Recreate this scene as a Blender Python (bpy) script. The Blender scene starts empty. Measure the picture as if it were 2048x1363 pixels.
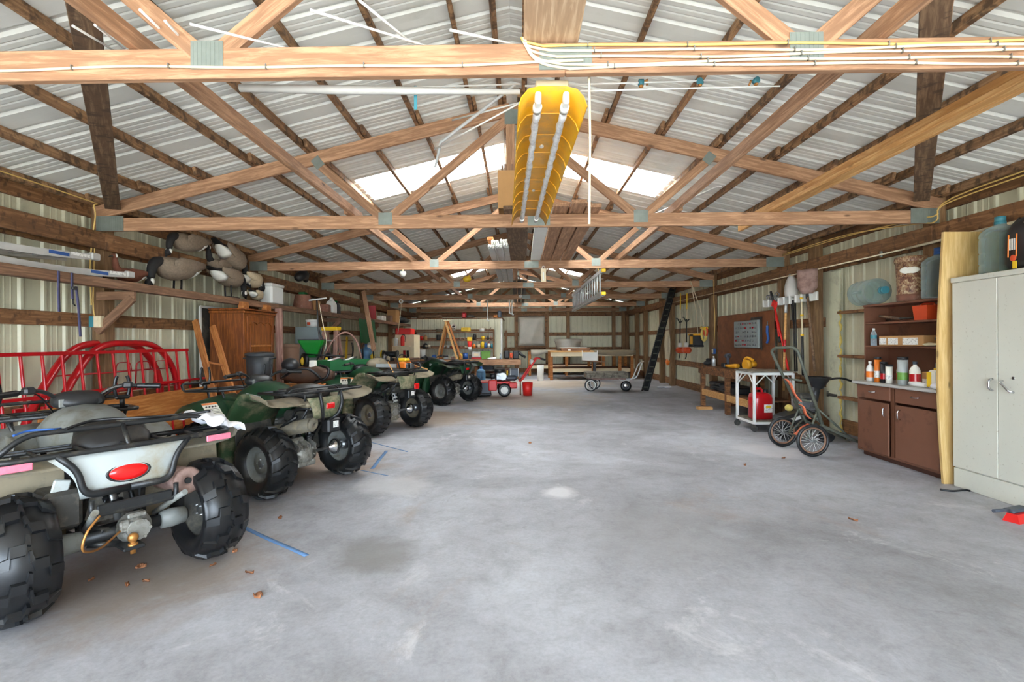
import bpy, math, random
from mathutils import Vector, Matrix, Euler
R = math.radians
rnd = random.Random(7)
SC = bpy.context.scene
COL = SC.collection

# ---------------------------------------------------------------- camera, sky, sun, exposure
F_PX = 985.0
YAW, ROLL = math.atan(14 / F_PX), R(0.35)
CAM_POS = Vector((0, 0, 1.34))
_fw = Vector((-math.sin(YAW), math.cos(YAW), 0)); _rt = Vector((math.cos(YAW), math.sin(YAW), 0)); _up = Vector((0, 0, 1))
_rt2 = _rt * math.cos(ROLL) - _up * math.sin(ROLL); _up2 = _rt * math.sin(ROLL) + _up * math.cos(ROLL)
cam_d = bpy.data.cameras.new('camera'); cam = bpy.data.objects.new('camera', cam_d); COL.objects.link(cam)
cam_d.sensor_width = 36.0; cam_d.lens = 36.0 * F_PX / 2048; cam_d.clip_start = .05; cam_d.clip_end = 400
cam.matrix_world = Matrix(((_rt2.x, _up2.x, -_fw.x, 0), (_rt2.y, _up2.y, -_fw.y, 0), (_rt2.z, _up2.z, -_fw.z, CAM_POS.z), (0, 0, 0, 1)))
SC.camera = cam
world = bpy.data.worlds.new('sky'); SC.world = world; world.use_nodes = True
_bg = world.node_tree.nodes['Background']
_bg.inputs[0].default_value = (.70, .84, 1.0, 1); _bg.inputs[1].default_value = 4.5
sun_d = bpy.data.lights.new('sun', 'SUN'); sun_d.energy = 16.0; sun_d.angle = R(3); sun_d.color = (1, .97, .92)
sun = bpy.data.objects.new('sun', sun_d); COL.objects.link(sun)
sun.rotation_euler = (R(32), R(14), 0)          # high sun, from in front of the open end
SC.view_settings.view_transform = 'Standard'; SC.view_settings.look = 'None'
SC.view_settings.exposure = 2.1; SC.view_settings.gamma = 1.0
SC.cycles.max_bounces = 10; SC.cycles.diffuse_bounces = 7; SC.cycles.transmission_bounces = 8; SC.cycles.transparent_max_bounces = 8
SC.cycles.sample_clamp_indirect = 8.0; SC.cycles.caustics_reflective = False; SC.cycles.caustics_refractive = False

# ---------------------------------------------------------------- measuring: a photo pixel plus one known coordinate gives a point in the barn
def at(px, py, Y=None, X=None, Z=None):
    u = (px - 1024) / F_PX; v = (681.5 - py) / F_PX
    d = _fw + _rt2 * u + _up2 * v
    if Y is not None: t = Y / d.y
    elif X is not None: t = X / d.x
    else: t = (Z - CAM_POS.z) / d.z
    return CAM_POS + d * t
def V(*a): return Vector(a)

# ---------------------------------------------------------------- mesh helpers
class M:
    def __init__(s): s.v = []; s.f = []; s.sm = []
    def add(s, vs, fs, smooth=False):
        o = len(s.v); s.v += [tuple(x) for x in vs]
        for f in fs: s.f.append(tuple(i + o for i in f)); s.sm.append(smooth)
        return s
    def box(s, c, size, rot=None, bev=0):
        hx, hy, hz = [a / 2 for a in size]
        b = min(bev, hx * .9, hy * .9, hz * .9)
        c = Vector(c)
        if b <= 0:
            vs = [Vector((x, y, z)) for x in (-hx, hx) for y in (-hy, hy) for z in (-hz, hz)]
            fs = [(0, 1, 3, 2), (4, 6, 7, 5), (0, 4, 5, 1), (2, 3, 7, 6), (0, 2, 6, 4), (1, 5, 7, 3)]
        else:
            vs = []
            for x in (-1, 1):
                for y in (-1, 1):
                    for z in (-1, 1):
                        vs += [Vector((x * hx, y * (hy - b), z * (hz - b))), Vector((x * (hx - b), y * hy, z * (hz - b))), Vector((x * (hx - b), y * (hy - b), z * hz))]
            def I(x, y, z, k): return ((x > 0) * 4 + (y > 0) * 2 + (z > 0)) * 3 + k
            fs = []
            for q in (-1, 1):
                fs.append([I(q, -1, -1, 0), I(q, 1, -1, 0), I(q, 1, 1, 0), I(q, -1, 1, 0)][::q])
                fs.append([I(-1, q, -1, 1), I(-1, q, 1, 1), I(1, q, 1, 1), I(1, q, -1, 1)][::q])
                fs.append([I(-1, -1, q, 2), I(1, -1, q, 2), I(1, 1, q, 2), I(-1, 1, q, 2)][::q])
            for a in (-1, 1):
                for b2 in (-1, 1):
                    g = a * b2
                    fs.append([I(a, b2, -1, 0), I(a, b2, -1, 1), I(a, b2, 1, 1), I(a, b2, 1, 0)][::g])
                    fs.append([I(a, -1, b2, 2), I(a, -1, b2, 0), I(a, 1, b2, 0), I(a, 1, b2, 2)][::g * 1])
                    fs.append([I(-1, a, b2, 1), I(-1, a, b2, 2), I(1, a, b2, 2), I(1, a, b2, 1)][::g])
                    for c3 in (-1, 1):
                        fs.append([I(a, b2, c3, 0), I(a, b2, c3, 1), I(a, b2, c3, 2)][::a * b2 * c3])
        if rot is not None: vs = [rot @ p for p in vs]
        return s.add([p + c for p in vs], fs)
    def tube(s, pts, r, n=8, closed=False, caps=True):
        pts = [Vector(p) for p in pts]; N = len(pts)
        rs = r if isinstance(r, (list, tuple)) else [r] * N
        tan = []
        for i in range(N):
            a = pts[(i - 1) % N] if (i or closed) else pts[0]; b = pts[(i + 1) % N] if (i < N - 1 or closed) else pts[-1]
            t = (b - a); tan.append(t.normalized() if t.length > 1e-9 else Vector((0, 0, 1)))
        u = tan[0].orthogonal().normalized(); vs = []
        for i in range(N):
            u = (u - tan[i] * u.dot(tan[i])); u = u.normalized() if u.length > 1e-6 else tan[i].orthogonal().normalized()
            w = tan[i].cross(u)
            k = 1.0
            if (0 < i < N - 1) or closed:
                d1 = (pts[i] - pts[i - 1]).normalized(); k = min(1.35, 1 / max(.5, d1.dot(tan[i])))
            vs += [pts[i] + (u * math.cos(2 * math.pi * j / n) + w * math.sin(2 * math.pi * j / n)) * rs[i] * k for j in range(n)]
        fs = []
        for i in range(N if closed else N - 1):
            a, b = i * n, ((i + 1) % N) * n
            for j in range(n): fs.append((a + j, a + (j + 1) % n, b + (j + 1) % n, b + j))
        s.add(vs, fs, True)
        if caps and not closed:
            o = len(s.v) - len(vs)
            s.f.append(tuple(o + j for j in range(n))[::-1]); s.sm.append(False)
            s.f.append(tuple(o + (N - 1) * n + j for j in range(n))); s.sm.append(False)
        return s
    def cyl(s, p0, p1, r0, r1=None, n=14): return s.tube([p0, p1], [r0, r0 if r1 is None else r1], n)
    def lathe(s, prof, n=24, mat=None, a0=0, a1=2 * math.pi, smooth=True):
        full = abs(a1 - a0 - 2 * math.pi) < 1e-6; K = n if full else n + 1
        vs = []
        for r, z in prof:
            for j in range(K):
                a = a0 + (a1 - a0) * j / n; vs.append(Vector((r * math.cos(a), r * math.sin(a), z)))
        fs = []
        for i in range(len(prof) - 1):
            for j in range(n):
                q = (i * K + j, i * K + (j + 1) % K, (i + 1) * K + (j + 1) % K, (i + 1) * K + j)
                fs.append(q)
        if mat is not None: vs = [mat @ p for p in vs]
        return s.add(vs, fs, smooth)
    def prism(s, poly, h, mat=None):
        n = len(poly); vs = [Vector((x, y, 0)) for x, y in poly] + [Vector((x, y, h)) for x, y in poly]
        fs = [tuple(range(n))[::-1], tuple(range(n, 2 * n))] + [(i, (i + 1) % n, n + (i + 1) % n, n + i) for i in range(n)]
        if mat is not None: vs = [mat @ p for p in vs]
        return s.add(vs, fs)
    def loft(s, rings, caps=True, smooth=True, closed=True):
        n = len(rings[0]); vs = [Vector(p) for r in rings for p in r]; fs = []
        for i in range(len(rings) - 1):
            for j in range(n if closed else n - 1): fs.append((i * n + j, i * n + (j + 1) % n, (i + 1) * n + (j + 1) % n, (i + 1) * n + j))
        o = len(s.v); s.add(vs, fs, smooth)
        if caps and closed:
            s.f.append(tuple(o + j for j in range(n))[::-1]); s.sm.append(smooth)
            s.f.append(tuple(o + (len(rings) - 1) * n + j for j in range(n))); s.sm.append(smooth)
        return s
    def ball(s, c, rad, n=14, m=8, mat=None):
        rad = rad if isinstance(rad, (tuple, list)) else (rad,) * 3
        c = Vector(c); prof = [(math.sin(math.pi * i / m), -math.cos(math.pi * i / m)) for i in range(m + 1)]
        S = Matrix.Translation(c) @ (mat if mat is not None else Matrix()) @ Matrix.Diagonal((*rad, 1))
        return s.lathe([(max(r, .0005), z) for r, z in prof], n, S)
    def torus(s, c, R0, r, axis='Y', n=32, k=8):
        pts = []
        for i in range(n):
            a = 2 * math.pi * i / n; x, y = R0 * math.cos(a), R0 * math.sin(a)
            pts.append(Vector(c) + Vector({'Y': (x, 0, y), 'Z': (x, y, 0), 'X': (0, x, y)}[axis]))
        return s.tube(pts, r, k, closed=True)
    def sheet(s, g, th, nrm=None):
        """grid of points (rows of equal length) thickened along the averaged normal"""
        n = len(g); m = len(g[0]); g = [[Vector(p) for p in r] for r in g]
        top = []; bot = []
        for i in range(n):
            for j in range(m):
                a = g[min(i + 1, n - 1)][j] - g[max(i - 1, 0)][j]; b = g[i][min(j + 1, m - 1)] - g[i][max(j - 1, 0)]
                k = a.cross(b); k = k.normalized() if k.length > 1e-9 else Vector((0, 0, 1))
                top.append(g[i][j] + k * th / 2); bot.append(g[i][j] - k * th / 2)
        o = n * m; ft = []; fb = []
        for i in range(n - 1):
            for j in range(m - 1):
                q = (i * m + j, (i + 1) * m + j, (i + 1) * m + j + 1, i * m + j + 1); ft.append(q); fb.append(tuple(x + o for x in q[::-1]))
        base = len(s.v); s.add(top + bot, ft + fb, True)
        e = [i * m for i in range(n)] + [(n - 1) * m + j for j in range(1, m)] + [i * m + m - 1 for i in range(n - 2, -1, -1)] + [j for j in range(m - 2, 0, -1)]
        for a, b in zip(e, e[1:] + e[:1]): s.f.append((base + a, base + a + o, base + b + o, base + b)); s.sm.append(False)
        return s
    def xf(s, mat): s.v = [tuple(mat @ Vector(p)) for p in s.v]; return s
    def mesh(s, name, mat):
        me = bpy.data.meshes.new(name); me.from_pydata(s.v, [], s.f); me.polygons.foreach_set('use_smooth', s.sm)
        ms = mat if isinstance(mat, (list, tuple)) else [mat]
        for x in ms: me.materials.append(MAT[x] if isinstance(x, str) else x)
        me.update(); return me
    def build(s, name, mat, parent=None, loc=None, rot=None):
        return link(name, s.mesh(name, mat), parent, loc, rot)
def link(name, me, parent=None, loc=None, rot=None):
    o = bpy.data.objects.new(name, me); COL.objects.link(o); o.parent = parent
    if loc is not None: o.location = loc
    if rot is not None: o.rotation_euler = rot
    return o
def tag(o, label=None, cat=None, group=None, kind=None):
    if label: o['label'] = label
    if cat: o['category'] = cat
    if group: o['group'] = group
    if kind: o['kind'] = kind
    return o
def thing(name, label, cat, loc=(0, 0, 0), rz=0, group=None):
    o = bpy.data.objects.new(name, None); COL.objects.link(o); o.empty_display_size = .1
    o.location = loc; o.rotation_euler = (0, 0, rz); return tag(o, label, cat, group)
def copy_tree(o, parent=None):
    c = o.copy(); COL.objects.link(c); c.parent = parent
    for ch in list(o.children): copy_tree(ch, c)
    return c
_bm = {}
def beam(name, p0, p1, w, h, mat, parent=None, up=(0, 0, 1), bev=.004):
    """a piece of timber from p0 to p1: its own X runs along the grain, h is measured along 'up'"""
    p0, p1 = Vector(p0), Vector(p1); d = p1 - p0; L = d.length; x = d / L
    z = Vector(up); z = z - x * z.dot(x); z.normalize(); y = z.cross(x)
    key = (round(L, 3), round(w, 4), round(h, 4), mat)
    if key not in _bm: _bm[key] = M().box((0, 0, 0), (L, w, h), bev=bev).mesh(name, mat)
    o = bpy.data.objects.new(name, _bm[key]); COL.objects.link(o); o.parent = parent
    c = (p0 + p1) / 2
    o.matrix_local = Matrix(((x.x, y.x, z.x, c.x), (x.y, y.y, z.y, c.y), (x.z, y.z, z.z, c.z), (0, 0, 0, 1)))
    return o
def rotz(a): return Matrix.Rotation(a, 4, 'Z')
def rotx(a): return Matrix.Rotation(a, 4, 'X')
def roty(a): return Matrix.Rotation(a, 4, 'Y')
def T(*a): return Matrix.Translation(Vector(a))
def curve(pts, n=6, closed=False):
    """smooth path through the points"""
    P = [Vector(p) for p in pts]; out = []; N = len(P)
    for i in range(N if closed else N - 1):
        g = (lambda k: P[k % N]) if closed else (lambda k: P[max(0, min(N - 1, k))])
        a, b, c, d = g(i - 1), g(i), g(i + 1), g(i + 2)
        for j in range(n):
            t = j / n; out.append(.5 * ((2 * b) + (c - a) * t + (2 * a - 5 * b + 4 * c - d) * t * t + (3 * b - a - 3 * c + d) * t ** 3))
    if not closed: out.append(P[-1])
    return out
def fillet(pts, r, n=5):
    """polyline with rounded corners"""
    P = [Vector(p) for p in pts]; out = [P[0]]
    for i in range(1, len(P) - 1):
        a = P[i - 1] - P[i]; b = P[i + 1] - P[i]; q = min(r, a.length * .48, b.length * .48)
        s, e = P[i] + a.normalized() * q, P[i] + b.normalized() * q
        for j in range(n + 1):
            t = j / n; out.append(s * (1 - t) ** 2 + P[i] * 2 * t * (1 - t) + e * t * t)
    out.append(P[-1]); return out

# ---------------------------------------------------------------- materials
MAT = {}
def S(r, g, b): return tuple((c / 255 / 12.92 if c / 255 <= .04045 else ((c / 255 + .055) / 1.055) ** 2.4) for c in (r, g, b)) + (1,)
def _nt(name):
    m = bpy.data.materials.new(name); m.use_nodes = True; nt = m.node_tree; return m, nt, nt.nodes['Principled BSDF']
def _noise(nt, vec, scale, detail=4, rough=.6, dist=0):
    n = nt.nodes.new('ShaderNodeTexNoise'); n.inputs['Scale'].default_value = scale; n.inputs['Detail'].default_value = detail
    n.inputs['Roughness'].default_value = rough; n.inputs['Distortion'].default_value = dist
    if vec is not None: nt.links.new(vec, n.inputs['Vector'])
    return n.outputs['Fac']
def _ramp(nt, fac, stops):
    n = nt.nodes.new('ShaderNodeValToRGB'); cr = n.color_ramp
    while len(cr.elements) < len(stops): cr.elements.new(.5)
    for e, (p, c) in zip(cr.elements, stops): e.position = p; e.color = c if len(c) == 4 else (*c, 1)
    nt.links.new(fac, n.inputs[0]); return n.outputs[0]
def _mix(nt, fac, a, b, mode='MIX'):
    n = nt.nodes.new('ShaderNodeMix'); n.data_type = 'RGBA'; n.blend_type = mode
    for s, x in ((n.inputs[0], fac), (n.inputs[6], a), (n.inputs[7], b)):
        if isinstance(x, (int, float)): s.default_value = x
        elif isinstance(x, tuple): s.default_value = x
        else: nt.links.new(x, s)
    return n.outputs[2]
def _coord(nt, scale=(1, 1, 1), rand=True):
    tc = nt.nodes.new('ShaderNodeTexCoord'); mp = nt.nodes.new('ShaderNodeMapping'); mp.inputs['Scale'].default_value = scale
    nt.links.new(tc.outputs['Object'], mp.inputs[0])
    if rand:
        oi = nt.nodes.new('ShaderNodeObjectInfo'); mu = nt.nodes.new('ShaderNodeMath'); mu.operation = 'MULTIPLY'; mu.inputs[1].default_value = 37
        nt.links.new(oi.outputs['Random'], mu.inputs[0]); nt.links.new(mu.outputs[0], mp.inputs['Location'])
    return mp.outputs[0]
def _bump(nt, b, h, strength, dist=.004):
    n = nt.nodes.new('ShaderNodeBump'); n.inputs['Strength'].default_value = strength; n.inputs['Distance'].default_value = dist
    nt.links.new(h, n.inputs['Height']); nt.links.new(n.outputs[0], b.inputs['Normal'])
def dark(c, k): return (c[0] * k, c[1] * k, c[2] * k, 1)
def mat(name, c, rough=.5, metal=0, var=.12, vs=5, dirt=None, amt=.5, ds=4, bump=0, bs=60, trans=0, alpha=1, coat=0):
    m, nt, b = _nt(name); co = _coord(nt)
    col = _ramp(nt, _noise(nt, co, vs), [(.3, dark(c, 1 - var)), (.7, tuple(min(1, x * (1 + var)) for x in c[:3]) + (1,))])
    if dirt:
        f = _ramp(nt, _noise(nt, co, ds, 6, .7), [(.62 - amt * .4, (0, 0, 0)), (.75 - amt * .2, (1, 1, 1))]); col = _mix(nt, f, col, dirt)
    nt.links.new(col, b.inputs['Base Color']); b.inputs['Roughness'].default_value = rough; b.inputs['Metallic'].default_value = metal
    if bump: _bump(nt, b, _noise(nt, co, bs, 3), bump)
    if trans: b.inputs['Transmission Weight'].default_value = trans; b.inputs['IOR'].default_value = 1.15
    if alpha < 1: b.inputs['Alpha'].default_value = alpha
    if coat: b.inputs['Coat Weight'].default_value = coat
    MAT[name] = m; return m
def wood(name, c1, c2, rough=.75, g=1.0, stain=None, stain_amt=.4, knots=True, vary=.16, upright=False):
    m, nt, b = _nt(name); co = _coord(nt, (13 * g, 13 * g, 1.1 * g) if upright else (1.1 * g, 13 * g, 13 * g)); co2 = _coord(nt, (1, 1, 1))
    gr = _noise(nt, co, 3.0, 7, .65, .5)
    col = _ramp(nt, gr, [(.25, dark(c1, .78)), (.47, c1), (.62, c2), (.8, dark(c2, 1.06))])
    big = _ramp(nt, _noise(nt, co2, 1.3, 3), [(.3, (.80, .78, .75)), (.7, (1, 1, 1))]); col = _mix(nt, .7, col, big, 'MULTIPLY')
    if knots:
        vo = nt.nodes.new('ShaderNodeTexVoronoi'); vo.inputs['Scale'].default_value = 2.2
        nt.links.new(_coord(nt, (1.0, 3.2, 3.2)), vo.inputs['Vector'])
        kf = _ramp(nt, vo.outputs['Distance'], [(.05, (1, 1, 1)), (.11, (0, 0, 0))]); col = _mix(nt, kf, col, dark(c1, .4))
    if stain:
        f = _ramp(nt, _noise(nt, _coord(nt, (9, 6, 6)), 1.6, 3), [(.58 - stain_amt * .25, (0, 0, 0)), (.66 - stain_amt * .1, (.9, .9, .9))]); col = _mix(nt, f, col, stain)
    oi = nt.nodes.new('ShaderNodeObjectInfo'); hs = nt.nodes.new('ShaderNodeHueSaturation')
    mr = nt.nodes.new('ShaderNodeMapRange'); mr.inputs[3].default_value = 1 - vary; mr.inputs[4].default_value = 1 + vary * .6
    nt.links.new(oi.outputs['Random'], mr.inputs[0]); nt.links.new(mr.outputs[0], hs.inputs['Value']); nt.links.new(col, hs.inputs['Color'])
    nt.links.new(hs.outputs[0], b.inputs['Base Color']); b.inputs['Roughness'].default_value = rough
    _bump(nt, b, gr, .35, .003); MAT[name] = m; return m
W = lambda r, g, b: S(r, g, b)
wood('truss_wood', S(158, 118, 88), S(192, 150, 116))
wood('pale_board', S(186, 154, 122), S(214, 186, 154), vary=.04)
wood('purlin_wood', S(148, 110, 76), S(182, 142, 102), stain=S(80, 60, 42), stain_amt=.45)
wood('girt_wood', S(122, 84, 52), S(154, 112, 74), stain=S(84, 56, 36), stain_amt=.2)
wood('post_wood', S(126, 94, 62), S(152, 118, 82))
wood('old_wood', S(110, 84, 62), S(146, 118, 90), stain=S(80, 62, 48), stain_amt=.2)
wood('red_wood', S(126, 92, 68), S(156, 118, 90))
wood('pine', S(200, 146, 84), S(222, 176, 116), vary=.05)
wood('pine_pale', S(204, 168, 104), S(222, 190, 132), vary=.04, g=.7)
wood('orange_ply', S(176, 106, 44), S(206, 140, 72), vary=.05, g=.8, knots=False)
wood('orange_wood', S(166, 100, 46), S(200, 134, 72), vary=.08)
wood('cabinet_wood', S(120, 62, 22), S(160, 92, 38), rough=.45, vary=.06, upright=True, knots=False)
wood('grey_wood', S(120, 112, 98), S(158, 148, 130), stain=S(86, 78, 66), stain_amt=.3)
wood('pink_wood', S(142, 104, 92), S(176, 138, 122), vary=.05, knots=False)
wood('bench_wood', S(120, 76, 44), S(168, 116, 72), stain=S(70, 46, 30), stain_amt=.3)
mat('wall_metal', S(196, 192, 164), .42, 0, .05, 2, dirt=S(176, 172, 146), amt=.2, ds=2)
mat('roof_metal', S(226, 226, 218), .45, 0, .05, 1.5, dirt=S(208, 208, 198), amt=.2, ds=1.2)
mat('galv', S(126, 133, 126), .5, .3, .15, 8)
mat('rubber', S(24, 25, 26), .45, 0, .2, 12, dirt=S(58, 54, 46), amt=.15, ds=5, bump=.2, bs=40)
mat('rubber_clean', S(20, 21, 23), .36, 0, .2, 12)
mat('black_plastic', S(34, 34, 35), .45, 0, .15, 9)
mat('dusty_black', S(58, 56, 52), .6, 0, .2, 7, dirt=S(104, 98, 84), amt=.35, ds=6)
mat('black_metal', S(40, 41, 42), .4, .3, .15, 9, dirt=S(84, 78, 68), amt=.2, ds=8)
mat('grey_paint', S(120, 122, 118), .5, 0, .1, 6, dirt=S(92, 84, 68), amt=.35, ds=5)
mat('pale_plastic', S(172, 177, 174), .4, 0, .05, 4, dirt=S(156, 146, 122), amt=.3, ds=3)
mat('mud_plastic', S(108, 102, 88), .7, 0, .2, 6, dirt=S(134, 122, 98), amt=.4, ds=7)
mat('green_plastic', S(28, 64, 40), .32, 0, .1, 5, dirt=S(64, 82, 56), amt=.08, ds=5)
mat('green_dusty', S(44, 70, 42), .5, 0, .15, 7, dirt=S(128, 120, 94), amt=.3, ds=5)
mat('camo', S(70, 84, 54), .6, 0, .2, 9, dirt=S(150, 140, 112), amt=.6, ds=12)
mat('dust_tan', S(132, 120, 98), .75, 0, .14, 7, dirt=S(100, 92, 76), amt=.3, ds=8)
mat('seat_vinyl', S(36, 34, 33), .5, 0, .2, 5, dirt=S(72, 66, 58), amt=.25, ds=4)
mat('steel', S(150, 152, 152), .35, .85, .15, 10, dirt=S(96, 90, 80), amt=.2, ds=9)
mat('alu', S(200, 202, 200), .4, .35, .1, 9)
mat('dull_alu', S(186, 184, 178), .5, .08, .1, 6)
mat('chrome', S(210, 212, 215), .18, .95, .05, 6)
mat('cast', S(150, 148, 140), .5, .5, .25, 24, dirt=S(92, 84, 72), amt=.3, ds=14)
mat('rust', S(150, 122, 112), .75, .2, .15, 10, dirt=S(112, 84, 70), amt=.4, ds=9)
mat('brass', S(176, 122, 64), .4, .6, .15, 10)
mat('red_lens', S(214, 22, 22), .22, 0, .15, 22, coat=.4)
mat('pink_lens', S(226, 120, 140), .25, 0, .12, 40)
mat('red_paint', S(176, 12, 22), .32, .0, .1, 5, coat=.3)
mat('bright_red', S(214, 34, 30), .4, 0, .06, 5)
mat('orange_red', S(212, 78, 40), .45, 0, .1, 5)
mat('orange', S(226, 120, 36), .45, 0, .1, 5)
mat('yellow', S(232, 190, 40), .45, 0, .08, 6)
mat('tool_yellow', S(226, 160, 34), .45, 0, .08, 6)
mat('white_paint', S(226, 226, 220), .45, 0, .04, 4)
mat('white_cloth', S(236, 236, 240), .8, 0, .06, 8, bump=.3, bs=22)
mat('cream', S(222, 206, 170), .6, 0, .06, 5)
mat('blue', S(40, 84, 150), .45, 0, .1, 5)
mat('teal', S(60, 128, 140), .45, 0, .1, 5)
mat('blue_tape', S(92, 128, 170), .7, 0, .15, 14)
mat('navy_strap', S(74, 72, 104), .75, 0, .12, 30)
mat('jd_green', S(20, 120, 40), .35, 0, .08, 4)
mat('cloth_green', S(28, 96, 52), .8, 0, .1, 4)
mat('brown_paint', S(120, 78, 58), .5, 0, .07, 3, dirt=S(80, 46, 34), amt=.12, ds=3)
mat('brown_dark', S(76, 44, 32), .55, 0, .1, 3)
mat('white_steel', S(208, 206, 192), .42, 0, .03, 2, dirt=S(150, 138, 112), amt=.02, ds=34)
mat('grey_steel', S(142, 152, 150), .45, .1, .05, 3)
mat('brown_plastic', S(138, 106, 84), .6, 0, .08, 4)
mat('dark_bin', S(52, 54, 56), .5, 0, .12, 5)
mat('cardboard', S(184, 140, 90), .8, 0, .08, 6)
mat('paper', S(232, 228, 214), .8, 0, .05, 9)
mat('label_mix', S(236, 234, 228), .6, 0, .02, 4, dirt=S(120, 110, 100), amt=.3, ds=60)
mat('fixture_yellow', S(226, 166, 32), .35, 0, .1, 3, dirt=S(196, 150, 72), amt=.3, ds=5)
mat('tube_glass', S(222, 222, 222), .35, 0, .1, 24, dirt=S(170, 170, 170), amt=.4, ds=26)
mat('cable_white', S(222, 208, 178), .5, 0, .04, 5)
mat('cable_yellow', S(216, 180, 104), .5, 0, .04, 5)
mat('rope', S(206, 192, 160), .85, 0, .12, 40)
mat('goose_body', S(128, 112, 94), .85, 0, .2, 40, bump=.5, bs=50)
mat('goose_pale', S(188, 172, 142), .85, 0, .12, 30)
mat('goose_white', S(234, 232, 222), .8, 0, .04, 9)
mat('goose_black', S(24, 22, 22), .75, 0, .2, 20)
mat('goose_brown', S(112, 66, 48), .8, 0, .15, 20)
mat('clay', S(128, 84, 66), .75, 0, .15, 12, dirt=S(150, 120, 104), amt=.2, ds=14)
mat('leather', S(74, 50, 34), .7, 0, .3, 9, bump=.4, bs=20)
mat('foam', S(216, 192, 104), .9, 0, .15, 20, bump=.6, bs=30)
mat('plastic_sheet', S(174, 166, 150), .35, 0, .12, 3, bump=.6, bs=7)
mat('charcoal_blue', S(66, 72, 82), .45, 0, .1, 5)
mat('bright_green', S(110, 160, 70), .5, 0, .12, 20)
mat('tarp_brown', S(122, 108, 86), .7, 0, .15, 4, bump=.5, bs=9)
mat('leaf', S(148, 96, 62), .9, 0, .25, 30)
mat('grey_olive', S(92, 96, 84), .5, .2, .12, 6, dirt=S(122, 116, 96), amt=.25, ds=9)
mat('orange_tape', S(232, 122, 84), .6, 0, .1, 9)
mat('rusty_rim', S(138, 104, 84), .55, .4, .2, 16)
mat('panel_stain', S(126, 74, 42), .7, 0, .2, 6, dirt=S(98, 52, 28), amt=.35, ds=4)
mat('door_board', S(200, 200, 172), .7, 0, .06, 3, dirt=S(168, 166, 142), amt=.25, ds=5)
def _mapr2(nt, x, a, b):
    n = nt.nodes.new('ShaderNodeMapRange'); n.inputs[3].default_value = a; n.inputs[4].default_value = b; nt.links.new(x, n.inputs[0]); return n.outputs[0]
def glassy(name, c, rough=.08, a=.55):
    m, nt, b = _nt(name); b.inputs['Base Color'].default_value = c; b.inputs['Roughness'].default_value = rough
    tr = nt.nodes.new('ShaderNodeBsdfTransparent'); tr.inputs[0].default_value = c; mx = nt.nodes.new('ShaderNodeMixShader')
    lw = nt.nodes.new('ShaderNodeLayerWeight'); lw.inputs[0].default_value = .35      # thin plastic wall: clear face on, cloudy at its edges
    nt.links.new(_mapr2(nt, lw.outputs['Facing'], 1 - a, .85), mx.inputs[0]); nt.links.new(tr.outputs[0], mx.inputs[1]); nt.links.new(b.outputs[0], mx.inputs[2]); nt.links.new(mx.outputs[0], nt.nodes['Material Output'].inputs[0])
    MAT[name] = m
glassy('bottle_plastic', S(200, 216, 212), .06, a=.9); glassy('bottle_blue', S(130, 180, 214), a=.6); glassy('clear_plastic', S(225, 235, 240), a=.8)
def camo_mat():
    m, nt, b = _nt('camo_print'); co = _coord(nt, rand=False)
    c = _ramp(nt, _noise(nt, co, 22, 6, .75, 1.5), [(.36, S(54, 38, 28)), (.46, S(124, 76, 56)), (.55, S(170, 140, 104)), (.66, S(206, 190, 158))])
    nt.links.new(c, b.inputs['Base Color']); b.inputs['Roughness'].default_value = .5; MAT['camo_print'] = m
camo_mat()
def translucent(name):
    m, nt, b = _nt(name); nt.nodes.remove(b); tr = nt.nodes.new('ShaderNodeBsdfTranslucent'); df = nt.nodes.new('ShaderNodeBsdfDiffuse'); mx = nt.nodes.new('ShaderNodeMixShader')
    tr.inputs[0].default_value = (.93, .92, .88, 1); df.inputs[0].default_value = (.85, .85, .82, 1); mx.inputs[0].default_value = .25
    nt.links.new(tr.outputs[0], mx.inputs[1]); nt.links.new(df.outputs[0], mx.inputs[2]); nt.links.new(mx.outputs[0], nt.nodes['Material Output'].inputs[0]); MAT[name] = m
translucent('skylight_sheet')
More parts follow.
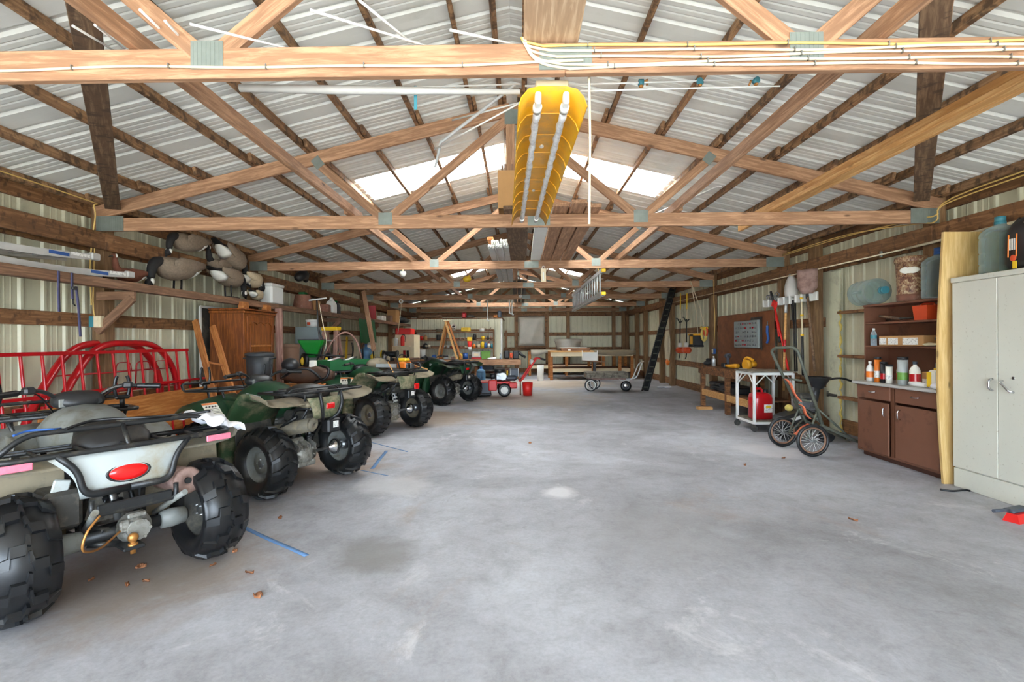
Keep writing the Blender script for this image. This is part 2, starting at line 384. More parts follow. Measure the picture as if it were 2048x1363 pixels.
def concrete():
    m, nt, b = _nt('concrete'); tc = nt.nodes.new('ShaderNodeTexCoord'); P = tc.outputs['Object']
    n1 = _noise(nt, P, .5, 6, .62, .5); n2 = _noise(nt, P, 2.8, 9, .74, .4); n3 = _noise(nt, P, 45, 4, .7)
    c = _ramp(nt, n1, [(.3, S(140, 140, 143)), (.5, S(172, 173, 179)), (.68, S(200, 203, 210))])
    c = _mix(nt, .9, c, _ramp(nt, n2, [(.28, (.70, .68, .66)), (.5, (.96, .95, .94)), (.72, (1.08, 1.08, 1.09))]), 'MULTIPLY')
    c = _mix(nt, .6, c, _ramp(nt, n3, [(.3, (.76, .76, .76)), (.6, (1, 1, 1))]), 'MULTIPLY')
    c = _mix(nt, .75, c, _ramp(nt, _noise(nt, P, 8.5, 8, .78, .6), [(.3, (.80, .79, .78)), (.5, (1, 1, 1)), (.7, (1.07, 1.07, 1.08))]), 'MULTIPLY')
    def spot(scale, lo, hi, k, col, det=9, ro=.75, di=.9):
        nonlocal c
        f = _ramp(nt, _noise(nt, P, scale, det, ro, di), [(lo, (0, 0, 0)), (hi, (k, k, k))]); c = _mix(nt, f, c, col)
    def place(cx, cy, r, soft=.5):                      # sets one patch on the slab: wear, stains and painted glow
        v = nt.nodes.new('ShaderNodeVectorMath'); v.operation = 'DISTANCE'; v.inputs[1].default_value = (cx, cy, 0); nt.links.new(P, v.inputs[0])
        a = nt.nodes.new('ShaderNodeMath'); a.operation = 'MULTIPLY_ADD'; nt.links.new(_noise(nt, P, 1.6, 6, .7, .6), a.inputs[0]); a.inputs[1].default_value = 1.6 * r; nt.links.new(v.outputs['Value'], a.inputs[2])
        return _ramp(nt, _mapr(nt, a.outputs[0], 0, 3 * r), [(.42, (1, 1, 1)), (.42 + .3 * soft, (0, 0, 0))])
    spot(1.4, .58, .70, .6, S(216, 215, 217)); spot(.8, .57, .72, .45, S(158, 134, 110)); spot(2.3, .64, .74, .55, S(112, 109, 106), 5)
    for cx, cy, r, col, k in ((-2.4, 5.4, 1.2, S(150, 124, 98), .75), (-1.5, 8.6, 1.3, S(158, 134, 108), .7), (-2.2, 2.9, .9, S(142, 122, 102), .6), (.3, 11.5, 2.2, S(184, 164, 136), .5), (1.2, 15.5, 2.2, S(190, 166, 132), .6), (-.9, 3.1, .35, S(120, 116, 112), .6), (.35, 4.35, .22, S(222, 221, 222), .8), (1.0, 3.4, .7, S(146, 144, 144), .45), (3.0, 6.0, .5, S(214, 210, 212), .7), (-1.2, 4.6, .45, S(214, 212, 212), .5)):  # the two far tan patches paint the warm back-floor glow into the concrete
        f = _mix(nt, 1.0, place(cx, cy, r), (k, k, k, 1), 'MULTIPLY'); c = _mix(nt, f, c, col)
    nt.links.new(c, b.inputs['Base Color']); b.inputs['Roughness'].default_value = .58
    _bump(nt, b, n3, .25, .003); MAT['concrete'] = m
def _mapr(nt, x, a, b):
    n = nt.nodes.new('ShaderNodeMapRange'); n.inputs[1].default_value = a; n.inputs[2].default_value = b; nt.links.new(x, n.inputs[0]); return n.outputs[0]
concrete()
mat('gravel', S(172, 172, 166), .95, 0, .15, 2, bump=.5, bs=18)
# ---------------------------------------------------------------- the building
XC = -.06; HALF = 4.53; SLOPE = .237; EAVE = 2.83
XL, XR, YB, YF = -4.72, 4.62, 20.7, -3.518
TY = [2.27, 5.3, 8.35, 11.4, 14.45, 17.5, 20.5]
def rafter_top(o): return EAVE + SLOPE * (HALF - abs(o))
def sheet_z(o): return rafter_top(o) + .095
def rib_mesh(name, w, L, mat_, pitch=.2286, rh=.019, minor=True):
    pr = [(0, 0)]; k = 0
    while (k + .5) * pitch < w:
        c = (k + .5) * pitch; pr += [(c - .03, 0), (c - .014, rh), (c + .014, rh), (c + .03, 0)]
        if minor and c + pitch * .62 < w:
            for q in (.35, .62):
                d = c + pitch * q; pr += [(d - .012, 0), (d, rh * .22), (d + .012, 0)]
        k += 1
    pr.append((w, 0)); pr = sorted(pr); n = len(pr)
    vs = [(x, 0, z) for x, z in pr] + [(x, L, z) for x, z in pr]
    return M().add(vs, [(i, i + 1, n + i + 1, n + i) for i in range(n - 1)]).mesh(name, mat_)
def placed(name, me, parent, o, ex, ey, ez):
    ob = bpy.data.objects.new(name, me); COL.objects.link(ob); ob.parent = parent
    ob.matrix_local = Matrix(((ex[0], ey[0], ez[0], o[0]), (ex[1], ey[1], ez[1], o[1]), (ex[2], ey[2], ez[2], o[2]), (0, 0, 0, 1)))
    return ob
def gable(x0, w, zb):
    me = rib_mesh('wall_panel', w, 1.0, 'wall_metal')
    for v in me.vertices:
        if v.co.y > .5: v.co.y = sheet_z(x0 + v.co.x - XC) - .012 - zb
    return me
def struct(name):
    o = bpy.data.objects.new(name, None); COL.objects.link(o); o['kind'] = 'structure'; return o

fl = M().box(((XL + XR) / 2, (YB + YF) / 2, -.06), (XR - XL, YB - YF, .12)).build('floor', 'concrete'); fl['kind'] = 'structure'
gd = M().box((0, -30, -.16), (160, 160, .1)).build('ground', 'gravel'); gd['kind'] = 'structure'

# roof: ribbed sheets on purlins, one strip of clear sheets in two places
roof = struct('ceiling'); PW = .9144; NP = 27
SL = math.sqrt(1 + SLOPE ** 2); LEN = (HALF + .35) * SL; CUT = 2.12
full = rib_mesh('roof_panel', PW, LEN, 'roof_metal'); low = rib_mesh('roof_panel', PW, (HALF + .35 - CUT) * SL, 'roof_metal')
clear = rib_mesh('skylight_panel', PW, CUT * SL, 'skylight_sheet', minor=False)
low2 = rib_mesh('roof_panel', PW, (HALF + .35 - .9) * SL, 'roof_metal'); clear2 = rib_mesh('skylight_panel', PW, .9 * SL, 'skylight_sheet', minor=False)
zr = sheet_z(0)
for i in range(NP):
    y0 = YF + i * PW
    for s in (-1, 1):
        ex = (0, 1, 0); ey = (s / SL, 0, -SLOPE / SL); ez = (s * SLOPE / SL, 0, 1 / SL)
        if s < 0: pass
        if i in (11, 21):
            CT_ = .9 if i == 22 else CUT
            placed('skylight_panel', clear2 if i == 22 else clear, roof, (XC, y0, zr), ex, ey, ez)
            placed('roof_panel', low2 if i == 22 else low, roof, (XC + s * CT_, y0, zr - CT_ * SLOPE), ex, ey, ez)
        else:
            placed('roof_panel', full, roof, (XC, y0, zr), ex, ey, ez)
M().prism([(-.16, -.03), (0, .012), (.16, -.03), (.16, -.036), (0, .004), (-.16, -.036)], YB - YF + .1, Matrix(((1, 0, 0, XC), (0, 0, 1, YF), (0, 1, 0, zr + .012), (0, 0, 0, 1)))).build('ridge_cap', 'roof_metal', roof)
PO = [.107, .42, 1.01, 1.597, 2.194, 2.786, 3.373, 3.965, 4.52]
ends = [YF + .05] + TY[:-1] + [YB]
for s in (-1, 1):
    nrm = Vector((s * SLOPE, 0, 1)).normalized()
    for k, o in enumerate(PO):
        for j in range(len(ends) - 1):
            sh = .022 * (1 if j % 2 else -1)
            a, b = ends[j] - (.16 if j else 0), ends[j + 1] + (.16 if j < len(ends) - 2 else 0)
            x = XC + s * (o + sh); z = rafter_top(o + sh) + .046
            beam('purlin', (x, a, z), (x, b, z), .038, .088, 'purlin_wood', roof, up=nrm)

# walls: posts, girts and upright ribbed sheets
def wall_side(name, X, s, posts, sheet_len=2.95):
    w = struct(name); me = rib_mesh('wall_panel', PW, sheet_len, 'wall_metal')
    for i in range(NP): placed('wall_panel', me, w, (X, YF + i * PW, -.03), (0, 1, 0), (0, 0, 1), (s, 0, 0))
    gx = X + s * .021
    for z, h in ((.11, .19), (.69, .14), (1.595, .14), (2.42, .14), (2.80, .16)):
        for j in range(len(ends) - 1):
            a_ = 7.47 if s < 0 and ends[j] == 5.3 and .5 < z < 2 else ends[j]; beam('girt', (gx, a_, z), (gx, ends[j + 1], z), .038, h, 'girt_wood', w)
    for y in posts: beam('post', (X + s * .112, y, 0), (X + s * .112, y, 2.86), .14, .14, 'post_wood', w, up=(0, 1, 0))
    for j in range(len(ends) - 1): beam('carrier_board', (X + s * .203, ends[j], 2.45), (X + s * .203, ends[j + 1], 2.45), .04, .185, 'girt_wood' if s < 0 else 'truss_wood' if j > 9 else 'girt_wood', w)
    return w
wl = wall_side('wall_left', XL, 1, [t + .1 for t in [-3.3, -.78] + TY])
wr = wall_side('wall_right', XR, -1, [t + .1 for t in [-3.3, -.78] + TY] + [7.54, 15.6, 18.9])
wb = struct('wall_back')
for i in range(11):
    x0 = XL + i * PW * .93; x1 = x0 + PW * .93
    if x0 > XR: break
    placed('wall_panel', gable(x0, min(x1, XR + .05) - x0, -.02), wb, (x0, YB, -.02), (1, 0, 0), (0, 0, 1), (0, -1, 0))
for z, h in ((.11, .19), (1.0, .14), (1.62, .14), (2.46, .19)): beam('girt', (XL, YB - .022, z), (XR, YB - .022, z), .038, h, 'girt_wood', wb)
for x in (-4.2, -2.1, -.12, 1.18, 2.05, 3.95, 4.35): beam('post', (x, YB - .11, 0), (x, YB - .11, rafter_top(x - XC) - .1), .14, .12, 'post_wood', wb, up=(0, 1, 0))
wf = struct('wall_front')
for x0, x1 in ((XL, -4.1), (4.0, XR)):
    placed('wall_panel', rib_mesh('wall_panel', x1 - x0, 2.95, 'wall_metal'), wf, (x0, YF, 0), (1, 0, 0), (0, 0, 1), (0, -1, 0))
for i in range(9):
    x0 = -4.1 + i * .9
    placed('wall_panel', gable(x0, .9, 2.7), wf, (x0, YF, 2.7), (1, 0, 0), (0, 0, 1), (0, -1, 0))
beam('door_header', (-4.3, YF + .06, 2.78), (4.2, YF + .06, 2.78), .08, .24, 'post_wood', wf)
for x in (-4.15, 4.05): beam('door_post', (x, YF + .09, 0), (x, YF + .09, 2.7), .14, .14, 'post_wood', wf, up=(0, 1, 0))
# plastic-covered window in the back wall
wn = struct('window_1'); a, b = at(1036, 633, Y=20.58), at(1090, 690, Y=20.58)
g = []
for i in range(13):
    r = []
    for j in range(13):
        u, v = i / 12, j / 12
        pin = .035 * math.sin(math.pi * v) * (1 if u < .5 else -1) * abs(2 * u - 1) ** 3
        r.append((a.x + (b.x - a.x) * u + pin, 20.55 - .05 * math.sin(math.pi * u) * math.sin(math.pi * v) - .014 * math.sin(9 * u + 5 * v) * (1 - abs(2 * u - 1) ** 4), a.z + (b.z - a.z) * v))
    g.append(r)
M().sheet(g, .004).build('plastic_cover', 'plastic_sheet', wn)
for x in (a.x - .05, b.x + .05): beam('window_frame', (x, 20.55, b.z - .1), (x, 20.55, a.z + .12), .09, .05, 'girt_wood', wn, up=(0, 1, 0))
for z in (a.z + .07, b.z - .06): beam('window_frame', (a.x - .1, 20.55, z), (b.x + .1, 20.55, z), .05, .09, 'girt_wood', wn)
# storage room walled off in the far left corner
ws = struct('wall_storage_room'); YS, XS, HS = 18.6, -.66, 2.19
for i in range(5):
    w = min(PW, XS - (-4.66 + i * PW)); 
    if w > .05: placed('wall_panel', rib_mesh('wall_panel', w, HS, 'wall_metal'), ws, (-4.66 + i * PW, YS, 0), (1, 0, 0), (0, 0, 1), (0, -1, 0))
for i in range(3):
    w = min(PW, YB - .1 - (YS + i * PW))
    if w > .05: placed('wall_panel', rib_mesh('wall_panel', w, HS, 'wall_metal'), ws, (XS, YS + i * PW, 0), (0, 1, 0), (0, 0, 1), (1, 0, 0))
M().cyl((XS, YS, 0), (XS, YS, HS), .035, n=12).build('corner_trim', 'white_paint', ws)
beam('top_board', (-4.66, YS + 1.05, HS + .015), (XS + .06, YS + 1.05, HS + .015), 2.16, .03, 'bench_wood', ws)
beam('post', (XS + .16, YS + .35, 0), (XS + .16, YS + .35, 1.75), .1, .1, 'girt_wood', ws, up=(0, 1, 0))

# roof trusses
def plate(parent, x, z, w, h, y, a=0):
    m = M().box((0, 0, 0), (w, .003, h))
    for i in range(int(w / .02)): m.box((-w / 2 + .01 + .02 * i, -.002, 0), (.006, .002, h * .94))   # pressed rows of teeth
    return m.build('gusset_plate', 'galv', parent, loc=(x, y - .021, z), rot=(0, a, 0))
ORD = ['first', 'second', 'third', 'fourth', 'fifth', 'sixth', 'seventh']
for k, y in enumerate(TY):
    t = thing('roof_truss', ['pale timber roof truss nearest the camera with cables stapled along its chord',
        'timber roof truss holding the far end of the yellow light fixture', 'timber roof truss with the hanging thermometer, third from the front',
        'timber roof truss just behind the thermometer, fourth from the front', 'timber roof truss fifth from the front, above the spread of white hooks',
        'sunlit orange timber truss below the far skylight, sixth from the front', 'timber roof truss set against the back wall'][k], 'roof truss', (XC, y, 0), group='roof trusses')
    zc = 2.63; sp = .28
    beam('bottom_chord', (-HALF, 0, zc), (sp, 0, zc), .038, .14, 'truss_wood', t); beam('bottom_chord', (sp, 0, zc), (HALF, 0, zc), .038, .14, 'truss_wood', t)
    for s in (-1, 1):
        beam('rafter', (s * (HALF + .02), 0, rafter_top(HALF + .02) - .073), (s * .02, 0, rafter_top(.02) - .073), .038, .14, 'truss_wood', t)
        beam('web', (s * 1.32, .001, zc + .05), (s * .05, .001, rafter_top(.05) - .17), .037, .09, 'truss_wood', t)
        beam('web', (s * 1.42, -.001, zc + .05), (s * 2.12, -.001, rafter_top(2.12) - .12), .037, .09, 'truss_wood', t)
        plate(t, s * 1.37, zc + .035, .15, .13, 0); plate(t, s * (HALF - .16), zc + .01, .30, .16, 0)
        plate(t, s * 2.1, rafter_top(2.1) - .13, .10, .12, 0, s * R(38))
    if k: beam('king_post', (-.02, .002, zc + .06), (-.02, .002, rafter_top(0) - .12), .037, .09, 'truss_wood', t, up=(1, 0, 0))
    plate(t, 0, rafter_top(0) - .16, .16, .16, 0); plate(t, sp, zc, .24, .11, 0)
# long lateral runners lying on the chords and the steep braces at either side
for s, lab in ((-1, 'left'), (1, 'right')):
    r = thing('runner_board', 'long rough board lying along the truss chords on the %s side' % lab, 'board', (0, 0, 0))
    for j, (a_, b_) in enumerate(((-1, 5.55), (5.2, 11.6), (11.2, 17.7))):
        x = XC + s * (1.72 + .05 * (j % 2)); beam('board', (x, a_, 2.747 + (.0 if j % 2 == 0 else .0)), (x, b_, 2.747), .045, .09, 'truss_wood', r)
    A = V(XC + s * 4.3, 5.235, 2.80); B = V(XC + s * 2.04, 2.34, 3.05); B = A + (B - A) * 1.28
    tag(beam('sway_brace', A, B, .04, .135, 'old_wood', up=(0, 1, 0)), 'dark weathered brace slanting up from the %s heel of the second truss' % lab, 'brace')
# ---------------------------------------------------------------- quad bikes (own axes: x right, y forward, z up; origin on the floor under the rear axle)
def tire_mesh(Ro, w, rim, style):
    m = M(); hw = w / 2
    def rad(u):
        q = abs(u) / hw; return Ro - .018 - .05 * Ro / .3 * q ** 3.2
    prof = [(rim, -hw * .62), (rim + .012, -hw * .80), (Ro * .72, -hw * 1.0), (Ro * .84, -hw * .97)]
    prof += [(rad(u * hw), u * hw) for u in (-.86, -.7, -.45, -.2, 0, .2, .45, .7, .86)]
    prof += [(Ro * .84, hw * .97), (Ro * .72, hw * 1.0), (rim + .012, hw * .80), (rim, hw * .62)]
    m.lathe(prof, 40)
    def strip(pts, wid, h):          # raised lug along (u, angle) points
        vs = []; n = len(pts)
        for i, (u, a) in enumerate(pts):
            d = wid / 2 / Ro
            r0 = rad(max(-hw, min(hw, u))) - .006; r1 = r0 + .006 + h
            for r, aa in ((r0, a - d), (r1, a - d * .8), (r1, a + d * .8), (r0, a + d)): vs.append((r * math.cos(aa), r * math.sin(aa), u))
        fs = []
        for i in range(n - 1):
            for j in range(3): fs.append((4 * i + j, 4 * i + j + 1, 4 * i + 4 + j + 1, 4 * i + 4 + j))
        fs += [(0, 3, 2, 1), (4 * n - 4, 4 * n - 3, 4 * n - 2, 4 * n - 1)]
        m.add(vs, fs)
    N = {'zig': 11, 'chev': 17, 'knob': 20}[style]; st = 2 * math.pi / N
    for k in range(N):
        a = k * st
        if style == 'zig':
            strip([(-hw * .98, a + .30), (-hw * .55, a + .26), (-hw * .5, a + .10), (-hw * .12, a + .10), (-hw * .05, a - .04), (hw * .05, a - .02)], .060, .021)
            strip([(hw * .98, a + .56), (hw * .55, a + .52), (hw * .5, a + .36), (hw * .12, a + .36), (hw * .05, a + .22), (-hw * .02, a + .22)], .060, .021)
        elif style == 'chev':
            strip([(-hw * 1.0, a + .20), (-hw * .6, a + .13), (-hw * .2, a + .02), (0, a)], .036, .023)
            strip([(hw * 1.0, a + .20 + st / 2), (hw * .6, a + .13 + st / 2), (hw * .2, a + .02 + st / 2), (0, a + st / 2)], .036, .023)
        else:
            strip([(-hw * 1.0, a + .10), (-hw * .5, a + .06)], .036, .017); strip([(-hw * .35, a + st / 2), (hw * .3, a + st / 2)], .032, .015)
            strip([(hw * 1.0, a + .10 + st / 2), (hw * .5, a + .06 + st / 2)], .036, .017)
    return m.xf(roty(R(90)))
_tm = {}
def wheel(atv, x, y, z, Ro, w, rim, style, rim_mat, s, tire_mat='rubber'):
    key = (Ro, w, rim, style, tire_mat)
    if key not in _tm: _tm[key] = tire_mesh(Ro, w, rim, style).mesh('tire', tire_mat)
    t = link('tire', _tm[key], atv, (x, y, z), (rnd.random() * 6, 0, 0))
    k2 = ('rim', rim, w, s, rim_mat)
    if k2 not in _tm:
        # s is the outer side; a deep dish faces inward
        h = w * .31
        _tm[k2] = M().lathe([(rim + .006, -h), (rim + .010, -h + .012), (rim - .006, -h + .016), (rim - .018, h * .1), (rim - .03, h * .35), (rim * .62, h * .42), (rim * .60, h * .6), (rim * .3, h * .62), (.002, h * .62)], 32).lathe([(rim + .006, h), (rim + .010, h - .012), (rim - .006, h - .016), (rim - .018, h * .3), (rim * .7, h * .46), (.002, h * .5)], 32).xf(roty(R(90)) if s > 0 else roty(R(-90))).mesh('rim', rim_mat)
    link('rim', _tm[k2], t)
    k3 = ('hub', rim)
    if k3 not in _tm:
        b = M().lathe([(.001, -.05), (.035, -.05), (.05, -.02), (.055, .0), (.05, .03), (.03, .05), (.001, .05)], 16)
        for q in range(4): b.cyl((.037 * math.cos(q * 1.571), .037 * math.sin(q * 1.571), -.062), (.037 * math.cos(q * 1.571), .037 * math.sin(q * 1.571), .06), .006, n=6)
        _tm[k3] = b.xf(roty(R(90))).mesh('hub', 'steel')
    link('hub', _tm[k3], t); return t
def prof_sheet(prof, cols, side, n=4):
    """fender skin: side profile (y, z) swept over columns (x, drop)"""
    P = curve([(0, y, z) for y, z in prof], n); g = []
    for i, p in enumerate(P):
        tn = (P[min(i + 1, len(P) - 1)] - P[max(i - 1, 0)]).normalized(); nr = Vector((0, -tn.z, tn.y))
        g.append([Vector((side * x, p.y, p.z)) + nr * d for x, d in cols])
    return g
def ring(y, w, zb, zt, n=16, p=2.6):
    out = []
    for i in range(n):
        a = 2 * math.pi * i / n; c, s = math.cos(a), math.sin(a)
        out.append((w * math.copysign(abs(c) ** (2 / p), c), y, (zt + zb) / 2 + (zt - zb) / 2 * math.copysign(abs(s) ** (2 / p), s)))
    return out
def coil(p0, p1, r, wire, turns, n=10):
    p0, p1 = Vector(p0), Vector(p1); d = (p1 - p0).normalized(); u = d.orthogonal().normalized(); w = d.cross(u); pts = []
    for i in range(int(turns * n) + 1):
        a = 2 * math.pi * i / n; pts.append(p0 + (p1 - p0) * (i / (turns * n)) + (u * math.cos(a) + w * math.sin(a)) * r)
    return M().tube(pts, wire, 6)
def make_atv(label, loc, rz, st):
    q = thing('quad_bike', label, 'quad bike', loc, rz, 'quad bikes parked in a row')
    body, rim_m, tread = st['body'], st['rim'], st['tread']; Ro = .305
    for s in (-1, 1):
        wheel(q, s * .44, 0, Ro - .004, Ro, .255, .150, tread, rim_m, s, st.get('tire', 'rubber')); wheel(q, s * .45, 1.26, Ro - .014, Ro - .01, .21, .150, tread, rim_m, s, st.get('tire', 'rubber'))
        rear = M().sheet(prof_sheet([(.50, .24), (.47, .42), (.36, .60), (.2, .685), (.02, .71), (-.14, .715)], [(.14, 0), (.3, .012), (.45, .012), (.54, 0), (.585, -.02), (.60, -.07)], s), .01).build('rear_fender', st['fender'], q)
        M().sheet(prof_sheet([(-.13, .717), (-.26, .705), (-.40, .672)], [(.17, 0), (.3, .006), (.44, .006), (.54, -.01), (.585, -.03), (.595, -.06)], s), .012).build('fender_flare', st['flare'], rear)
        M().sheet(prof_sheet([(.78, .27), (.80, .48), (.90, .66), (1.06, .75), (1.26, .775), (1.45, .74), (1.62, .66)], [(.12, .05), (.24, .045), (.36, .02), (.47, 0), (.545, -.02), (.57, -.07)], s), .01).build('front_fender', st['front'], q)
        M().sheet(prof_sheet([(.46, .24), (.60, .235), (.80, .25)], [(.16, 0), (.3, 0), (.45, 0), (.56, .015)], s), .012).build('foot_board', 'black_plastic', q)
        M().box((s * .37, .33, .46), (.36, .012, .38), rot=rotx(R(-14)), bev=.004).build('fender_liner', st['liner'], q)
        lp = M().box((s * .335, .93 if s else 0, .69), (.012, .34, .2), rot=roty(s * R(-12)), bev=.005); lp.build('side_panel', body, q)
    # tank, nose and seat
    M().loft([ring(.28, .12, .62, .76), ring(.42, .17, .60, .86), ring(.6, .2, .58, .94), ring(.8, .21, .58, .96), ring(.98, .2, .58, .92), ring(1.15, .2, .58, .84), ring(1.4, .22, .56, .78), ring(1.62, .24, .52, .70), ring(1.7, .2, .50, .62)]).build('tank_cover', body, q)
    seat = M().loft([ring(-.30, .13, .70, .76), ring(-.22, .17, .68, .815), ring(0, .18, .68, .825), ring(.2, .17, .68, .815), ring(.36, .15, .70, .84), ring(.52, .12, .74, .90), ring(.60, .07, .82, .925)]).build('seat', 'seat_vinyl', q)
    M().box((0, -.16, .655), (.40, .50, .05), bev=.015).build('rear_deck', st['flare'], q)
    # frame and engine
    fr = M()
    for s in (-1, 1):
        fr.tube(fillet([(s * .13, -.34, .62), (s * .13, -.05, .60), (s * .15, .25, .26), (s * .15, 1.0, .24), (s * .12, 1.5, .42), (s * .12, 1.55, .66)], .1), .014, 8)
        fr.tube([(s * .14, .28, .28), (s * .12, .5, .64), (s * .1, .9, .68)], .013, 8); fr.tube([(s * .12, -.3, .61), (s * .14, .2, .36)], .012, 8)
    fr.tube([(-.15, .4, .25), (.15, .4, .25)], .014, 8); fr.tube([(-.13, -.33, .61), (.13, -.33, .61)], .014, 8); fr.build('frame', 'black_metal', q)
    en = M().box((0, .58, .38), (.26, .36, .24), bev=.03).box((.03, .62, .53), (.16, .2, .16), bev=.02).cyl((-.17, .5, .36), (.18, .5, .36), .1, n=18).cyl((-.16, .72, .36), (.17, .72, .36), .08, n=18)
    for i in range(5): en.box((.03, .62, .46 + .03 * i), (.2, .24, .008))
    en.build('engine', 'cast', q)
    M().cyl((-.36, 1.26, .29), (.36, 1.26, .29), .022).box((0, 1.26, .3), (.14, .18, .15), bev=.03).build('front_axle', 'black_metal', q)
    # bars
    hb = M()
    for s in (-1, 1): hb.tube(fillet([(0, .95, 1.0), (s * .07, .95, 1.0), (s * .18, .90, 1.09), (s * .40, .80, 1.075)], .06), .012, 8)
    hb.cyl((0, .98, .8), (0, .94, 1.0), .022); h = hb.build('handlebar', 'black_metal', q)
    for s in (-1, 1):
        M().tube([(s * .29, .85, 1.082), (s * .30, .845, 1.082), (s * .41, .795, 1.073), (s * .415, .793, 1.073)], [.014, .018, .018, .021], 10).build('grip', 'rubber_clean', h)
        M().tube(fillet([(s * .25, .90, 1.085), (s * .27, .93, 1.08), (s * .40, .87, 1.07)], .02), .006, 6).build('brake_lever', 'black_metal', h)
        M().box((s * .245, .87, 1.09), (.06, .05, .045), rot=rotz(-s * .4), bev=.012).build('switch_block', 'black_plastic', h)
        M().tube(curve([(s * .25, .9, 1.08), (s * .18, .98, 1.05), (s * .1, 1.05, .93), (s * .05, 1.1, .8)], 5), .005, 6).build('control_cable', 'rubber_clean', h)
    pod = M().loft([ring(.84, .06, .975, 1.02), ring(.88, .125, .955, 1.055), ring(.97, .135, .95, 1.07), ring(1.06, .10, .96, 1.05), ring(1.09, .05, .98, 1.03)]).build('instrument_pod', st.get('pod', 'black_plastic'), q)
    M().box((0, .873, 1.03), (.065, .012, .03), rot=rotx(R(-25)), bev=.003).build('display', 'charcoal_blue', pod)
    M().box((-.085, .866, 1.0), (.05, .012, .05), bev=.004).build('pod_button', 'grey_paint', pod); M().cyl((.085, .87, 1.0), (.085, .855, 1.0), .018).build('ignition_switch', 'black_metal', pod)
    for s in (-1, 1): M().ball((s * .2, 1.66, .62), (.07, .04, .05)).build('headlight', 'clear_plastic', q)
    # front rack, carrying upright clamps
    fk = M()
    fk.tube(fillet([(-.36, 1.06, .88), (-.42, 1.7, .86), (.42, 1.7, .86), (.36, 1.06, .88), (-.36, 1.06, .88)], .08), .013, 8)
    for x in (-.24, -.08, .08, .24): fk.tube([(x, 1.06, .88), (x, 1.7, .862)], .010, 6)
    fk.tube([(-.4, 1.4, .87), (.4, 1.4, .87)], .011, 6)
    fk.tube(fillet([(-.42, 1.66, .862), (-.42, 1.76, .93), (.42, 1.76, .93), (.42, 1.66, .862)], .06), .012, 8)
    for s in (-1, 1): fk.tube([(s * .22, 1.6, .86), (s * .2, 1.56, .62)], .012, 6); fk.tube([(s * .3, 1.12, .88), (s * .24, 1.12, .7)], .012, 6)
    fk.tube(fillet([(-.2, 1.62, .4), (-.22, 1.84, .42), (-.22, 1.86, .7), (.22, 1.86, .7), (.22, 1.84, .42), (.2, 1.62, .4)], .07), .014, 8)
    fk = fk.build('front_rack', 'black_metal', q)
    if st.get('clamps'):
        for x in (-.34, .34):
            c = M().cyl((x, 1.38, .87), (x, 1.38, .95), .017)
            c.tube(curve([(x - .03, 1.38, .94), (x - .045, 1.38, 1.0), (x - .04, 1.38, 1.07), (x - .03, 1.38, 1.1)], 4), .012, 8); c.tube(curve([(x + .03, 1.38, .94), (x + .045, 1.38, 1.0), (x + .04, 1.38, 1.07), (x + .03, 1.38, 1.1)], 4), .012, 8)
            c.box((x, 1.38, .945), (.09, .05, .03), bev=.01); c.build('upright_clamp', 'rubber_clean', fk)
    st['tail'](q, st); stance(q, *st['stance']); return q
def stance(q, ky, dz, dy, bars):
    """length of the machine, height and overhang of its tail, height of its handlebar"""
    cl = lambda t: max(0, min(1, t)); done = set()
    def f(p):
        x, y, z = p
        if z > .40 and y < .5: z2 = z + dz * cl((.5 - y) / .4) * cl((z - .40) / .2)
        else: z2 = z
        y2 = y * ky + (dy * cl((.25 - y) / .4) * cl((z - .42) / .08))
        return (x, y2, z2)
    RIGID = ('muffler', 'exhaust_outlet', 'tow_bracket', 'lamp_guard', 'tool_case', 'sticker', 'side_flap', 'air_box', 'swing_arm', 'sub_frame', 'battery_tray', 'breather_hose', 'skid_plate')
    BARS = ('handlebar', 'instrument_pod', 'grip', 'brake_lever', 'switch_block', 'control_cable', 'display', 'pod_button', 'ignition_switch')
    def walk(o, base=None):
        for c in o.children:
            nm = c.name.split('.')[0]
            if nm in BARS:
                for v in c.data.vertices: v.co.y *= ky; v.co.z -= bars
                walk(c); continue
            if nm in RIGID:
                if base is None or nm in ('muffler', 'tool_case'):
                    ce = sum((v.co for v in c.data.vertices), Vector()) / len(c.data.vertices); base2 = Vector(f(ce)) - ce
                else: base2 = base
                for v in c.data.vertices: v.co = v.co + base2
                walk(c, base2); continue
            if c.name.split('.')[0] == 'tire': c.location.y *= ky; continue
            if c.data and c.data.name not in done:
                done.add(c.data.name)
                for v in c.data.vertices: v.co = f(v.co)
                c.data.update()
            walk(c)
    walk(q)

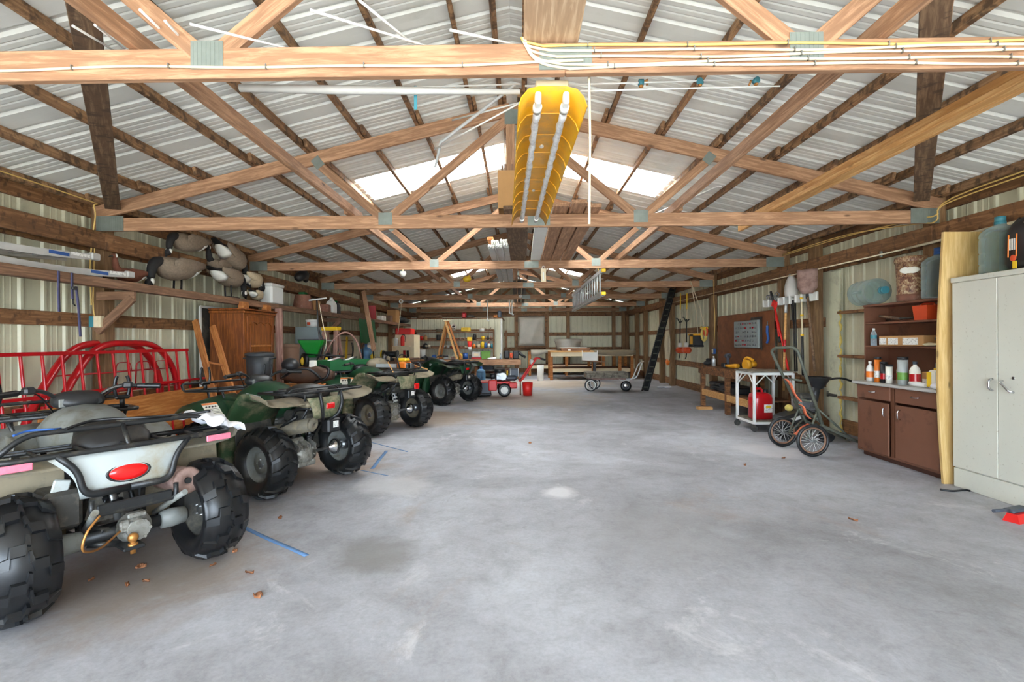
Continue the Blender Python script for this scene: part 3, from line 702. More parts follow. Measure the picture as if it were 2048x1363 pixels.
def rack_flat(q, yb, z, w, mt='black_metal', bars=4, y0=.08):
    m = M(); m.tube(fillet([(-w, y0, z), (-w, yb, z), (w, yb, z), (w, y0, z), (-w, y0, z)], .07), .012, 8)
    for i in range(bars): x = -w + 2 * w * (i + 1) / (bars + 1); m.tube([(x, y0, z), (x, yb, z)], .009, 6)
    m.tube([(-w, (y0 + yb) / 2, z), (w, (y0 + yb) / 2, z)], .010, 6)
    for s in (-1, 1): m.tube([(s * .2, yb + .08, z), (s * .18, yb + .12, .64)], .011, 6); m.tube([(s * .2, y0, z), (s * .2, y0 + .04, .68)], .011, 6)
    return m.build('rear_rack', mt, q)
def tail_grey(q, st):
    z = .74; m = M(); w = .56
    m.tube(fillet([(-w, .06, z), (-w, -.36, z), (-.50, -.46, z), (.50, -.46, z), (w, -.36, z), (w, .06, z)], .09), .014, 10)
    m.tube([(-w, .06, z), (w, .06, z)], .013, 8)
    for x in (-.36, -.18, 0, .18, .36): m.tube([(x, .06, z), (x, -.46, z)], .010, 6)
    m.tube([(-w, -.18, z), (w, -.18, z)], .011, 6)
    m.tube(fillet([(-.52, -.36, z), (-.40, -.34, z + .11), (.40, -.34, z + .11), (.52, -.36, z)], .07), .014, 10)
    for x in (0,): m.tube([(x, -.345, z + .11), (x, -.46, z)], .012, 8)
    for s in (-1, 1):
        m.tube(fillet([(s * .30, -.46, z), (s * .22, -.475, z - .09), (s * .20, -.475, .53), (0, -.475, .53)], .06), .016, 10)
        m.tube([(s * .3, .04, z), (s * .28, .05, .69)], .012, 6); m.tube([(s * .42, -.3, z), (s * .42, -.28, .70)], .011, 6)
    rk = m.build('rear_rack', 'black_metal', q)
    for s in (-1, 1): M().box((s * .46, -.475, z - .028), (.14, .014, .036), bev=.004).build('reflector', 'pink_lens', rk)
    # pale tail panel with its oval lamp
    g = []
    for i in range(9):
        t = i / 8; zz = .72 - .21 * t; hw = .33 - .13 * t - .03 * math.sin(math.pi * t)
        g.append([(-hw + 2 * hw * j / 12, -.40 - .035 * math.sin(math.pi * j / 12) - .02 * math.sin(math.pi * t), zz) for j in range(13)])
    tp = M().sheet(g, .012).build('tail_panel', 'pale_plastic', q)
    M().ball((0, -.452, .60), (.092, .026, .04), 20, 10).build('tail_lamp', 'red_lens', tp); M().torus((0, -.448, .60), 1, .1, 'Y', 28, 6).xf(T(0, -.448, .60) @ Matrix.Diagonal((.096, .1, .044, 1)) @ T(0, .448, -.60)).build('lamp_bezel', 'black_plastic', tp)
    M().box((-.27, -.34, .55), (.07, .02, .12), rot=roty(.25), bev=.006).build('side_flap', 'pale_plastic', q)
    for s in (-1, 1): M().box((s * .39, .10, .58), (.36, .012, .22), bev=.006).build('mud_guard', 'dust_tan', q)
    b = M().box((0, -.46, .475), (.34, .02, .05), bev=.006)
    b.tube(fillet([(-.19, -.46, .53), (-.19, -.46, .45), (.19, -.46, .45), (.19, -.46, .53)], .03), .013, 8)
    for x in (-.13, -.06, .01, .08): b.cyl((x, -.472, .475), (x, -.468, .475), .008, n=10)
    b.build('tow_bracket', 'black_metal', q)
    mf = M().cyl((.29, .15, .46), (.29, -.40, .50), .075, n=24).lathe([(.075, 0), (.08, .01), (.07, .02), (.022, .022), (.018, .0), (.001, -.02)], 24, T(.29, -.40, .50) @ rotx(R(86))); mf = mf.build('muffler', 'rust', q)
    M().cyl((.29, -.405, .5), (.29, -.425, .5015), .017, n=14).build('exhaust_outlet', 'black_metal', mf)
    ax = M().cyl((-.32, 0, .30), (.32, 0, .30), .034, n=16)
    ax.tube([(-.08, -.02, .31), (-.12, .1, .32), (-.14, .5, .34)], [.03, .026, .024], 10); ax = ax.build('rear_axle', 'black_metal', q)
    for s in (-1, 1): M().lathe([(.034, -.07), (.052, -.065), (.056, 0), (.05, .06), (.034, .07)], 18, T(s * .245, 0, .30) @ roty(R(90))).build('axle_sleeve', 'grey_paint', ax)
    d = M().ball((.04, -.03, .31), (.085, .09, .085), 16, 10).cyl((.04, -.13, .31), (.04, -.03, .31), .055, n=16).box((.04, -.07, .385), (.09, .06, .03), bev=.008).box((-.02, -.09, .34), (.05, .05, .07), bev=.01)
    for k in range(6): d.cyl((.04 + .05 * math.cos(k * 1.047), -.14, .31 + .05 * math.sin(k * 1.047)), (.04 + .05 * math.cos(k * 1.047), -.1, .31 + .05 * math.sin(k * 1.047)), .009, n=6)
    d.build('differential', 'cast', ax)
    hb = M().box((0, -.12, .235), (.10, .16, .02), bev=.005).tube([(-.02, -.03, .235), (-.16, .0, .27)], .018, 8); hb = hb.build('hitch_plate', 'black_metal', ax)
    M().ball((0, -.17, .285), .026, 16, 10).cyl((0, -.17, .2), (0, -.17, .27), .014).lathe([(.024, 0), (.024, .012), (.001, .012)], 14, T(0, -.17, .244)).build('hitch_ball', 'brass', hb)
    sh = M().cyl((-.02, .02, .36), (-.03, .06, .62), .018).cyl((-.02, .02, .40), (-.022, .03, .46), .03); sh = sh.build('shock_absorber', 'steel', q); coil((-.02, .02, .42), (-.03, .055, .58), .04, .008, 6).build('spring', 'black_metal', sh)
    M().tube(curve([(-.20, -.40, .50), (-.26, -.43, .44), (-.27, -.42, .36), (-.18, -.32, .315), (-.05, -.16, .32), (.0, -.12, .34)], 6), .006, 6).build('breather_hose', 'brass', q)
    M().box((-.26, .02, .47), (.16, .28, .20), bev=.02).build('air_box', 'dusty_black', q)
    for s in (-1, 1): M().tube([(s * .2, -.3, .5), (s * .16, .0, .34)], .016, 8).build('swing_arm', 'grey_paint', q)
def tail_green(q, st):
    sd = st.get('muffler', -1)
    rk = rack_flat(q, -.46, .77, .44, bars=5)
    M().tube(fillet([(-.40, -.40, .77), (-.38, -.44, .81), (.1, -.45, .81), (.14, -.44, .77)], .04), .008, 6).build('rack_rail', 'black_metal', rk)
    g = []
    for i in range(7):
        t = i / 6; zz = .715 - .16 * t; hw = .20 - .07 * t
        g.append([(-hw + 2 * hw * j / 10, -.405 - .03 * math.sin(math.pi * j / 10) - .02 * math.sin(math.pi * t), zz) for j in range(11)])
    tp = M().sheet(g, .012).build('tail_panel', st['tailmat'], q)
    lx = st.get('lamp', (.03, .63)); M().box((lx[0], -.452, lx[1]), (.105, .03, .055), bev=.01).build('tail_lamp', 'red_lens', tp)
    br = M()
    for s in (-1, 1): br.tube(fillet([(.03 + s * .12, -.45, .77), (.03 + s * .12, -.485, .66), (.03 + s * .09, -.46, .54), (.03 + s * .04, -.40, .5)], .06), .015, 8)
    if st.get('guard', True): br.build('lamp_guard', 'black_metal', q)
    if st.get('box', True):
        bx = M().box((.10, -.36, .50), (.15, .10, .13), bev=.014).build('tool_case', 'black_plastic', q); M().box((.11, -.413, .51), (.06, .004, .06)).build('sticker', 'label_mix', bx)
    mf = M().cyl((sd * .26, .24, .40), (sd * .13, -.36, .53), .062, n=22).lathe([(.062, 0), (.066, .012), (.045, .03), (.02, .032), (.016, .01), (.001, .0)], 22, T(sd * .13, -.36, .53) @ rotz(-sd * .21) @ rotx(R(102))).build('muffler', st.get('muffmat', 'mud_plastic'), q)
    ax = M().cyl((-.34, 0, .30), (.34, 0, .30), .015, n=14).tube([(-.08, .05, .32), (-.1, .5, .34)], [.05, .03], 12).build('rear_axle', 'steel', q)
    ex = -.08
    d = M().ball((ex, -.01, .30), (.11, .12, .115), 18, 12).cyl((ex - .13, -.01, .30), (ex + .13, -.01, .30), .06, n=18).box((ex, -.06, .225), (.2, .1, .05), bev=.012).box((ex - .04, .03, .41), (.16, .08, .05), bev=.012).cyl((ex - .17, 0, .3), (ex - .13, 0, .3), .085, n=18)
    for k in range(8): d.cyl((ex + .085 * math.cos(k * .785), -.12, .30 + .085 * math.sin(k * .785)), (ex + .08 * math.cos(k * .785), -.06, .30 + .08 * math.sin(k * .785)), .011, n=6)
    for k in range(4): d.box((ex - .09 + .06 * k, -.05, .385), (.012, .14, .05), rot=rotx(.2))
    d.build('differential', 'cast', ax)
    M().lathe([(.016, -.06), (.03, -.05), (.075, 0), (.08, .03), (.06, .05)], 16, T(.30, 0, .30) @ roty(R(90))).build('axle_cone', 'chrome', ax)
    sh = M().cyl((.06, .06, .36), (.1, .14, .66), .017).build('shock_absorber', 'steel', q); coil((.065, .07, .40), (.098, .135, .63), .038, .008, 7).build('spring', st.get('spring', 'black_metal'), sh)
    for s in (-1, 1): M().tube(fillet([(s * .2, .3, .3), (s * .24, .1, .5), (s * .2, -.1, .62)], .1), .016, 8).build('sub_frame', 'black_metal', q)
    if st.get('skid'): M().box((-.1, -.1, .30), (.16, .02, .24), bev=.02).build('skid_plate', 'mud_plastic', q)
    M().box((0, 0, .55), (.26, .3, .12), bev=.03).build('battery_tray', 'dusty_black', q)
def decal(q, p, rx, rz_, w, h, kind='warn'):
    d = M().box((0, 0, 0), (w, .002, h)).build('warning_label', 'paper', q, loc=p, rot=(rx, 0, rz_))
    M().box((0, -.0013, h * .42), (w, .002, h * .13)).build('label_header', 'orange', d)
    for i in range(5): M().box((0, -.0013, h * (.05 - .1 * i)), (w * .8, .0015, h * .022)).build('label_line', 'dusty_black', d)
    for i in range(4): M().box((-w * .3 + w * .2 * i, -.0013, h * .21), (w * .11, .0015, h * .12), rot=roty(R(45))).build('label_icon', 'dusty_black', d)
grey = dict(body='grey_paint', fender='grey_paint', flare='mud_plastic', front='grey_paint', liner='dust_tan', rim='dusty_black', tread='zig', tail=tail_grey, stance=(.78, .04, .27, .03), clamps=True, tire='rubber_clean')
green = dict(body='green_plastic', fender='green_dusty', flare='dust_tan', front='green_plastic', liner='dusty_black', rim='grey_paint', tread='chev', tail=tail_green, tailmat='camo', clamps=True, stance=(.76, .125, .08, .05))
camo3 = dict(stance=(.80, .12, .08, .08), body='green_plastic', fender='camo', flare='dust_tan', front='green_plastic', liner='dusty_black', rim='mud_plastic', tread='knob', tail=tail_green, tailmat='camo', muffler=1, lamp=(.17, .57), guard=False, skid=True, spring='white_paint', muffmat='dusty_black')
green4 = dict(stance=(.80, .12, .08, .08), body='green_plastic', fender='green_plastic', flare='green_dusty', front='green_plastic', liner='dusty_black', rim='grey_paint', tread='chev', tail=tail_green, tailmat='green_plastic', lamp=(.03, .63), guard=True, muffler=-1)
def rear_at(l, r): l, r = Vector(l), Vector(r); c = (l + r) / 2; d = r - l; return (c.x, c.y, 0), math.atan2(d.y, d.x)
A1, a1 = rear_at((-2.45, 2.36), (-1.98, 3.08)); A2, a2 = rear_at((-2.20, 4.22), (-1.79, 5.02)); A3, a3 = rear_at((-2.08, 7.05), (-1.66, 7.72)); A4, a4 = rear_at((-1.60, 10.35), (-1.12, 11.05))
q1 = make_atv('grey quad bike nearest the camera with an oval red tail lamp and tall rear rack', A1, a1, grey)
q2 = make_atv('dark green quad bike with a dusty left silencer, second from the camera', A2, a2, green)
q3 = make_atv('camouflage green quad bike carrying a chainsaw on its rear rack', A3, a3, camo3)
q4 = make_atv('dark green quad bike farthest back, beside the red walk-behind mower', A4, a4, green4)
for q, y_ in ((q2, .60), (q4, .63)): decal(q, (-.47, y_ + .115, .72), R(-46), 0, .14, .17)
decal(q3, (-.345, .68, .72), R(-20), R(-60), .2, .17)
decal(q2, (.20, .97, .80), R(-90), R(0), .08, .1)
for q in (q2, q4):
    for s in (-1, 1): M().box((s * .215, .50, .82), (.006, .22, .05), rot=rotx(.1), bev=.003).build('side_trim', 'alu', q)
# ---------------------------------------------------------------- left wall: shelf, ramps, geese
def lathe_thing(name, label, cat, p, prof, mt, n=24, group=None, rot=None):
    o = M().lathe(prof, n).build(name, mt, None, p, rot); return tag(o, label, cat, group)
def box_thing(name, label, cat, c, size, mt, rz=0, bev=.006, group=None):
    o = M().box((0, 0, size[2] / 2), size, bev=bev).build(name, mt, None, c, (0, 0, rz)); return tag(o, label, cat, group)
SZ = 1.985
sh = thing('wall_shelf', 'long plank shelf on timber brackets along the left wall', 'shelf', (-4.3, 10, 0))
for a_, b_ in ((2.4, 8.3), (8.3, 13.4), (13.4, 18.5)):
    for k, x in enumerate((-4.44, -4.19)): beam('plank', (x + 4.3, a_ - 10, SZ - .02), (x + 4.3, b_ - 10, SZ - .02), .235, .04, 'old_wood', sh)
    beam('front_rail', (-4.09 + 4.3, a_ - 10, SZ - .045), (-4.09 + 4.3, b_ - 10, SZ - .045), .038, .09, 'red_wood', sh)
for y in (2.3, 5.22, 8.27, 11.32, 14.37, 17.4):
    beam('bracket_arm', (-.22, y - 10, SZ - .135), (.19, y - 10, SZ - .135), .038, .09, 'red_wood', sh); beam('bracket_brace', (-.22, y - 10.01, SZ - .52), (.17, y - 10.01, SZ - .16), .038, .09, 'red_wood', sh)
def ramp(label, y0, y1, z, x0, x1, sag):
    t = thing('loading_ramp', label, 'ramp', ((x0 + x1) / 2, (y0 + y1) / 2, z), group='aluminium loading ramps on the shelf'); L = y1 - y0; hw = (x1 - x0) / 2
    f = lambda u: sag * (2 * u - 1) ** 2
    for x in (-hw, hw):
        pts = [(x, -L / 2 + L * i / 14, .03 + f(i / 14)) for i in range(15)]
        M().loft([[(p[0] - .014, p[1], p[2] - .03), (p[0] + .014, p[1], p[2] - .03), (p[0] + .014, p[1], p[2] + .03), (p[0] - .014, p[1], p[2] + .03)] for p in pts], smooth=False).build('side_rail', 'dull_alu', t)
    for i in range(10):
        u = (i + .5) / 10; beam('rung', (-hw, -L / 2 + L * u, .03 + f(u)), (hw, -L / 2 + L * u, .03 + f(u)), .06, .02, 'dull_alu', t)
    M().box((hw, L / 2 - .03, .03 + f(1)), (.05, .1, .07), bev=.01).build('end_plate', 'dull_alu', t)
    M().box((hw + .016, L / 2 - .42, .035 + f(.8)), (.002, .2, .03)).build('sticker', 'blue', t); M().box((hw + .016, L / 2 - .2, .04 + f(.9)), (.002, .2, .03)).build('sticker', 'label_mix', t)
ramp('lower arched aluminium loading ramp lying on the wall shelf', 3.1, 5.25, SZ + .002, -4.50, -4.17, .06)
ramp('upper arched aluminium loading ramp stacked on top of another ramp', 2.7, 4.85, SZ + .125, -4.52, -4.20, .06)
st = thing('ratchet_strap', 'navy webbing strap with buckle hanging down from the wall shelf', 'strap', (-4.06, 4.4, SZ))
for pts in ([(-.01, -.10, .0), (-.01, -.10, -.2), (-.015, -.09, -.36)], [(0, .02, .0), (.0, .02, -.12), (.005, .02, -.24)], [(.01, .05, -.12), (.012, .07, -.3), (.012, .09, -.58)]):
    M().sheet([[p + Vector((0, -.013, 0)), p + Vector((0, .013, 0))] for p in curve(pts, 5)], .003).build('webbing', 'navy_strap', st)
M().box((.01, .03, -.14), (.02, .05, .03), bev=.006).tube([(.01, .02, -.24), (.01, .02, -.28), (.01, .04, -.3)], .006, 6).build('buckle', 'black_metal', st)
ob = thing('outlet_box', 'teal junction box with cream outlet cover on the left wall post', 'outlet', at(193, 643, Y=5.2))
M().box((-.03, 0, 0), (.06, .07, .12), bev=.008).build('box', 'teal', ob); M().box((.035, -.01, 0), (.075, .06, .125), bev=.006).build('cover_plate', 'cream', ob)
for z in (-.03, .03): M().box((.035, -.042, z), (.03, .004, .035), bev=.002).build('socket', 'cable_white', ob)
M().tube(curve([(-.02, 0, .06), (-.025, -.01, .16), (-.03, .0, .4), (-.03, .02, .9)], 4), .006, 6).build('cable', 'cable_yellow', ob)
tag(M().tube(curve([(-4.50, -1, 2.84), (-4.5, 2.2, 2.84), (-4.50, 4.9, 2.84), (-4.49, 5.15, 2.78), (-4.52, 5.17, 2.5), (-4.56, 5.18, 2.2), (-4.56, 5.19, 1.75)], 8), .007, 6).build('cable_run', 'cable_yellow'), 'yellowish cable along the left eave and down the wall post', 'cable')

def goose(label, p, rz, neck='down', legs=0, body='goose_body', k=1.0, mats=None, pitch=0):
    t = thing('goose_decoy', label, 'decoy', p, rz, 'goose decoys above the left wall')
    t.scale = (k, k, k); t.rotation_euler = (pitch, 0, rz)
    def rg(y, w, h, z, n=14): return [(w * math.cos(2 * math.pi * i / n), y, z + h * math.sin(2 * math.pi * i / n)) for i in range(n)]
    M().loft([rg(-.30, .05, .035, .06), rg(-.22, .09, .07, .04), rg(-.08, .13, .115, .01), rg(.08, .145, .13, 0), rg(.2, .125, .12, .0), rg(.28, .085, .09, .02), rg(.33, .04, .05, .04)]).build('body', body, t)
    M().loft([rg(-.36, .03, .02, .07), rg(-.31, .066, .045, .045), rg(-.22, .096, .075, .025), rg(-.16, .11, .09, .01)]).build('rump', 'goose_white', t)
    M().loft([rg(-.46, .045, .008, .105), rg(-.38, .06, .02, .085), rg(-.30, .07, .03, .075), rg(-.2, .085, .045, .075)]).build('tail', 'goose_black', t)
    for s in (-1, 1): M().loft([rg(-.30, .012, .03, .075), rg(-.1, .03, .075, .045), rg(.12, .03, .085, .03), rg(.22, .01, .03, .03)]).xf(T(s * .115, 0, .01)).build('wing', body, t)
    if neck == 'down': N = [(0, .26, .05), (0, .36, .03), (0, .41, -.06), (0, .42, -.14)]; hd = Vector((0, .44, -.19)); tip = Vector((0, .49, -.26))
    elif neck == 'low': N = [(0, .26, .05), (0, .36, .01), (0, .45, -.10), (0, .50, -.17)]; hd = Vector((0, .54, -.20)); tip = Vector((0, .63, -.25))
    else: N = [(0, .26, .06), (0, .33, .12), (0, .35, .22), (0, .35, .28)]; hd = Vector((0, .37, .31)); tip = Vector((0, .48, .28))
    N = curve(N, 5); n = M().tube(N, [.062 - .027 * i / (len(N) - 1) for i in range(len(N))], 12)
    d = (tip - hd).normalized(); n.ball(hd, (.038, .055, .042), 14, 8, mat=d.to_track_quat('Y', 'Z').to_matrix().to_4x4()); n = n.build('neck_and_head', 'goose_black', t)
    for s in (-1, 1): M().ball(hd + Vector((s * .024, 0, 0)) - d * .015, (.018, .03, .034), 10, 6).build('cheek_patch', 'goose_white', n)
    M().loft([[hd + d * .04 + Vector((x * .02, 0, z * .014)) for x, z in ((-1, -1), (1, -1), (1, 1), (-1, 1))], [tip + Vector((x * .008, 0, z * .006)) for x, z in ((-1, -1), (1, -1), (1, 1), (-1, 1))]]).build('beak', 'black_plastic', n)
    if legs:
        for x, y in ((-.05, .02), (.05, .0)): M().tube([(x, y, -.1), (x, y + .01, -legs), (x, y + .06, -legs + .005)], .011, 6).build('leg', 'black_plastic', t)
        M().box((0, .02, -legs - .004), (.2, .26, .012), bev=.004).build('foot_plate', 'black_plastic', t)
    return t
def gz(px, py, X=-4.32): return at(px, py, X=X)
goose('grey goose decoy highest on the beam, black neck hanging at its left end', gz(380, 488), R(180), 'down', k=.92)
goose('large goose decoy on legs feeding over the shelf beside the loading ramps', gz(357, 540, -4.3), R(180), 'down', legs=.27, k=1.12)
goose('goose decoy with broad white rump up under the roof, head pointing down right', gz(462, 516, -4.32), R(0), 'low', k=1.0, pitch=R(-14))
goose('goose decoy on legs with white rump toward the ramps, black neck bent to the shelf', gz(455, 556, -4.30), R(0), 'down', legs=.27, k=1.02)
goose('tan-breasted goose decoy half hidden behind the feeding one', gz(500, 560, -4.34), R(0), 'low', body='goose_pale', k=.9)
goose('small pale goose decoy with raised head next to the white foam box', gz(512, 590, -4.25), R(10), 'up', body='goose_pale', k=.6)
goose('goose decoy peeking between the others, only its black and white head clear', gz(440, 533, -4.40), R(180), 'up', k=.75)
gd_ = goose('brown-headed duck decoy tucked behind the end of the ramps', gz(262, 552, -4.38), R(180), 'up', body='goose_brown', k=.62)
for c in gd_.children:
    if c.name.startswith('neck'): c.data.materials[0] = MAT['goose_brown']

# things standing on the shelf
def on_shelf(px, X=-4.28): return at(px, 600, X=X).y
bx = thing('foam_box', 'white foam box standing on the shelf right of the decoys', 'box', (-4.3, on_shelf(546), SZ)); M().box((0, 0, .17), (.22, .44, .32), bev=.03).build('body', 'white_paint', bx); M().box((0, 0, .345), (.24, .46, .05), bev=.015).build('lid', 'white_paint', bx)
lathe_thing('clay_pot', 'upturned brown clay pot with pale speckles on the shelf', 'pot', (-4.3, on_shelf(608), SZ), [(.001, .30), (.13, .30), (.15, .28), (.165, .2), (.19, .04), (.2, .0), (.001, 0)], 'clay')
box_thing('green_tin', 'small green tin sitting on the upturned clay pot', 'tin', (-4.3, on_shelf(608), SZ + .301), (.12, .14, .05), 'cloth_green')
box_thing('cardboard_box', 'cardboard box beside the clay pot on the shelf', 'box', (-4.38, on_shelf(633, -4.3), SZ), (.2, .4, .24), 'cardboard', .1)
box_thing('cardboard_box', 'smaller tilted cardboard box next to the white jug', 'box', (-4.22, on_shelf(645), SZ), (.18, .3, .17), 'clay', .2)
def jug(label, p, mt, capm, k=1, rz=0):
    t = thing('jug', label, 'jug', p, rz); t.scale = (k, k, k)
    M().loft([[(x * a, y * b, z) for x, y in ((-1, -.8), (-.8, -1), (.8, -1), (1, -.8), (1, .8), (.8, 1), (-.8, 1), (-1, .8))] for a, b, z in ((.07, .1, 0), (.078, .11, .02), (.078, .11, .17), (.06, .09, .235), (.03, .03, .265), (.026, .026, .29))], smooth=False).build('body', mt, t)
    M().cyl((0, 0, .287), (0, 0, .315), .03).build('cap', capm, t); M().tube(fillet([(0, .09, .2), (0, .13, .24), (0, .1, .28), (0, .03, .27)], .03), .014, 8).build('handle', mt, t); return t
jug('white plastic jug with a handle on the shelf', (-4.25, on_shelf(660), SZ), 'white_paint', 'white_paint', 1.15)
jug('black bottle with a green patch beside the white jug', (-4.27, on_shelf(671), SZ), 'black_plastic', 'jd_green', 1.0)
box_thing('wooden_crate', 'long shallow wooden crate on the middle of the shelf', 'crate', (-4.3, on_shelf(705), SZ), (.3, 1.1, .12), 'red_wood')
box_thing('red_book', 'dark red binder standing on the shelf', 'binder', (-4.3, on_shelf(746), SZ), (.2, .1, .42), 'red_paint', .1)
for i, d in enumerate((0, .28)): box_thing('white_carton', 'small white carton on the shelf, %s of two' % ('near one', 'far one')[i], 'carton', (-4.18, on_shelf(754) + d, SZ), (.14, .2, .14), 'paper')
box_thing('brown_carton', 'tall tan carton at the far end of the shelf', 'carton', (-4.25, 16.6, SZ), (.3, .5, .42), 'cardboard'); box_thing('brown_carton', 'low dark carton in front of the tall tan one', 'carton', (-4.25, 15.9, SZ), (.25, .3, .2), 'brown_plastic')
tag(M().loft([[(-.1 + .25 * math.cos(a) , -.5 + i * .25, .12 * math.sin(a) * (1 - .3 * abs(i - 2) / 2) + .1) for a in [k * math.pi / 4 for k in range(8)]] for i in range(5)]).build('tarp_roll', 'black_plastic', None, (-4.15, 17.6, SZ + .02)), 'black rolled tarp lying at the end of the shelf', 'tarp')
tag(M().tube(curve([(0, -.3, 0), (.05, -.12, .1), (0, .1, .12), (-.05, .28, .02)], 5), [.03, .07, .09, .1, .1, .1, .09, .1, .1, .1, .09, .08, .07, .06, .05, .03], 10).build('duck_decoy', 'black_plastic', None, (-4.44, at(605, 562, X=-4.44).y, 2.60)), 'dark duck decoy shape lying on the beam above the clay pot', 'decoy')
tag(beam('leaning_board', at(727, 582, Y=10.9), at(748, 700, Y=9.6), .09, .04, 'truss_wood', up=(0, 1, 0)), 'narrow board leaning against the far part of the shelf', 'board')

# red steel gate panels, hoops and the plywood sheet against the wall
gt = thing('picket_panel', 'long red steel panel of upright pickets leaning on the left wall', 'gate', (-4.42, 5.4, 0))
top = M().box((-.03, -.45, 1.247), (.03, 3.2, .035), bev=.004).build('top_rail', 'red_paint', gt); M().box((.02, -.3, .85), (.03, 3.5, .03), bev=.004).build('middle_rail', 'red_paint', gt); M().box((.09, -.3, .2), (.03, 3.4, .03), bev=.004).build('bottom_rail', 'red_paint', gt)
for i in range(13): y = 1.13 - .2 * i; beam('picket', (-.03, y, 1.235), (.09, y - .02, .2), .022, .022, 'red_paint', gt, up=(0, 1, 0))
def hoop(label, dx, dy):
    t = thing('gate_hoop', label, 'gate', (-4.62 + dx, 5.3 + dy, 0), group='bent red tube hoops')
    M().tube(fillet([(.06, -1.0, .05), (.05, -.72, .78), (0, -.25, 1.34), (0, .62, 1.34), (.02, .95, 1.0), (.06, .98, .05)], .28, 8), .036, 12).build('frame_tube', 'red_paint', t)
    for z, a, b in ((1.02, -.55, .93), (.80, -.7, .96)): M().tube([(.03, a, z), (.03, b, z)], .007, 6).build('cross_rod', 'red_paint', t)
    for y in (.25, .55): M().tube(fillet([(.03, y, .8), (.03, y + .02, 1.12), (.03, y + .22, 1.12), (.03, y + .24, 1.02)], .06), .005, 6).build('small_loop', 'red_paint', t)
    for y, z in ((-.82, .72), (1.0, .82)): M().box((.04, y, z), (.03, .14, .06), bev=.006).build('lug', 'red_paint', t)
hoop('thick red bent tube hoop closest to the left wall', 0, -.02); hoop('thick red bent tube hoop in front of its twin', .085, .16)
pl = at(75, 815, X=-4.34); pr = at(424, 771, X=-4.4)
tag(beam('plywood_sheet', (-4.36, pl.y, .37), (-4.36, pr.y, .37), .018, .75, 'orange_ply', up=(.08, 0, 1)), 'orange plywood sheet standing on edge in front of the red gate', 'plywood')

# leaning ladder, wardrobe, screen frame
ld = thing('wooden_ladder', 'short wooden ladder leaning beside the wardrobe', 'ladder', (0, 0, 0))
La, Lb, Ra, Rb = at(390, 640, Y=6.75), at(455, 905, Y=6.0), at(425, 652, Y=6.8), at(500, 904, Y=6.05); Lb.z = Rb.z = .0
La, Ra = La + V(0, 0, 0), Ra
for a_, b_ in ((La, Lb), (Ra, Rb)): beam('rail', a_, b_, .08, .035, 'orange_wood', ld, up=(0, -1, 0))
for t in (.34, .62, .86): beam('rung', La.lerp(Lb, t), Ra.lerp(Rb, t), .05, .022, 'orange_wood', ld)
wd = thing('wardrobe', 'varnished wooden wardrobe with arched door panel under the shelf', 'wardrobe', (-4.25, 7.55, 0))
M().box((0, 0, .9), (.50, .9, 1.76), bev=.006).build('carcass', 'cabinet_wood', wd); M().box((.005, 0, .05), (.52, .92, .1), bev=.01).build('plinth', 'cabinet_wood', wd)
cr = M().box((.01, 0, 1.79), (.53, .94, .04), bev=.008).box((.015, 0, 1.83), (.55, .96, .025), bev=.008).build('cornice', 'cabinet_wood', wd)
for y in (-.36, .3): M().box((.2, y, 1.89), (.08, .16, .1), bev=.01).build('pediment_block', 'orange_wood', cr)
dr = M().box((.258, 0, .95), (.016, .76, 1.56), bev=.005).build('door', 'cabinet_wood', wd)
ar = [(.27, -.31 + .62 * i / 16, 1.60 + .05 * abs(math.sin(i / 16 * math.pi * 3))) for i in range(17)]
M().tube(ar + [(.27, .31, .2), (.27, -.31, .2), ar[0]], .009, 6).build('panel_moulding', 'cabinet_wood', dr); M().box((.266, 0, 1.29), (.012, .62, .03), bev=.004).build('middle_rail', 'orange_wood', dr); M().ball((.28, -.33, .95), .018).build('door_knob', 'brass', dr)
sf = thing('screen_frame', 'white screen door frame leaning behind the wardrobe', 'frame', (-4.55, 6.95, 0))
for a_, b_ in (((0, .02, .02), (0, .02, 1.86)), ((0, .75, .02), (0, .75, 1.86)), ((0, .02, 1.86), (0, .75, 1.86)), ((0, .02, 1.0), (0, .75, 1.0))): beam('frame_bar', a_, b_, .035, .025, 'white_paint', sf, up=(1, 0, 0))
M().box((0, .385, .95), (.003, .70, 1.8)).build('mesh_screen', 'dusty_black', sf)
tag(beam('dark_plank', (-3.94, 8.08, 0), (-3.97, 8.09, 1.9), .11, .05, 'pink_wood', up=(0, 1, 0)), 'tall dark purple-brown plank standing right of the wardrobe', 'plank')

# table with bin and backpack
tb = thing('low_table', 'orange wooden table behind the second quad bike', 'table', (-3.36, 6.86, 0))
M().box((0, 0, .735), (1.0, .46, .035), bev=.008).build('table_top', 'orange_wood', tb)
for x in (-.44, .30):
    for y in (-.18, .18): M().box((x, y, .36), (.06, .06, .72), bev=.005).build('leg', 'orange_wood', tb)
M().sheet([[(.36 + .2 * t + .03 * math.sin(3 * t), -.28 + .5 * u, .74 - .30 * (1 - t) ** 2) for t in [i / 6 for i in range(7)]] for u in (0, .5, 1)], .015).build('curved_apron', 'orange_wood', tb)
tc = thing('trash_can', 'black plastic trash can with its lid, standing before the wardrobe', 'trash can', (-3.64, 6.86, .754))
M().lathe([(.001, .0), (.15, .0), (.155, .02), (.17, .25), (.178, .42), (.001, .42)], 28).build('bin_body', 'dark_bin', tc); M().lathe([(.185, .40), (.19, .42), (.185, .435), (.15, .45), (.001, .455)], 28).build('lid', 'dark_bin', tc)
for s in (-1, 1): M().tube(fillet([(s * .17, -.05, .36), (s * .21, -.05, .37), (s * .21, .05, .37), (s * .17, .05, .36)], .02), .010, 6).build('handle', 'dark_bin', tc)
bp = thing('backpack', 'brown and black leather bag slumped on the orange table', 'bag', (-3.06, 6.82, .754))
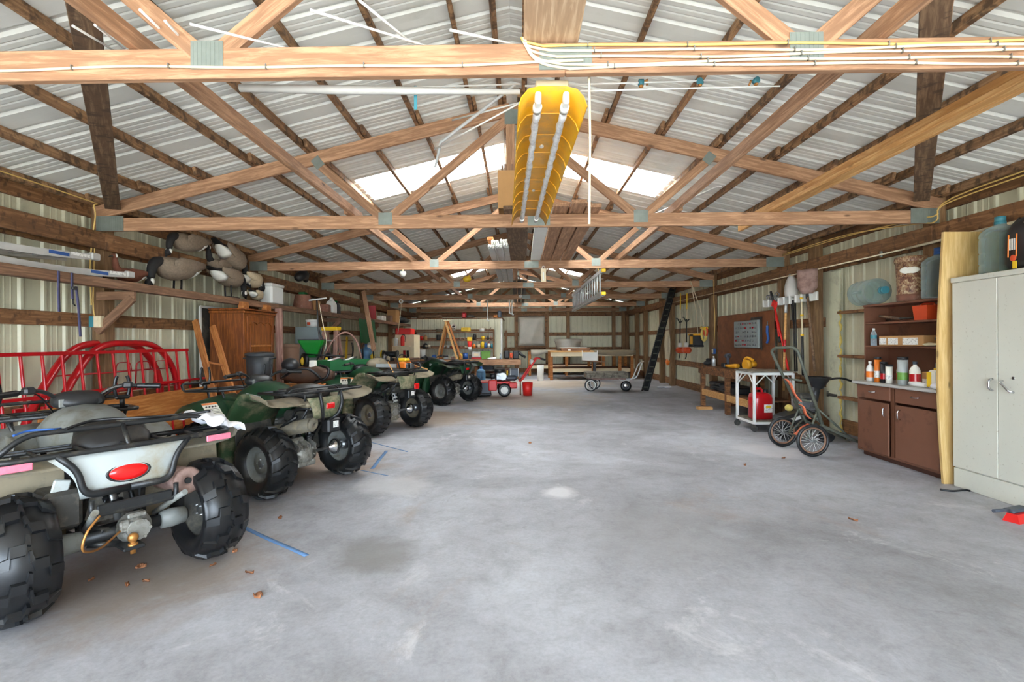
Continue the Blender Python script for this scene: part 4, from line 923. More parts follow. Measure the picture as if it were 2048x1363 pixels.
M().loft([[(.02 * i - .25 + .1 * i, .12 * math.cos(a) * (1 - .08 * abs(i - 3) ** 1.5), .13 + .125 * (1 - .09 * abs(i - 3) ** 1.6) * math.sin(a) + .02 * math.sin(i * 2.2 + a * 3)) for a in [k * math.pi / 6 for k in range(12)]] for i in range(7)]).build('bag_body', 'leather', bp)
M().ball((-.12, -.02, .27), (.12, .1, .1)).build('flap', 'black_plastic', bp); M().tube(curve([(-.2, -.1, .1), (0, -.17, .2), (.2, -.16, .22), (.36, -.08, .06)], 6), .018, 6).build('strap', 'rubber_clean', bp); M().tube(curve([(.25, -.1, .04), (.42, -.12, .1), (.44, -.1, .22), (.3, -.05, .27)], 5), .018, 6).build('strap', 'rubber_clean', bp)
box_thing('paper_cup', 'white cup with yellow label on the leather bag', 'cup', (-2.88, 6.84, .985), (.08, .08, .10), 'paper')

# metal chest with the spreader, brown bin, cabinet, ladder
ch = thing('steel_chest', 'blue-grey steel chest holding up the green spreader', 'chest', (-3.60, 8.55, 0)); M().box((0, 0, .41), (.62, .5, .82), bev=.012).build('body', 'grey_steel', ch); M().box((0, 0, .845), (.64, .52, .05), bev=.01).build('lid', 'grey_steel', ch)
for x in (-.18, .18): M().box((x, -.258, .76), (.06, .02, .08), bev=.006).build('latch', 'steel', ch)
cb = thing('upturned_crate', 'wooden crate under the ribbed brown bin', 'crate', (-4.26, 9.1, 0))
for z in (.08, .26, .44): M().box((0, -.24, z), (.5, .02, .14), bev=.003).build('slat', 'old_wood', cb); M().box((.24, 0, z), (.02, .46, .14), bev=.003).build('slat', 'old_wood', cb)
M().box((0, 0, .265), (.46, .44, .52), bev=.003).build('crate_core', 'old_wood', cb)
bb = thing('ribbed_bin', 'tall tan ribbed plastic bin right of the wardrobe', 'trash can', (-4.28, 9.1, .535))
m = M(); n = 40
m.loft([[((r + (.006 if j % 2 else 0)) * math.cos(2 * math.pi * j / n), (r + (.006 if j % 2 else 0)) * math.sin(2 * math.pi * j / n), z) for j in range(n)] for r, z in ((.15, 0), (.165, .3), (.18, .72))]); m.build('bin_body', 'brown_plastic', bb)
M().lathe([(.185, .70), (.195, .72), (.195, .76), (.182, .78), (.175, .77), (.001, .76)], 30).build('rim', 'brown_plastic', bb)
sp = thing('lawn_spreader', 'green push spreader with yellow wheel hubs on the steel chest', 'spreader', (-3.60, 8.55, .872), R(10)); 
M().loft([[(x * a, y * b, z) for x, y in ((-1, -.85), (-.85, -1), (.85, -1), (1, -.85), (1, .85), (.85, 1), (-.85, 1), (-1, .85))] for a, b, z in ((.05, .05, .2), (.08, .08, .24), (.2, .16, .46), (.21, .17, .5))], smooth=False).build('hopper', 'jd_green', sp); M().box((0, 0, .51), (.43, .35, .02), bev=.008).build('hopper_rim', 'black_plastic', sp)
for s in (-1, 1):
    w_ = M().lathe([(.06, -.035), (.11, -.04), (.14, -.02), (.14, .02), (.11, .04), (.06, .035)], 26, T(s * .2 + .06, 0, .14) @ rotz(R(35)) @ roty(R(90))).build('wheel', 'rubber_clean', sp); M().lathe([(.001, .042), (.02, .045), (.07, .034), (.08, .02)], 20, T(s * .2 + .06, 0, .14) @ rotz(R(35)) @ rotx(R(90))).lathe([(.001, -.05), (.07, -.04), (.075, .03), (.001, .045)], 20, T(s * .2 + .06, 0, .14) @ rotz(R(35)) @ roty(R(90))).build('wheel_hub', 'yellow', w_)
hd = M().tube(fillet([(.08, -.05, .16), (.16, -.06, .3), (.10, -.05, .7), (.08, -.04, 1.2)], .1), .013, 8).tube([(.1, .1, .2), (.18, .05, .45), (.1, -.04, .72)], .011, 8).tube([(-.1, -.1, .26), (.55, -.12, .22)], .012, 8).build('handle_frame', 'black_metal', sp); M().tube([(-.05, -.06, 1.19), (.24, -.02, 1.24)], .015, 8).build('grip_bar', 'alu', hd)
M().tube(curve([(.12, -.05, 1.15), (.18, -.06, .8), (.24, -.06, .5), (.2, -.05, .3)], 5), .006, 6).build('control_cable', 'cable_white', hd)
gc = thing('steel_cabinet', 'grey steel cabinet behind the spreader with a white tub on it', 'cabinet', (-4.15, 9.85, 0)); M().box((0, 0, .83), (.46, .55, 1.62), bev=.008).build('cabinet_body', 'grey_steel', gc); M().box((.235, 0, .84), (.012, .5, 1.5), bev=.004).build('door', 'grey_steel', gc); M().box((0, 0, .02), (.44, .53, .04)).build('plinth', 'dusty_black', gc)
tubp = thing('white_tub', 'white plastic tub with orange label on the grey cabinet', 'tub', (-4.12, 9.75, 1.642)); M().lathe([(.001, 0), (.10, 0), (.115, .13), (.001, .13)], 24).build('tub_body', 'white_paint', tubp); M().lathe([(.122, .12), (.124, .145), (.001, .15)], 24).build('lid', 'white_paint', tubp); M().box((-.02, -.108, .065), (.06, .008, .06), rot=rotx(.1)).build('label_patch', 'orange_red', tubp)
sl = thing('step_ladder', 'faded pink stepladder with a yellow top cap', 'ladder', at(663, 760, Y=9.45) * 1.0, R(-12)); sl.location.z = 0
M().box((0, .0, 1.6), (.34, .16, .07), bev=.012).build('top_cap', 'yellow', sl)
for s in (-1, 1):
    beam('front_rail', (s * .12, -.03, 1.58), (s * .22, -.3, 0), .085, .03, 'pink_wood', sl, up=(0, 1, 0)); beam('rear_rail', (s * .11, .05, 1.58), (s * .19, .3, 0), .05, .03, 'pink_wood', sl, up=(0, 1, 0))
for i in range(5): z = .25 + .28 * i; k_ = z / 1.58; beam('step', (-.22 + .1 * k_, -.3 + .27 * k_, z), (.22 - .1 * k_, -.3 + .27 * k_, z), .09, .025, 'dull_alu', sl)
tag(M().tube(curve([at(637, 770, Y=8.9), at(648, 715, Y=8.95), at(668, 678, Y=9), at(692, 664, Y=9.05), at(712, 680, Y=9.1), at(722, 712, Y=9.15), at(730, 760, Y=9.2)], 6), .016, 8).build('bent_pipe', 'pink_wood'), 'tan pipe bent into an arch over the stepladder', 'pipe')
pb = thing('tool_board', 'cream tool panel with a yellow level on the left wall', 'tool panel', at(688, 700, X=-4.56)); M().box((0, 0, -.1), (.02, 1.4, .95), bev=.004).build('backboard', 'cream', pb)
for z in (.25, -.12): M().box((.02, 0, z), (.02, 1.3, .02)).build('rail', 'brown_plastic', pb)
M().box((.03, .1, -.05), (.03, .09, .8), rot=rotx(R(-6)), bev=.006).build('spirit_level', 'yellow', pb)
for i, (y, l) in enumerate(((.5, .45), (.58, .38), (-.4, .3), (-.5, .25))): M().tube(curve([(.03, y, .2), (.04, y + .04, .2 - l * .5), (.03, y - .02, .2 - l)], 4), .012, 6).build('hanging_tool', ['black_metal', 'rubber_clean', 'red_paint', 'steel'][i], pb)

# left workbench and what stands on it
wbn = thing('side_workbench', 'brown timber workbench along the far left wall', 'workbench', (-3.75, 13.0, 0)); WBZ = .86
M().box((0, 0, WBZ - .03), (1.5, 3.6, .06), bev=.008).build('bench_top', 'bench_wood', wbn); M().box((.73, 0, WBZ - .11), (.04, 3.6, .12), bev=.004).build('front_board', 'bench_wood', wbn); M().box((0, -1.78, WBZ - .11), (1.5, .04, .12), bev=.004).build('end_board', 'bench_wood', wbn)
for x in (-.65, .68):
    for y in (-1.7, 0, 1.7): M().box((x, y, .4), (.09, .09, .8), bev=.004).build('leg', 'bench_wood', wbn)
M().box((-.1, -1.2, .5), (1.0, .5, .45), bev=.02).build('storage_tub', 'charcoal_blue', wbn)
def onb(px, py): return at(px, py, Z=WBZ)
def small(name, label, cat, px, X, Y, prof, mt, n=18, z=WBZ): return lathe_thing(name, label, cat, (X, Y, z), prof, mt, n)
wc = thing('water_jug', 'clear blue water jug standing on the left workbench', 'bottle', (at(732, 715, Y=11.7).x, 11.7, WBZ))
M().lathe([(.001, 0), (.12, 0), (.13, .03), (.13, .1), (.125, .12), (.13, .14), (.13, .28), (.09, .33), (.03, .36), (.028, .40), (.001, .40)], 24).build('bottle_body', 'bottle_blue', wc); M().cyl((0, 0, .395), (0, 0, .43), .032).build('cap', 'blue', wc)
tag(M().tube(fillet([(0, 0, 0), (0, 0, .42), (.22, 0, .42), (.26, 0, .02)], .06), .012, 8).build('bent_bar', 'black_metal', None, (at(726, 715, Y=11.55).x, 11.55, WBZ + .012)), 'black bent bar standing over the water jug', 'bar')
for i, (px, y, h, r_, mt, lb) in enumerate(((745, 11.6, .2, .05, 'yellow', 'yellow bottle beside the clear blue water jug'), (768, 12.2, .18, .06, 'steel', 'shiny tin on the middle of the left workbench'), (776, 12.4, .12, .05, 'cream', 'cream cup right of the shiny tin'), (764, 12.6, .26, .05, 'yellow', 'yellow spray can behind the shiny tin'))):
    lathe_thing('workbench_can', lb, 'can', (at(px, 715, Y=y).x, y, WBZ), [(.001, 0), (r_, 0), (r_, h * .8), (r_ * .5, h * .92), (r_ * .45, h), (.001, h)], mt)
gr = thing('bench_grinder', 'black bench grinder on the left workbench', 'grinder', (at(781, 712, Y=12.5).x, 12.5, WBZ)); M().box((0, 0, .03), (.16, .16, .06), bev=.01).build('base', 'black_metal', gr); M().cyl((-.14, 0, .16), (.14, 0, .16), .075, n=20).box((0, 0, .09), (.08, .1, .08)).build('motor', 'black_metal', gr)
for s in (-1, 1): M().cyl((s * .16, 0, .16), (s * .2, 0, .16), .1, n=22).build('grinding_wheel', 'dusty_black', gr)
vs_ = thing('battery_charger', 'black tool charger with coiled lead on the left workbench', 'charger', (at(754, 714, Y=12.0).x, 12.0, WBZ)); M().box((0, 0, .05), (.2, .14, .1), bev=.02).build('case', 'black_plastic', vs_); M().tube(curve([(.1, 0, .03), (.2, .05, .02), (.24, .16, .02), (.12, .22, .02)], 5), .012, 6).build('lead', 'rubber_clean', vs_)
wcab = thing('white_wall_cabinet', 'tall white cabinet with open side shelves at the far left corner', 'cabinet', (-3.62, 15.9, .0)); 
M().box((.02, 0, 1.06), (.6, .9, 1.0), bev=.008).build('cabinet_body', 'cream', wcab); M().box((0, 0, .28), (.56, .86, .56), bev=.008).build('cabinet_base', 'cream', wcab); M().box((-.02, -.62, .82), (.5, .32, .02), bev=.004).build('side_shelf', 'cream', wcab); M().box((-.02, -.62, 1.2), (.5, .32, .02), bev=.004).build('side_shelf', 'cream', wcab); M().box((-.28, -.62, .85), (.02, .32, .7), bev=.004).build('side_panel', 'cream', wcab)
for z, mt in ((.83, 'red_paint'), (.83, 'black_metal')): M().cyl((.05 if mt[0] == 'r' else .16, -.62, z), (.05 if mt[0] == 'r' else .16, -.62, z + .24), .04).build('bottle', mt, wcab)
fe = thing('fire_extinguisher', 'red fire extinguisher on the white corner cabinet', 'extinguisher', (-3.62, 15.26, 1.212)); M().lathe([(.001, 0), (.055, 0), (.06, .02), (.06, .26), (.03, .31), (.02, .33), (.001, .33)], 18).build('cylinder', 'bright_red', fe); M().box((.02, 0, .35), (.09, .02, .03), bev=.004).build('valve_lever', 'black_metal', fe); M().tube(curve([(.02, 0, .34), (.08, 0, .3), (.075, 0, .12)], 4), .008, 6).build('hose', 'rubber_clean', fe)
lathe_thing('white_canister', 'white canister left of the fire extinguisher', 'canister', (-3.80, 15.2, 1.212), [(.001, 0), (.06, 0), (.06, .2), (.04, .24), (.001, .24)], 'white_paint')
box_thing('red_bin', 'red ribbed plastic bin on the white corner cabinet', 'bin', (-3.65, 15.75, 1.562), (.5, .6, .2), 'bright_red', bev=.03)
g = [[(-3.92 + .006 * math.sin(u * 14), 13.0 + .9 * u, 1.90 - .66 * v - .01 * math.sin(9 * u)) for v in (0, .25, .5, .75, 1)] for u in [i / 10 for i in range(11)]]
gcl = [[(-4.03 + .05 * v, 12.35 + 1.35 * u + .0, 1.93 - .62 * v + .012 * math.sin(15 * u)) for v in (0, .25, .5, .75, 1)] for u in [i / 12 for i in range(13)]]
tag(M().sheet(gcl, .006).build('green_cloth', 'cloth_green'), 'dark green cloth hanging from the far part of the shelf', 'cloth')
pst = thing('paper_poster', 'pale poster with dark leaf drawing pinned above the left workbench', 'poster', at(743, 682, X=-4.5)); M().box((0, 0, 0), (.012, .75, .45)).build('sheet', 'paper', pst)
for k in range(5): M().tube(curve([(.01, .1, -.1), (.012, .1 + .09 * math.cos(k * 1.2), .0 + .1 * math.sin(k * 1.2) + .05)], 3), .012, 6).build('leaf_mark', 'cloth_green', pst)
M().box((.01, -.25, .12), (.006, .1, .14)).build('red_mark', 'red_paint', pst)
hk = thing('hanging_hook', 'white cord and hook hanging near the far left shelf', 'cord', at(802, 599, Y=14.43)); M().tube(curve([(0, 0, 0), (0, 0, -.25), (-.03, 0, -.5), (-.1, 0, -1.0)], 5), .01, 6).build('cord', 'rope', hk); M().torus((0, 0, -.05), .05, .014, 'Y', 16, 6).build('hook', 'white_paint', hk)

# loads on the quad bikes
def q_local(q, p): return q.matrix_basis @ Vector(p)
bpy.context.view_layer.update()
m = M(); g = []
for i in range(11):
    r = []
    for j in range(11):
        u, v = i / 10 - .5, j / 10 - .5
        r.append((u * .26 + .02 * math.sin(7 * v), v * .3 + .02 * math.cos(6 * u), .05 * math.cos(3.6 * u) * math.cos(2.5 * v) + .022 * math.sin(11 * u + 5 * v) + .012 * math.sin(17 * v - 9 * u)))
    g.append(r)
tag(m.sheet(g, .006).build('rag', 'white_cloth', None, q_local(q1, (.48, .06, .83)), (R(8), R(20), a1 + .5)), 'crumpled white rag on the rear rack of the grey quad bike', 'rag')
tag(M().tube(curve([(-.25, 0, 0), (-.1, .08, .02), (.1, -.05, .02), (.3, .06, 0), (.45, 0, .01)], 6), .009, 6).build('bungee_cord', 'rubber_clean', None, q_local(q1, (0, -.02, .90)), (0, 0, a1)), 'black bungee cord lying on the rack of the grey quad bike', 'cord')
tag(M().tube(curve([(-.12, 0, 0), (-.05, .02, .01), (.02, -.02, .008), (.08, .01, 0)], 6), .006, 6).build('bungee_cord', 'blue', None, q_local(q1, (-.33, .0, .90)), (0, 0, a1 + .3)), 'short blue cord at the left end of the grey quad rack', 'cord')
cs = thing('chainsaw', 'orange and yellow chainsaw on the rear rack of the camouflage quad bike', 'chainsaw', q_local(q3, (.12, -.08, .905)), a3 + .2); cs.scale = (.8, .8, .8)
M().box((0, 0, .08), (.2, .26, .13), bev=.03).build('engine_housing', 'black_plastic', cs); M().box((-.09, 0, .1), (.05, .2, .12), bev=.02).box((.09, -.02, .1), (.05, .16, .12), bev=.02).build('side_cover', 'orange', cs); M().box((0, .02, .20), (.16, .2, .06), bev=.02).build('top_cover', 'yellow', cs); M().box((.02, -.16, .09), (.12, .02, .1), bev=.006).build('muffler_guard', 'steel', cs)
M().tube(fillet([(-.15, .0, .02), (-.17, .05, .26), (0, .06, .31), (.15, .05, .26), (.15, 0, .02)], .08), .014, 8).build('front_handle', 'black_plastic', cs); M().tube(fillet([(.04, -.14, .14), (.04, -.3, .15), (.04, -.34, .05), (.04, -.15, .03)], .05), .017, 8).build('rear_handle', 'black_plastic', cs); M().box((.08, .42, .08), (.006, .6, .07), bev=.002).build('guide_bar', 'alu', cs)
for k_, (p0, p1) in enumerate((((-.32, -.3, .91), (-.04, .1, 1.03)), ((.5, -.2, .905), (.2, .16, 1.05)))): tag(M().cyl(q_local(q3, p0), q_local(q3, p1), .009, n=8).build('wood_stake', 'pine'), ('pale stake lying left of the chainsaw', 'pale stake lying right of the chainsaw')[k_], 'stake')
gb = thing('green_crate', 'green painted wooden crate on the front of the camouflage quad bike', 'crate', q_local(q3, (-.02, 1.14, .895)), a3)
for x, y, sx, sy in ((0, -.22, .86, .02), (0, .22, .86, .02), (-.43, 0, .02, .46), (.43, 0, .02, .46)): M().box((x, y, .08), (sx, sy, .16), bev=.003).build('side_board', 'green_dusty' if 0 else 'cloth_green', gb)
M().box((0, 0, .01), (.84, .42, .02)).build('bottom_board', 'orange_wood', gb)
for k_, (x, y, l, mt) in enumerate(((-.2, 0, .5, 'alu'), (.15, .05, .6, 'black_metal'), (.02, -.1, .4, 'white_paint'))): M().tube([(x - l * .35, y - .08, .15), (x + l * .35, y + .08, .19)], .016, 8).build('loose_tool', mt, gb)
fg = thing('folded_bag', 'beige and brown sack lying on the seat of the camouflage quad bike', 'sack', q_local(q3, (.30, .72, .90)), a3); M().ball((0, 0, .08), (.2, .13, .1)).ball((.14, .05, .05), (.13, .1, .08)).build('sack_body', 'dust_tan', fg)
# blue tape and leaves on the floor
def tape(label, a_, b_, w):
    A, B = at(*a_, Z=0), at(*b_, Z=0); d = (B - A).normalized(); n = Vector((-d.y, d.x, 0)) * w / 2; z = Vector((0, 0, .0015))
    tag(M().sheet([[A + (B - A) * t + n * s + Vector((0, 0, .0015)) + n * .12 * math.sin(9 * t) for s in (-1, 1)] for t in [i / 8 for i in range(9)]], .002).build('tape_strip', 'blue_tape'), label, 'tape')
tape('strip of worn blue tape running from the front quad bike tyre', (455, 1040), (613, 1111), .035); tape('short blue tape strip beside the second quad bike', (773, 901), (744, 937), .04); tape('thin faded blue tape line near the second quad bike', (722, 940), (776, 951), .015); tape('faint blue tape line left of the floor centre', (742, 884), (815, 903), .02)
LEAF = ['largest curled dry leaf, below the end of the long blue tape', 'dry leaf just behind the right rear tyre of the grey quad', 'reddish dry leaf nearest the bottom of the picture', 'dry leaf directly under the hitch ball of the grey quad', 'small leaf below the hitch ball, lowest of the cluster', 'small leaf right of the cluster under the grey quad', 'leaf at the left of the cluster under the grey quad', 'small leaf on bare concrete between the first two quads', 'tiny leaf between the grey quad tyre and the blue tape', 'long dry leaf lying on the floor before the brown hutch', 'dry leaf left of the hauling cart wheels', 'small leaf on the floor nearest the white-legged cart', 'lone small leaf out in the middle of the floor']
for k_, (px, py, s_) in enumerate(((499, 1146, .04), (426, 1131, .035), (516, 1192, .05), (282, 1134, .045), (255, 1170, .03), (292, 1163, .03), (183, 1160, .03), (560, 1036, .03), (470, 1103, .025), (1706, 1040, .05), (1567, 916, .04), (1490, 930, .03), (1060, 886, .03))):
    p = at(px, py, Z=0); p.z = .004; s_ *= .75
    g = [[((u - .5) * s_ * 1.6, (v - .5) * s_ * math.sin(math.pi * (.12 + .76 * u)), .012 * math.sin(3 * u + v * 4) + .004) for v in (0, .5, 1)] for u in [i / 5 for i in range(6)]]
    tag(M().sheet(g, .0015).build('dry_leaf', 'leaf', None, p, (0, 0, k_ * 1.3)), LEAF[k_], 'leaf', 'dry leaves on the floor')
# ---------------------------------------------------------------- far end: shelving, benches, mower, tables
def can(name, label, cat, p, r, h, mt, capm=None, group=None, shape='can', z=None):
    t = thing(name, label, cat, p, 0, group)
    pr = {'can': [(.001, 0), (r, 0), (r, h), (.001, h)], 'bottle': [(.001, 0), (r, 0), (r, h * .62), (r * .8, h * .74), (r * .35, h * .84), (r * .35, h * .9), (.001, h * .9)],
          'tub': [(.001, 0), (r * .82, 0), (r, h), (r * .92, h), (r * .76, .02), (.001, .02)]}[shape]
    M().lathe(pr, 16).build('body', mt, t)
    if capm: M().cyl((0, 0, h * .88 if shape == 'bottle' else h), (0, 0, h if shape == 'bottle' else h * 1.12), r * (.42 if shape == 'bottle' else 1.04)).build('cap', capm, t)
    return t
# big bench in front of the storage room
BZ = .68
mb = thing('main_workbench', 'thick-topped timber workbench in front of the far shelves', 'workbench', (-1.53, 17.95, 0))
M().box((-.35, 0, BZ - .05), (3.86, 1.1, .1), bev=.01).build('bench_top', 'bench_wood', mb); M().box((0, -.56, BZ - .09), (3.2, .06, .18), bev=.006).build('front_beam', 'truss_wood', mb); M().box((-1.56, -.3, BZ - .19), (.06, .5, .18), bev=.006).build('end_beam', 'truss_wood', mb)
for x in (-2.2, -1.2, 0, 1.48):
    for y in (-.45, .45): M().box((x, y, .28), (.1, .1, .56), bev=.005).build('leg', 'bench_wood', mb)
M().box((.1, .1, .2), (2.9, .8, .03), bev=.004).build('lower_shelf', 'bench_wood', mb)
M().box((.95, -.2, .30), (.5, .4, .16), bev=.01).build('stored_board', 'red_wood', mb); M().box((.4, -.2, .38), (.4, .3, .12), bev=.01).build('stored_box', 'black_plastic', mb)
shv = thing('wall_shelving', 'open timber shelving fixed on the white ribbed storage wall', 'shelving', (-2.42, 18.5, 0))
SHZ = [1.70, 1.39, 1.08]
for k, z in enumerate(SHZ): M().box((0, 0, z - .02), (2.95, .2, .035), bev=.003).build('shelf_board', 'girt_wood', shv); M().box((0, .085, z + .05), (2.95, .02, .07)).build('back_strip', 'girt_wood', shv)
for x in (-1.47, 1.47): M().box((x, 0, 1.12), (.05, .2, 1.3), bev=.003).build('upright', 'girt_wood', shv)
def sx(px): return at(px, 680, Y=18.46).x
def on(k): return SHZ[k] - .002 if k < 3 else BZ
rows = [
 (0, 878, 'tub', .13, .12, 'dust_tan', None, 'tan straw hat shape at the left of the top shelf'),
 (0, 964, 'can', .09, .12, 'white_paint', 'cream', 'round white gadget on the right of the top shelf'),
 (1, 843, 'tub', .07, .16, 'bright_red', None, 'red mug on the middle shelf, far left'), (1, 851, 'bottle', .07, .2, 'cardboard', 'cardboard', 'tan jar beside the red mug'),
 (1, 877, 'can', .08, .2, 'black_plastic', None, 'dark canister behind the stepladder on the middle shelf'), (1, 890, 'can', .04, .09, 'rust', None, 'small rusty cup right of the dark canister'),
 (1, 914, 'tub', .05, .08, 'clay', None, 'brown cup in the middle shelf row, nearest the stepladder'), (1, 921, 'tub', .05, .10, 'rust', None, 'rust-coloured cup second from the stepladder'), (1, 928, 'tub', .05, .08, 'brown_plastic', None, 'brown cup third from the stepladder'),
 (1, 949, 'bottle', .07, .26, 'black_plastic', 'white_paint', 'black and white bottle right of the yellow lid'), (1, 966, 'tub', .07, .14, 'yellow', None, 'yellow tub hanging over the middle shelf edge'),
 (1, 976, 'bottle', .035, .17, 'black_plastic', 'red_paint', 'slim black bottle right end of the middle shelf'), (1, 982, 'bottle', .035, .15, 'brown_plastic', 'red_paint', 'slim brown bottle at the end of the middle shelf'),
 (2, 858, 'can', .06, .14, 'goose_pale', None, 'pale round tin beside the black helmet'), (2, 888, 'tub', .06, .1, 'steel', None, 'shiny metal cup behind the stepladder legs'), (2, 896, 'tub', .06, .12, 'dull_alu', None, 'dull metal pot right of the shiny cup'), (2, 905, 'can', .05, .07, 'red_paint', None, 'small red tin on the lower shelf'),
 (2, 921, 'tub', .06, .09, 'clay', None, 'brown dish on the lower shelf, left of centre'), (2, 932, 'can', .06, .1, 'cream', 'brass', 'cream jar on the lower shelf near the red cup'), (2, 948, 'bottle', .06, .18, 'orange', 'white_paint', 'orange jar on the lower shelf'), (2, 957, 'can', .06, .14, 'goose_pale', 'cream', 'pale jar right of the orange jar'),
 (2, 965, 'bottle', .07, .3, 'yellow', 'jd_green', 'tall yellow-green bottle on the lower shelf'), (2, 971, 'bottle', .06, .24, 'blue', 'white_paint', 'blue bottle on the lower shelf'), (2, 978, 'bottle', .05, .22, 'paper', 'red_paint', 'white bottle with red cap on the lower shelf'), (2, 984, 'bottle', .05, .2, 'teal', 'white_paint', 'teal bottle at the right end of the lower shelf'),
]
for k, px, sh_, r, h, mt, capm, lab in rows: can('shelf_item', lab, 'container', (sx(px), 18.46, on(k)), r, h, mt, capm, 'things on the far wall shelving', sh_)
yc = thing('yellow_case', 'flat yellow case on the top shelf', 'case', (sx(932), 18.46, SHZ[0])); M().box((0, 0, .08), (.36, .16, .15), bev=.02).build('body', 'yellow', yc); M().tube(fillet([(-.08, -.08, .1), (-.08, -.11, .12), (.08, -.11, .12), (.08, -.08, .1)], .02), .008, 6).build('handle', 'yellow', yc)
wk = thing('paint_tin', 'tilted white tin with black opening on the top shelf', 'tin', (sx(908), 18.46, SZ * 0 + SHZ[0] + .02)); M().lathe([(.001, 0), (.09, 0), (.09, .22), (.08, .22), (.075, .05), (.001, .05)], 18, rotx(R(60)) @ T(0, .03, -.05)).xf(T(0, 0, .09)).build('body', 'paper', wk); M().cyl((0, -.10, .13), (0, -.13, .148), .07).build('inside', 'black_plastic', wk)
an = thing('antlers', 'small brown antlers lying at the right end of the top shelf', 'antlers', (sx(976), 18.46, SHZ[0] + .02))
for s in (-1, 1): M().tube(curve([(0, 0, 0), (s * .06, -.02, .05), (s * .12, 0, .13)], 4), .012, 6).build('antler', 'old_wood', an); M().tube(curve([(s * .06, -.02, .05), (s * .05, -.03, .1)], 3), .009, 6).build('tine', 'old_wood', an)
st3 = thing('cup_stack', 'red cup under a yellow lid with a white base, clipped on the shelf front', 'cup', (sx(940), 18.33, SHZ[2] - .08)); M().lathe([(.001, 0), (.07, 0), (.075, .13), (.001, .13)], 16).build('white_base', 'white_paint', st3); M().lathe([(.075, .13), (.095, .34), (.001, .34)], 16).build('red_cup', 'bright_red', st3); M().box((0, 0, .42), (.18, .14, .15), bev=.015).build('yellow_lid', 'yellow', st3)
hm = thing('helmet', 'black helmet with pale visor on the lower shelf', 'helmet', (sx(851), 18.46, SHZ[2])); M().lathe([(.001, .2), (.06, .18), (.1, .1), (.11, 0), (.1, 0), (.09, .09), (.001, .18)], 18).build('shell', 'black_plastic', hm); M().ball((.04, -.08, .09), (.05, .03, .04)).build('visor', 'goose_pale', hm)
# standing on the bench
def bxp(px, y=18.2): return (at(px, 712, Y=y).x, y, BZ)
gb2 = thing('green_bin', 'translucent green bin on the far bench', 'bin', bxp(972)); M().loft([[(x * a, y * b, z) for x, y in ((-1, -1), (1, -1), (1, 1), (-1, 1))] for a, b, z in ((.15, .11, 0), (.17, .13, .26))], smooth=False).build('body', 'bright_green', gb2); M().box((0, 0, .275), (.37, .29, .03), bev=.01).build('lid', 'bright_green', gb2)
gy = thing('grey_bin', 'grey storage bin with cream label on a red tray', 'bin', (bxp(953)[0], 18.2, BZ + .062)); M().box((0, 0, .1), (.32, .2, .2), bev=.015).build('body', 'dull_alu', gy); M().box((0, -.105, .1), (.16, .006, .09)).build('label_patch', 'cream', gy)
box_thing('red_tray', 'dark red tray under the grey storage bin', 'tray', bxp(953), (.36, .24, .06), 'red_paint')
can('blue_jar', 'bright blue jar on the far bench', 'jar', bxp(931), .09, .2, 'blue', 'blue'); can('white_bucket', 'white bucket at the left end of the far bench', 'bucket', bxp(845, 18.3), .12, .36, 'white_paint', None, None, 'tub')
sb = can('spray_bottle', 'white and yellow-green spray bottle by the stepladder foot', 'bottle', bxp(921, 17.75), .07, .26, 'yellow', 'white_paint', None, 'bottle'); can('clear_bottle', 'clear water bottle near the right end of the far bench', 'bottle', bxp(1001, 17.9), .04, .24, 'clear_plastic', 'white_paint', None, 'bottle')
tag(M().ball((0, 0, .09), (.1, .09, .09)).build('blue_ball', 'blue', None, bxp(868, 18.1)), 'blue ball among the clutter on the far bench', 'ball')
tag(M().ball((0, 0, .03), (.16, .08, .04)).ball((.1, .03, .04), (.08, .06, .045)).build('white_rag', 'white_cloth', None, bxp(983, 17.7)), 'white rag lying on the far bench before the green bin', 'rag')
for px, w, h, mt, lb in ((880, .2, .12, 'bench_wood', 'brown wooden block on the bench left of the stepladder'), (893, .14, .16, 'steel', 'steel tool block between the stepladder legs'), (906, .16, .1, 'rust', 'rusty metal box behind the stepladder foot'), (857, .2, .1, 'black_metal', 'black metal box left on the far bench'), (941, .12, .14, 'dusty_black', 'grey tin beside the blue jar')): box_thing('bench_block', lb, 'box', bxp(px, 18.25), (w, .16, h), mt)
bl = thing('leaf_blower', 'black and orange leaf blower at the right end of the far bench', 'leaf blower', bxp(1017, 17.8)); M().box((-.06, 0, .17), (.2, .24, .3), bev=.04).build('fan_housing', 'black_plastic', bl); M().box((.1, -.06, .14), (.1, .16, .2), bev=.03).build('engine_cover', 'orange_red', bl); M().box((.27, .02, .16), (.22, .22, .3), bev=.03).build('pack_frame', 'black_plastic', bl); M().tube([(.36, 0, .26), (.5, 0, .14), (.62, 0, .06)], [.06, .05, .04], 12).build('nozzle', 'black_plastic', bl)
al = thing('wooden_stepladder', 'wooden A-frame stepladder standing on the far bench', 'ladder', (0, 0, 0))
tp = at(892, 641, Y=17.9)
for px, py, y in ((875, 711, 18.1), (916, 721, 17.55)):
    for dx in (-.04, .16) if py > 715 else (0, .14):
        b_ = at(px, py, Y=y); b_.z = BZ + .02; b_.x += dx * .7; b_.y += dx * .6; beam('rail', (tp.x + (dx * .4), tp.y + dx * .4 + (-.04 if py > 715 else .04), tp.z - .02), b_, .07, .03, 'pine' if dx < .1 else 'orange_wood', al, up=(0, 1, 0))
fb = at(916, 721, Y=17.55)
for t in (.2, .4, .6, .8): p = tp.lerp(V(fb.x, fb.y, BZ), t); beam('step', p + V(-.02, 0, 0), p + V(.13, .12, 0), .08, .02, 'orange_wood', al)
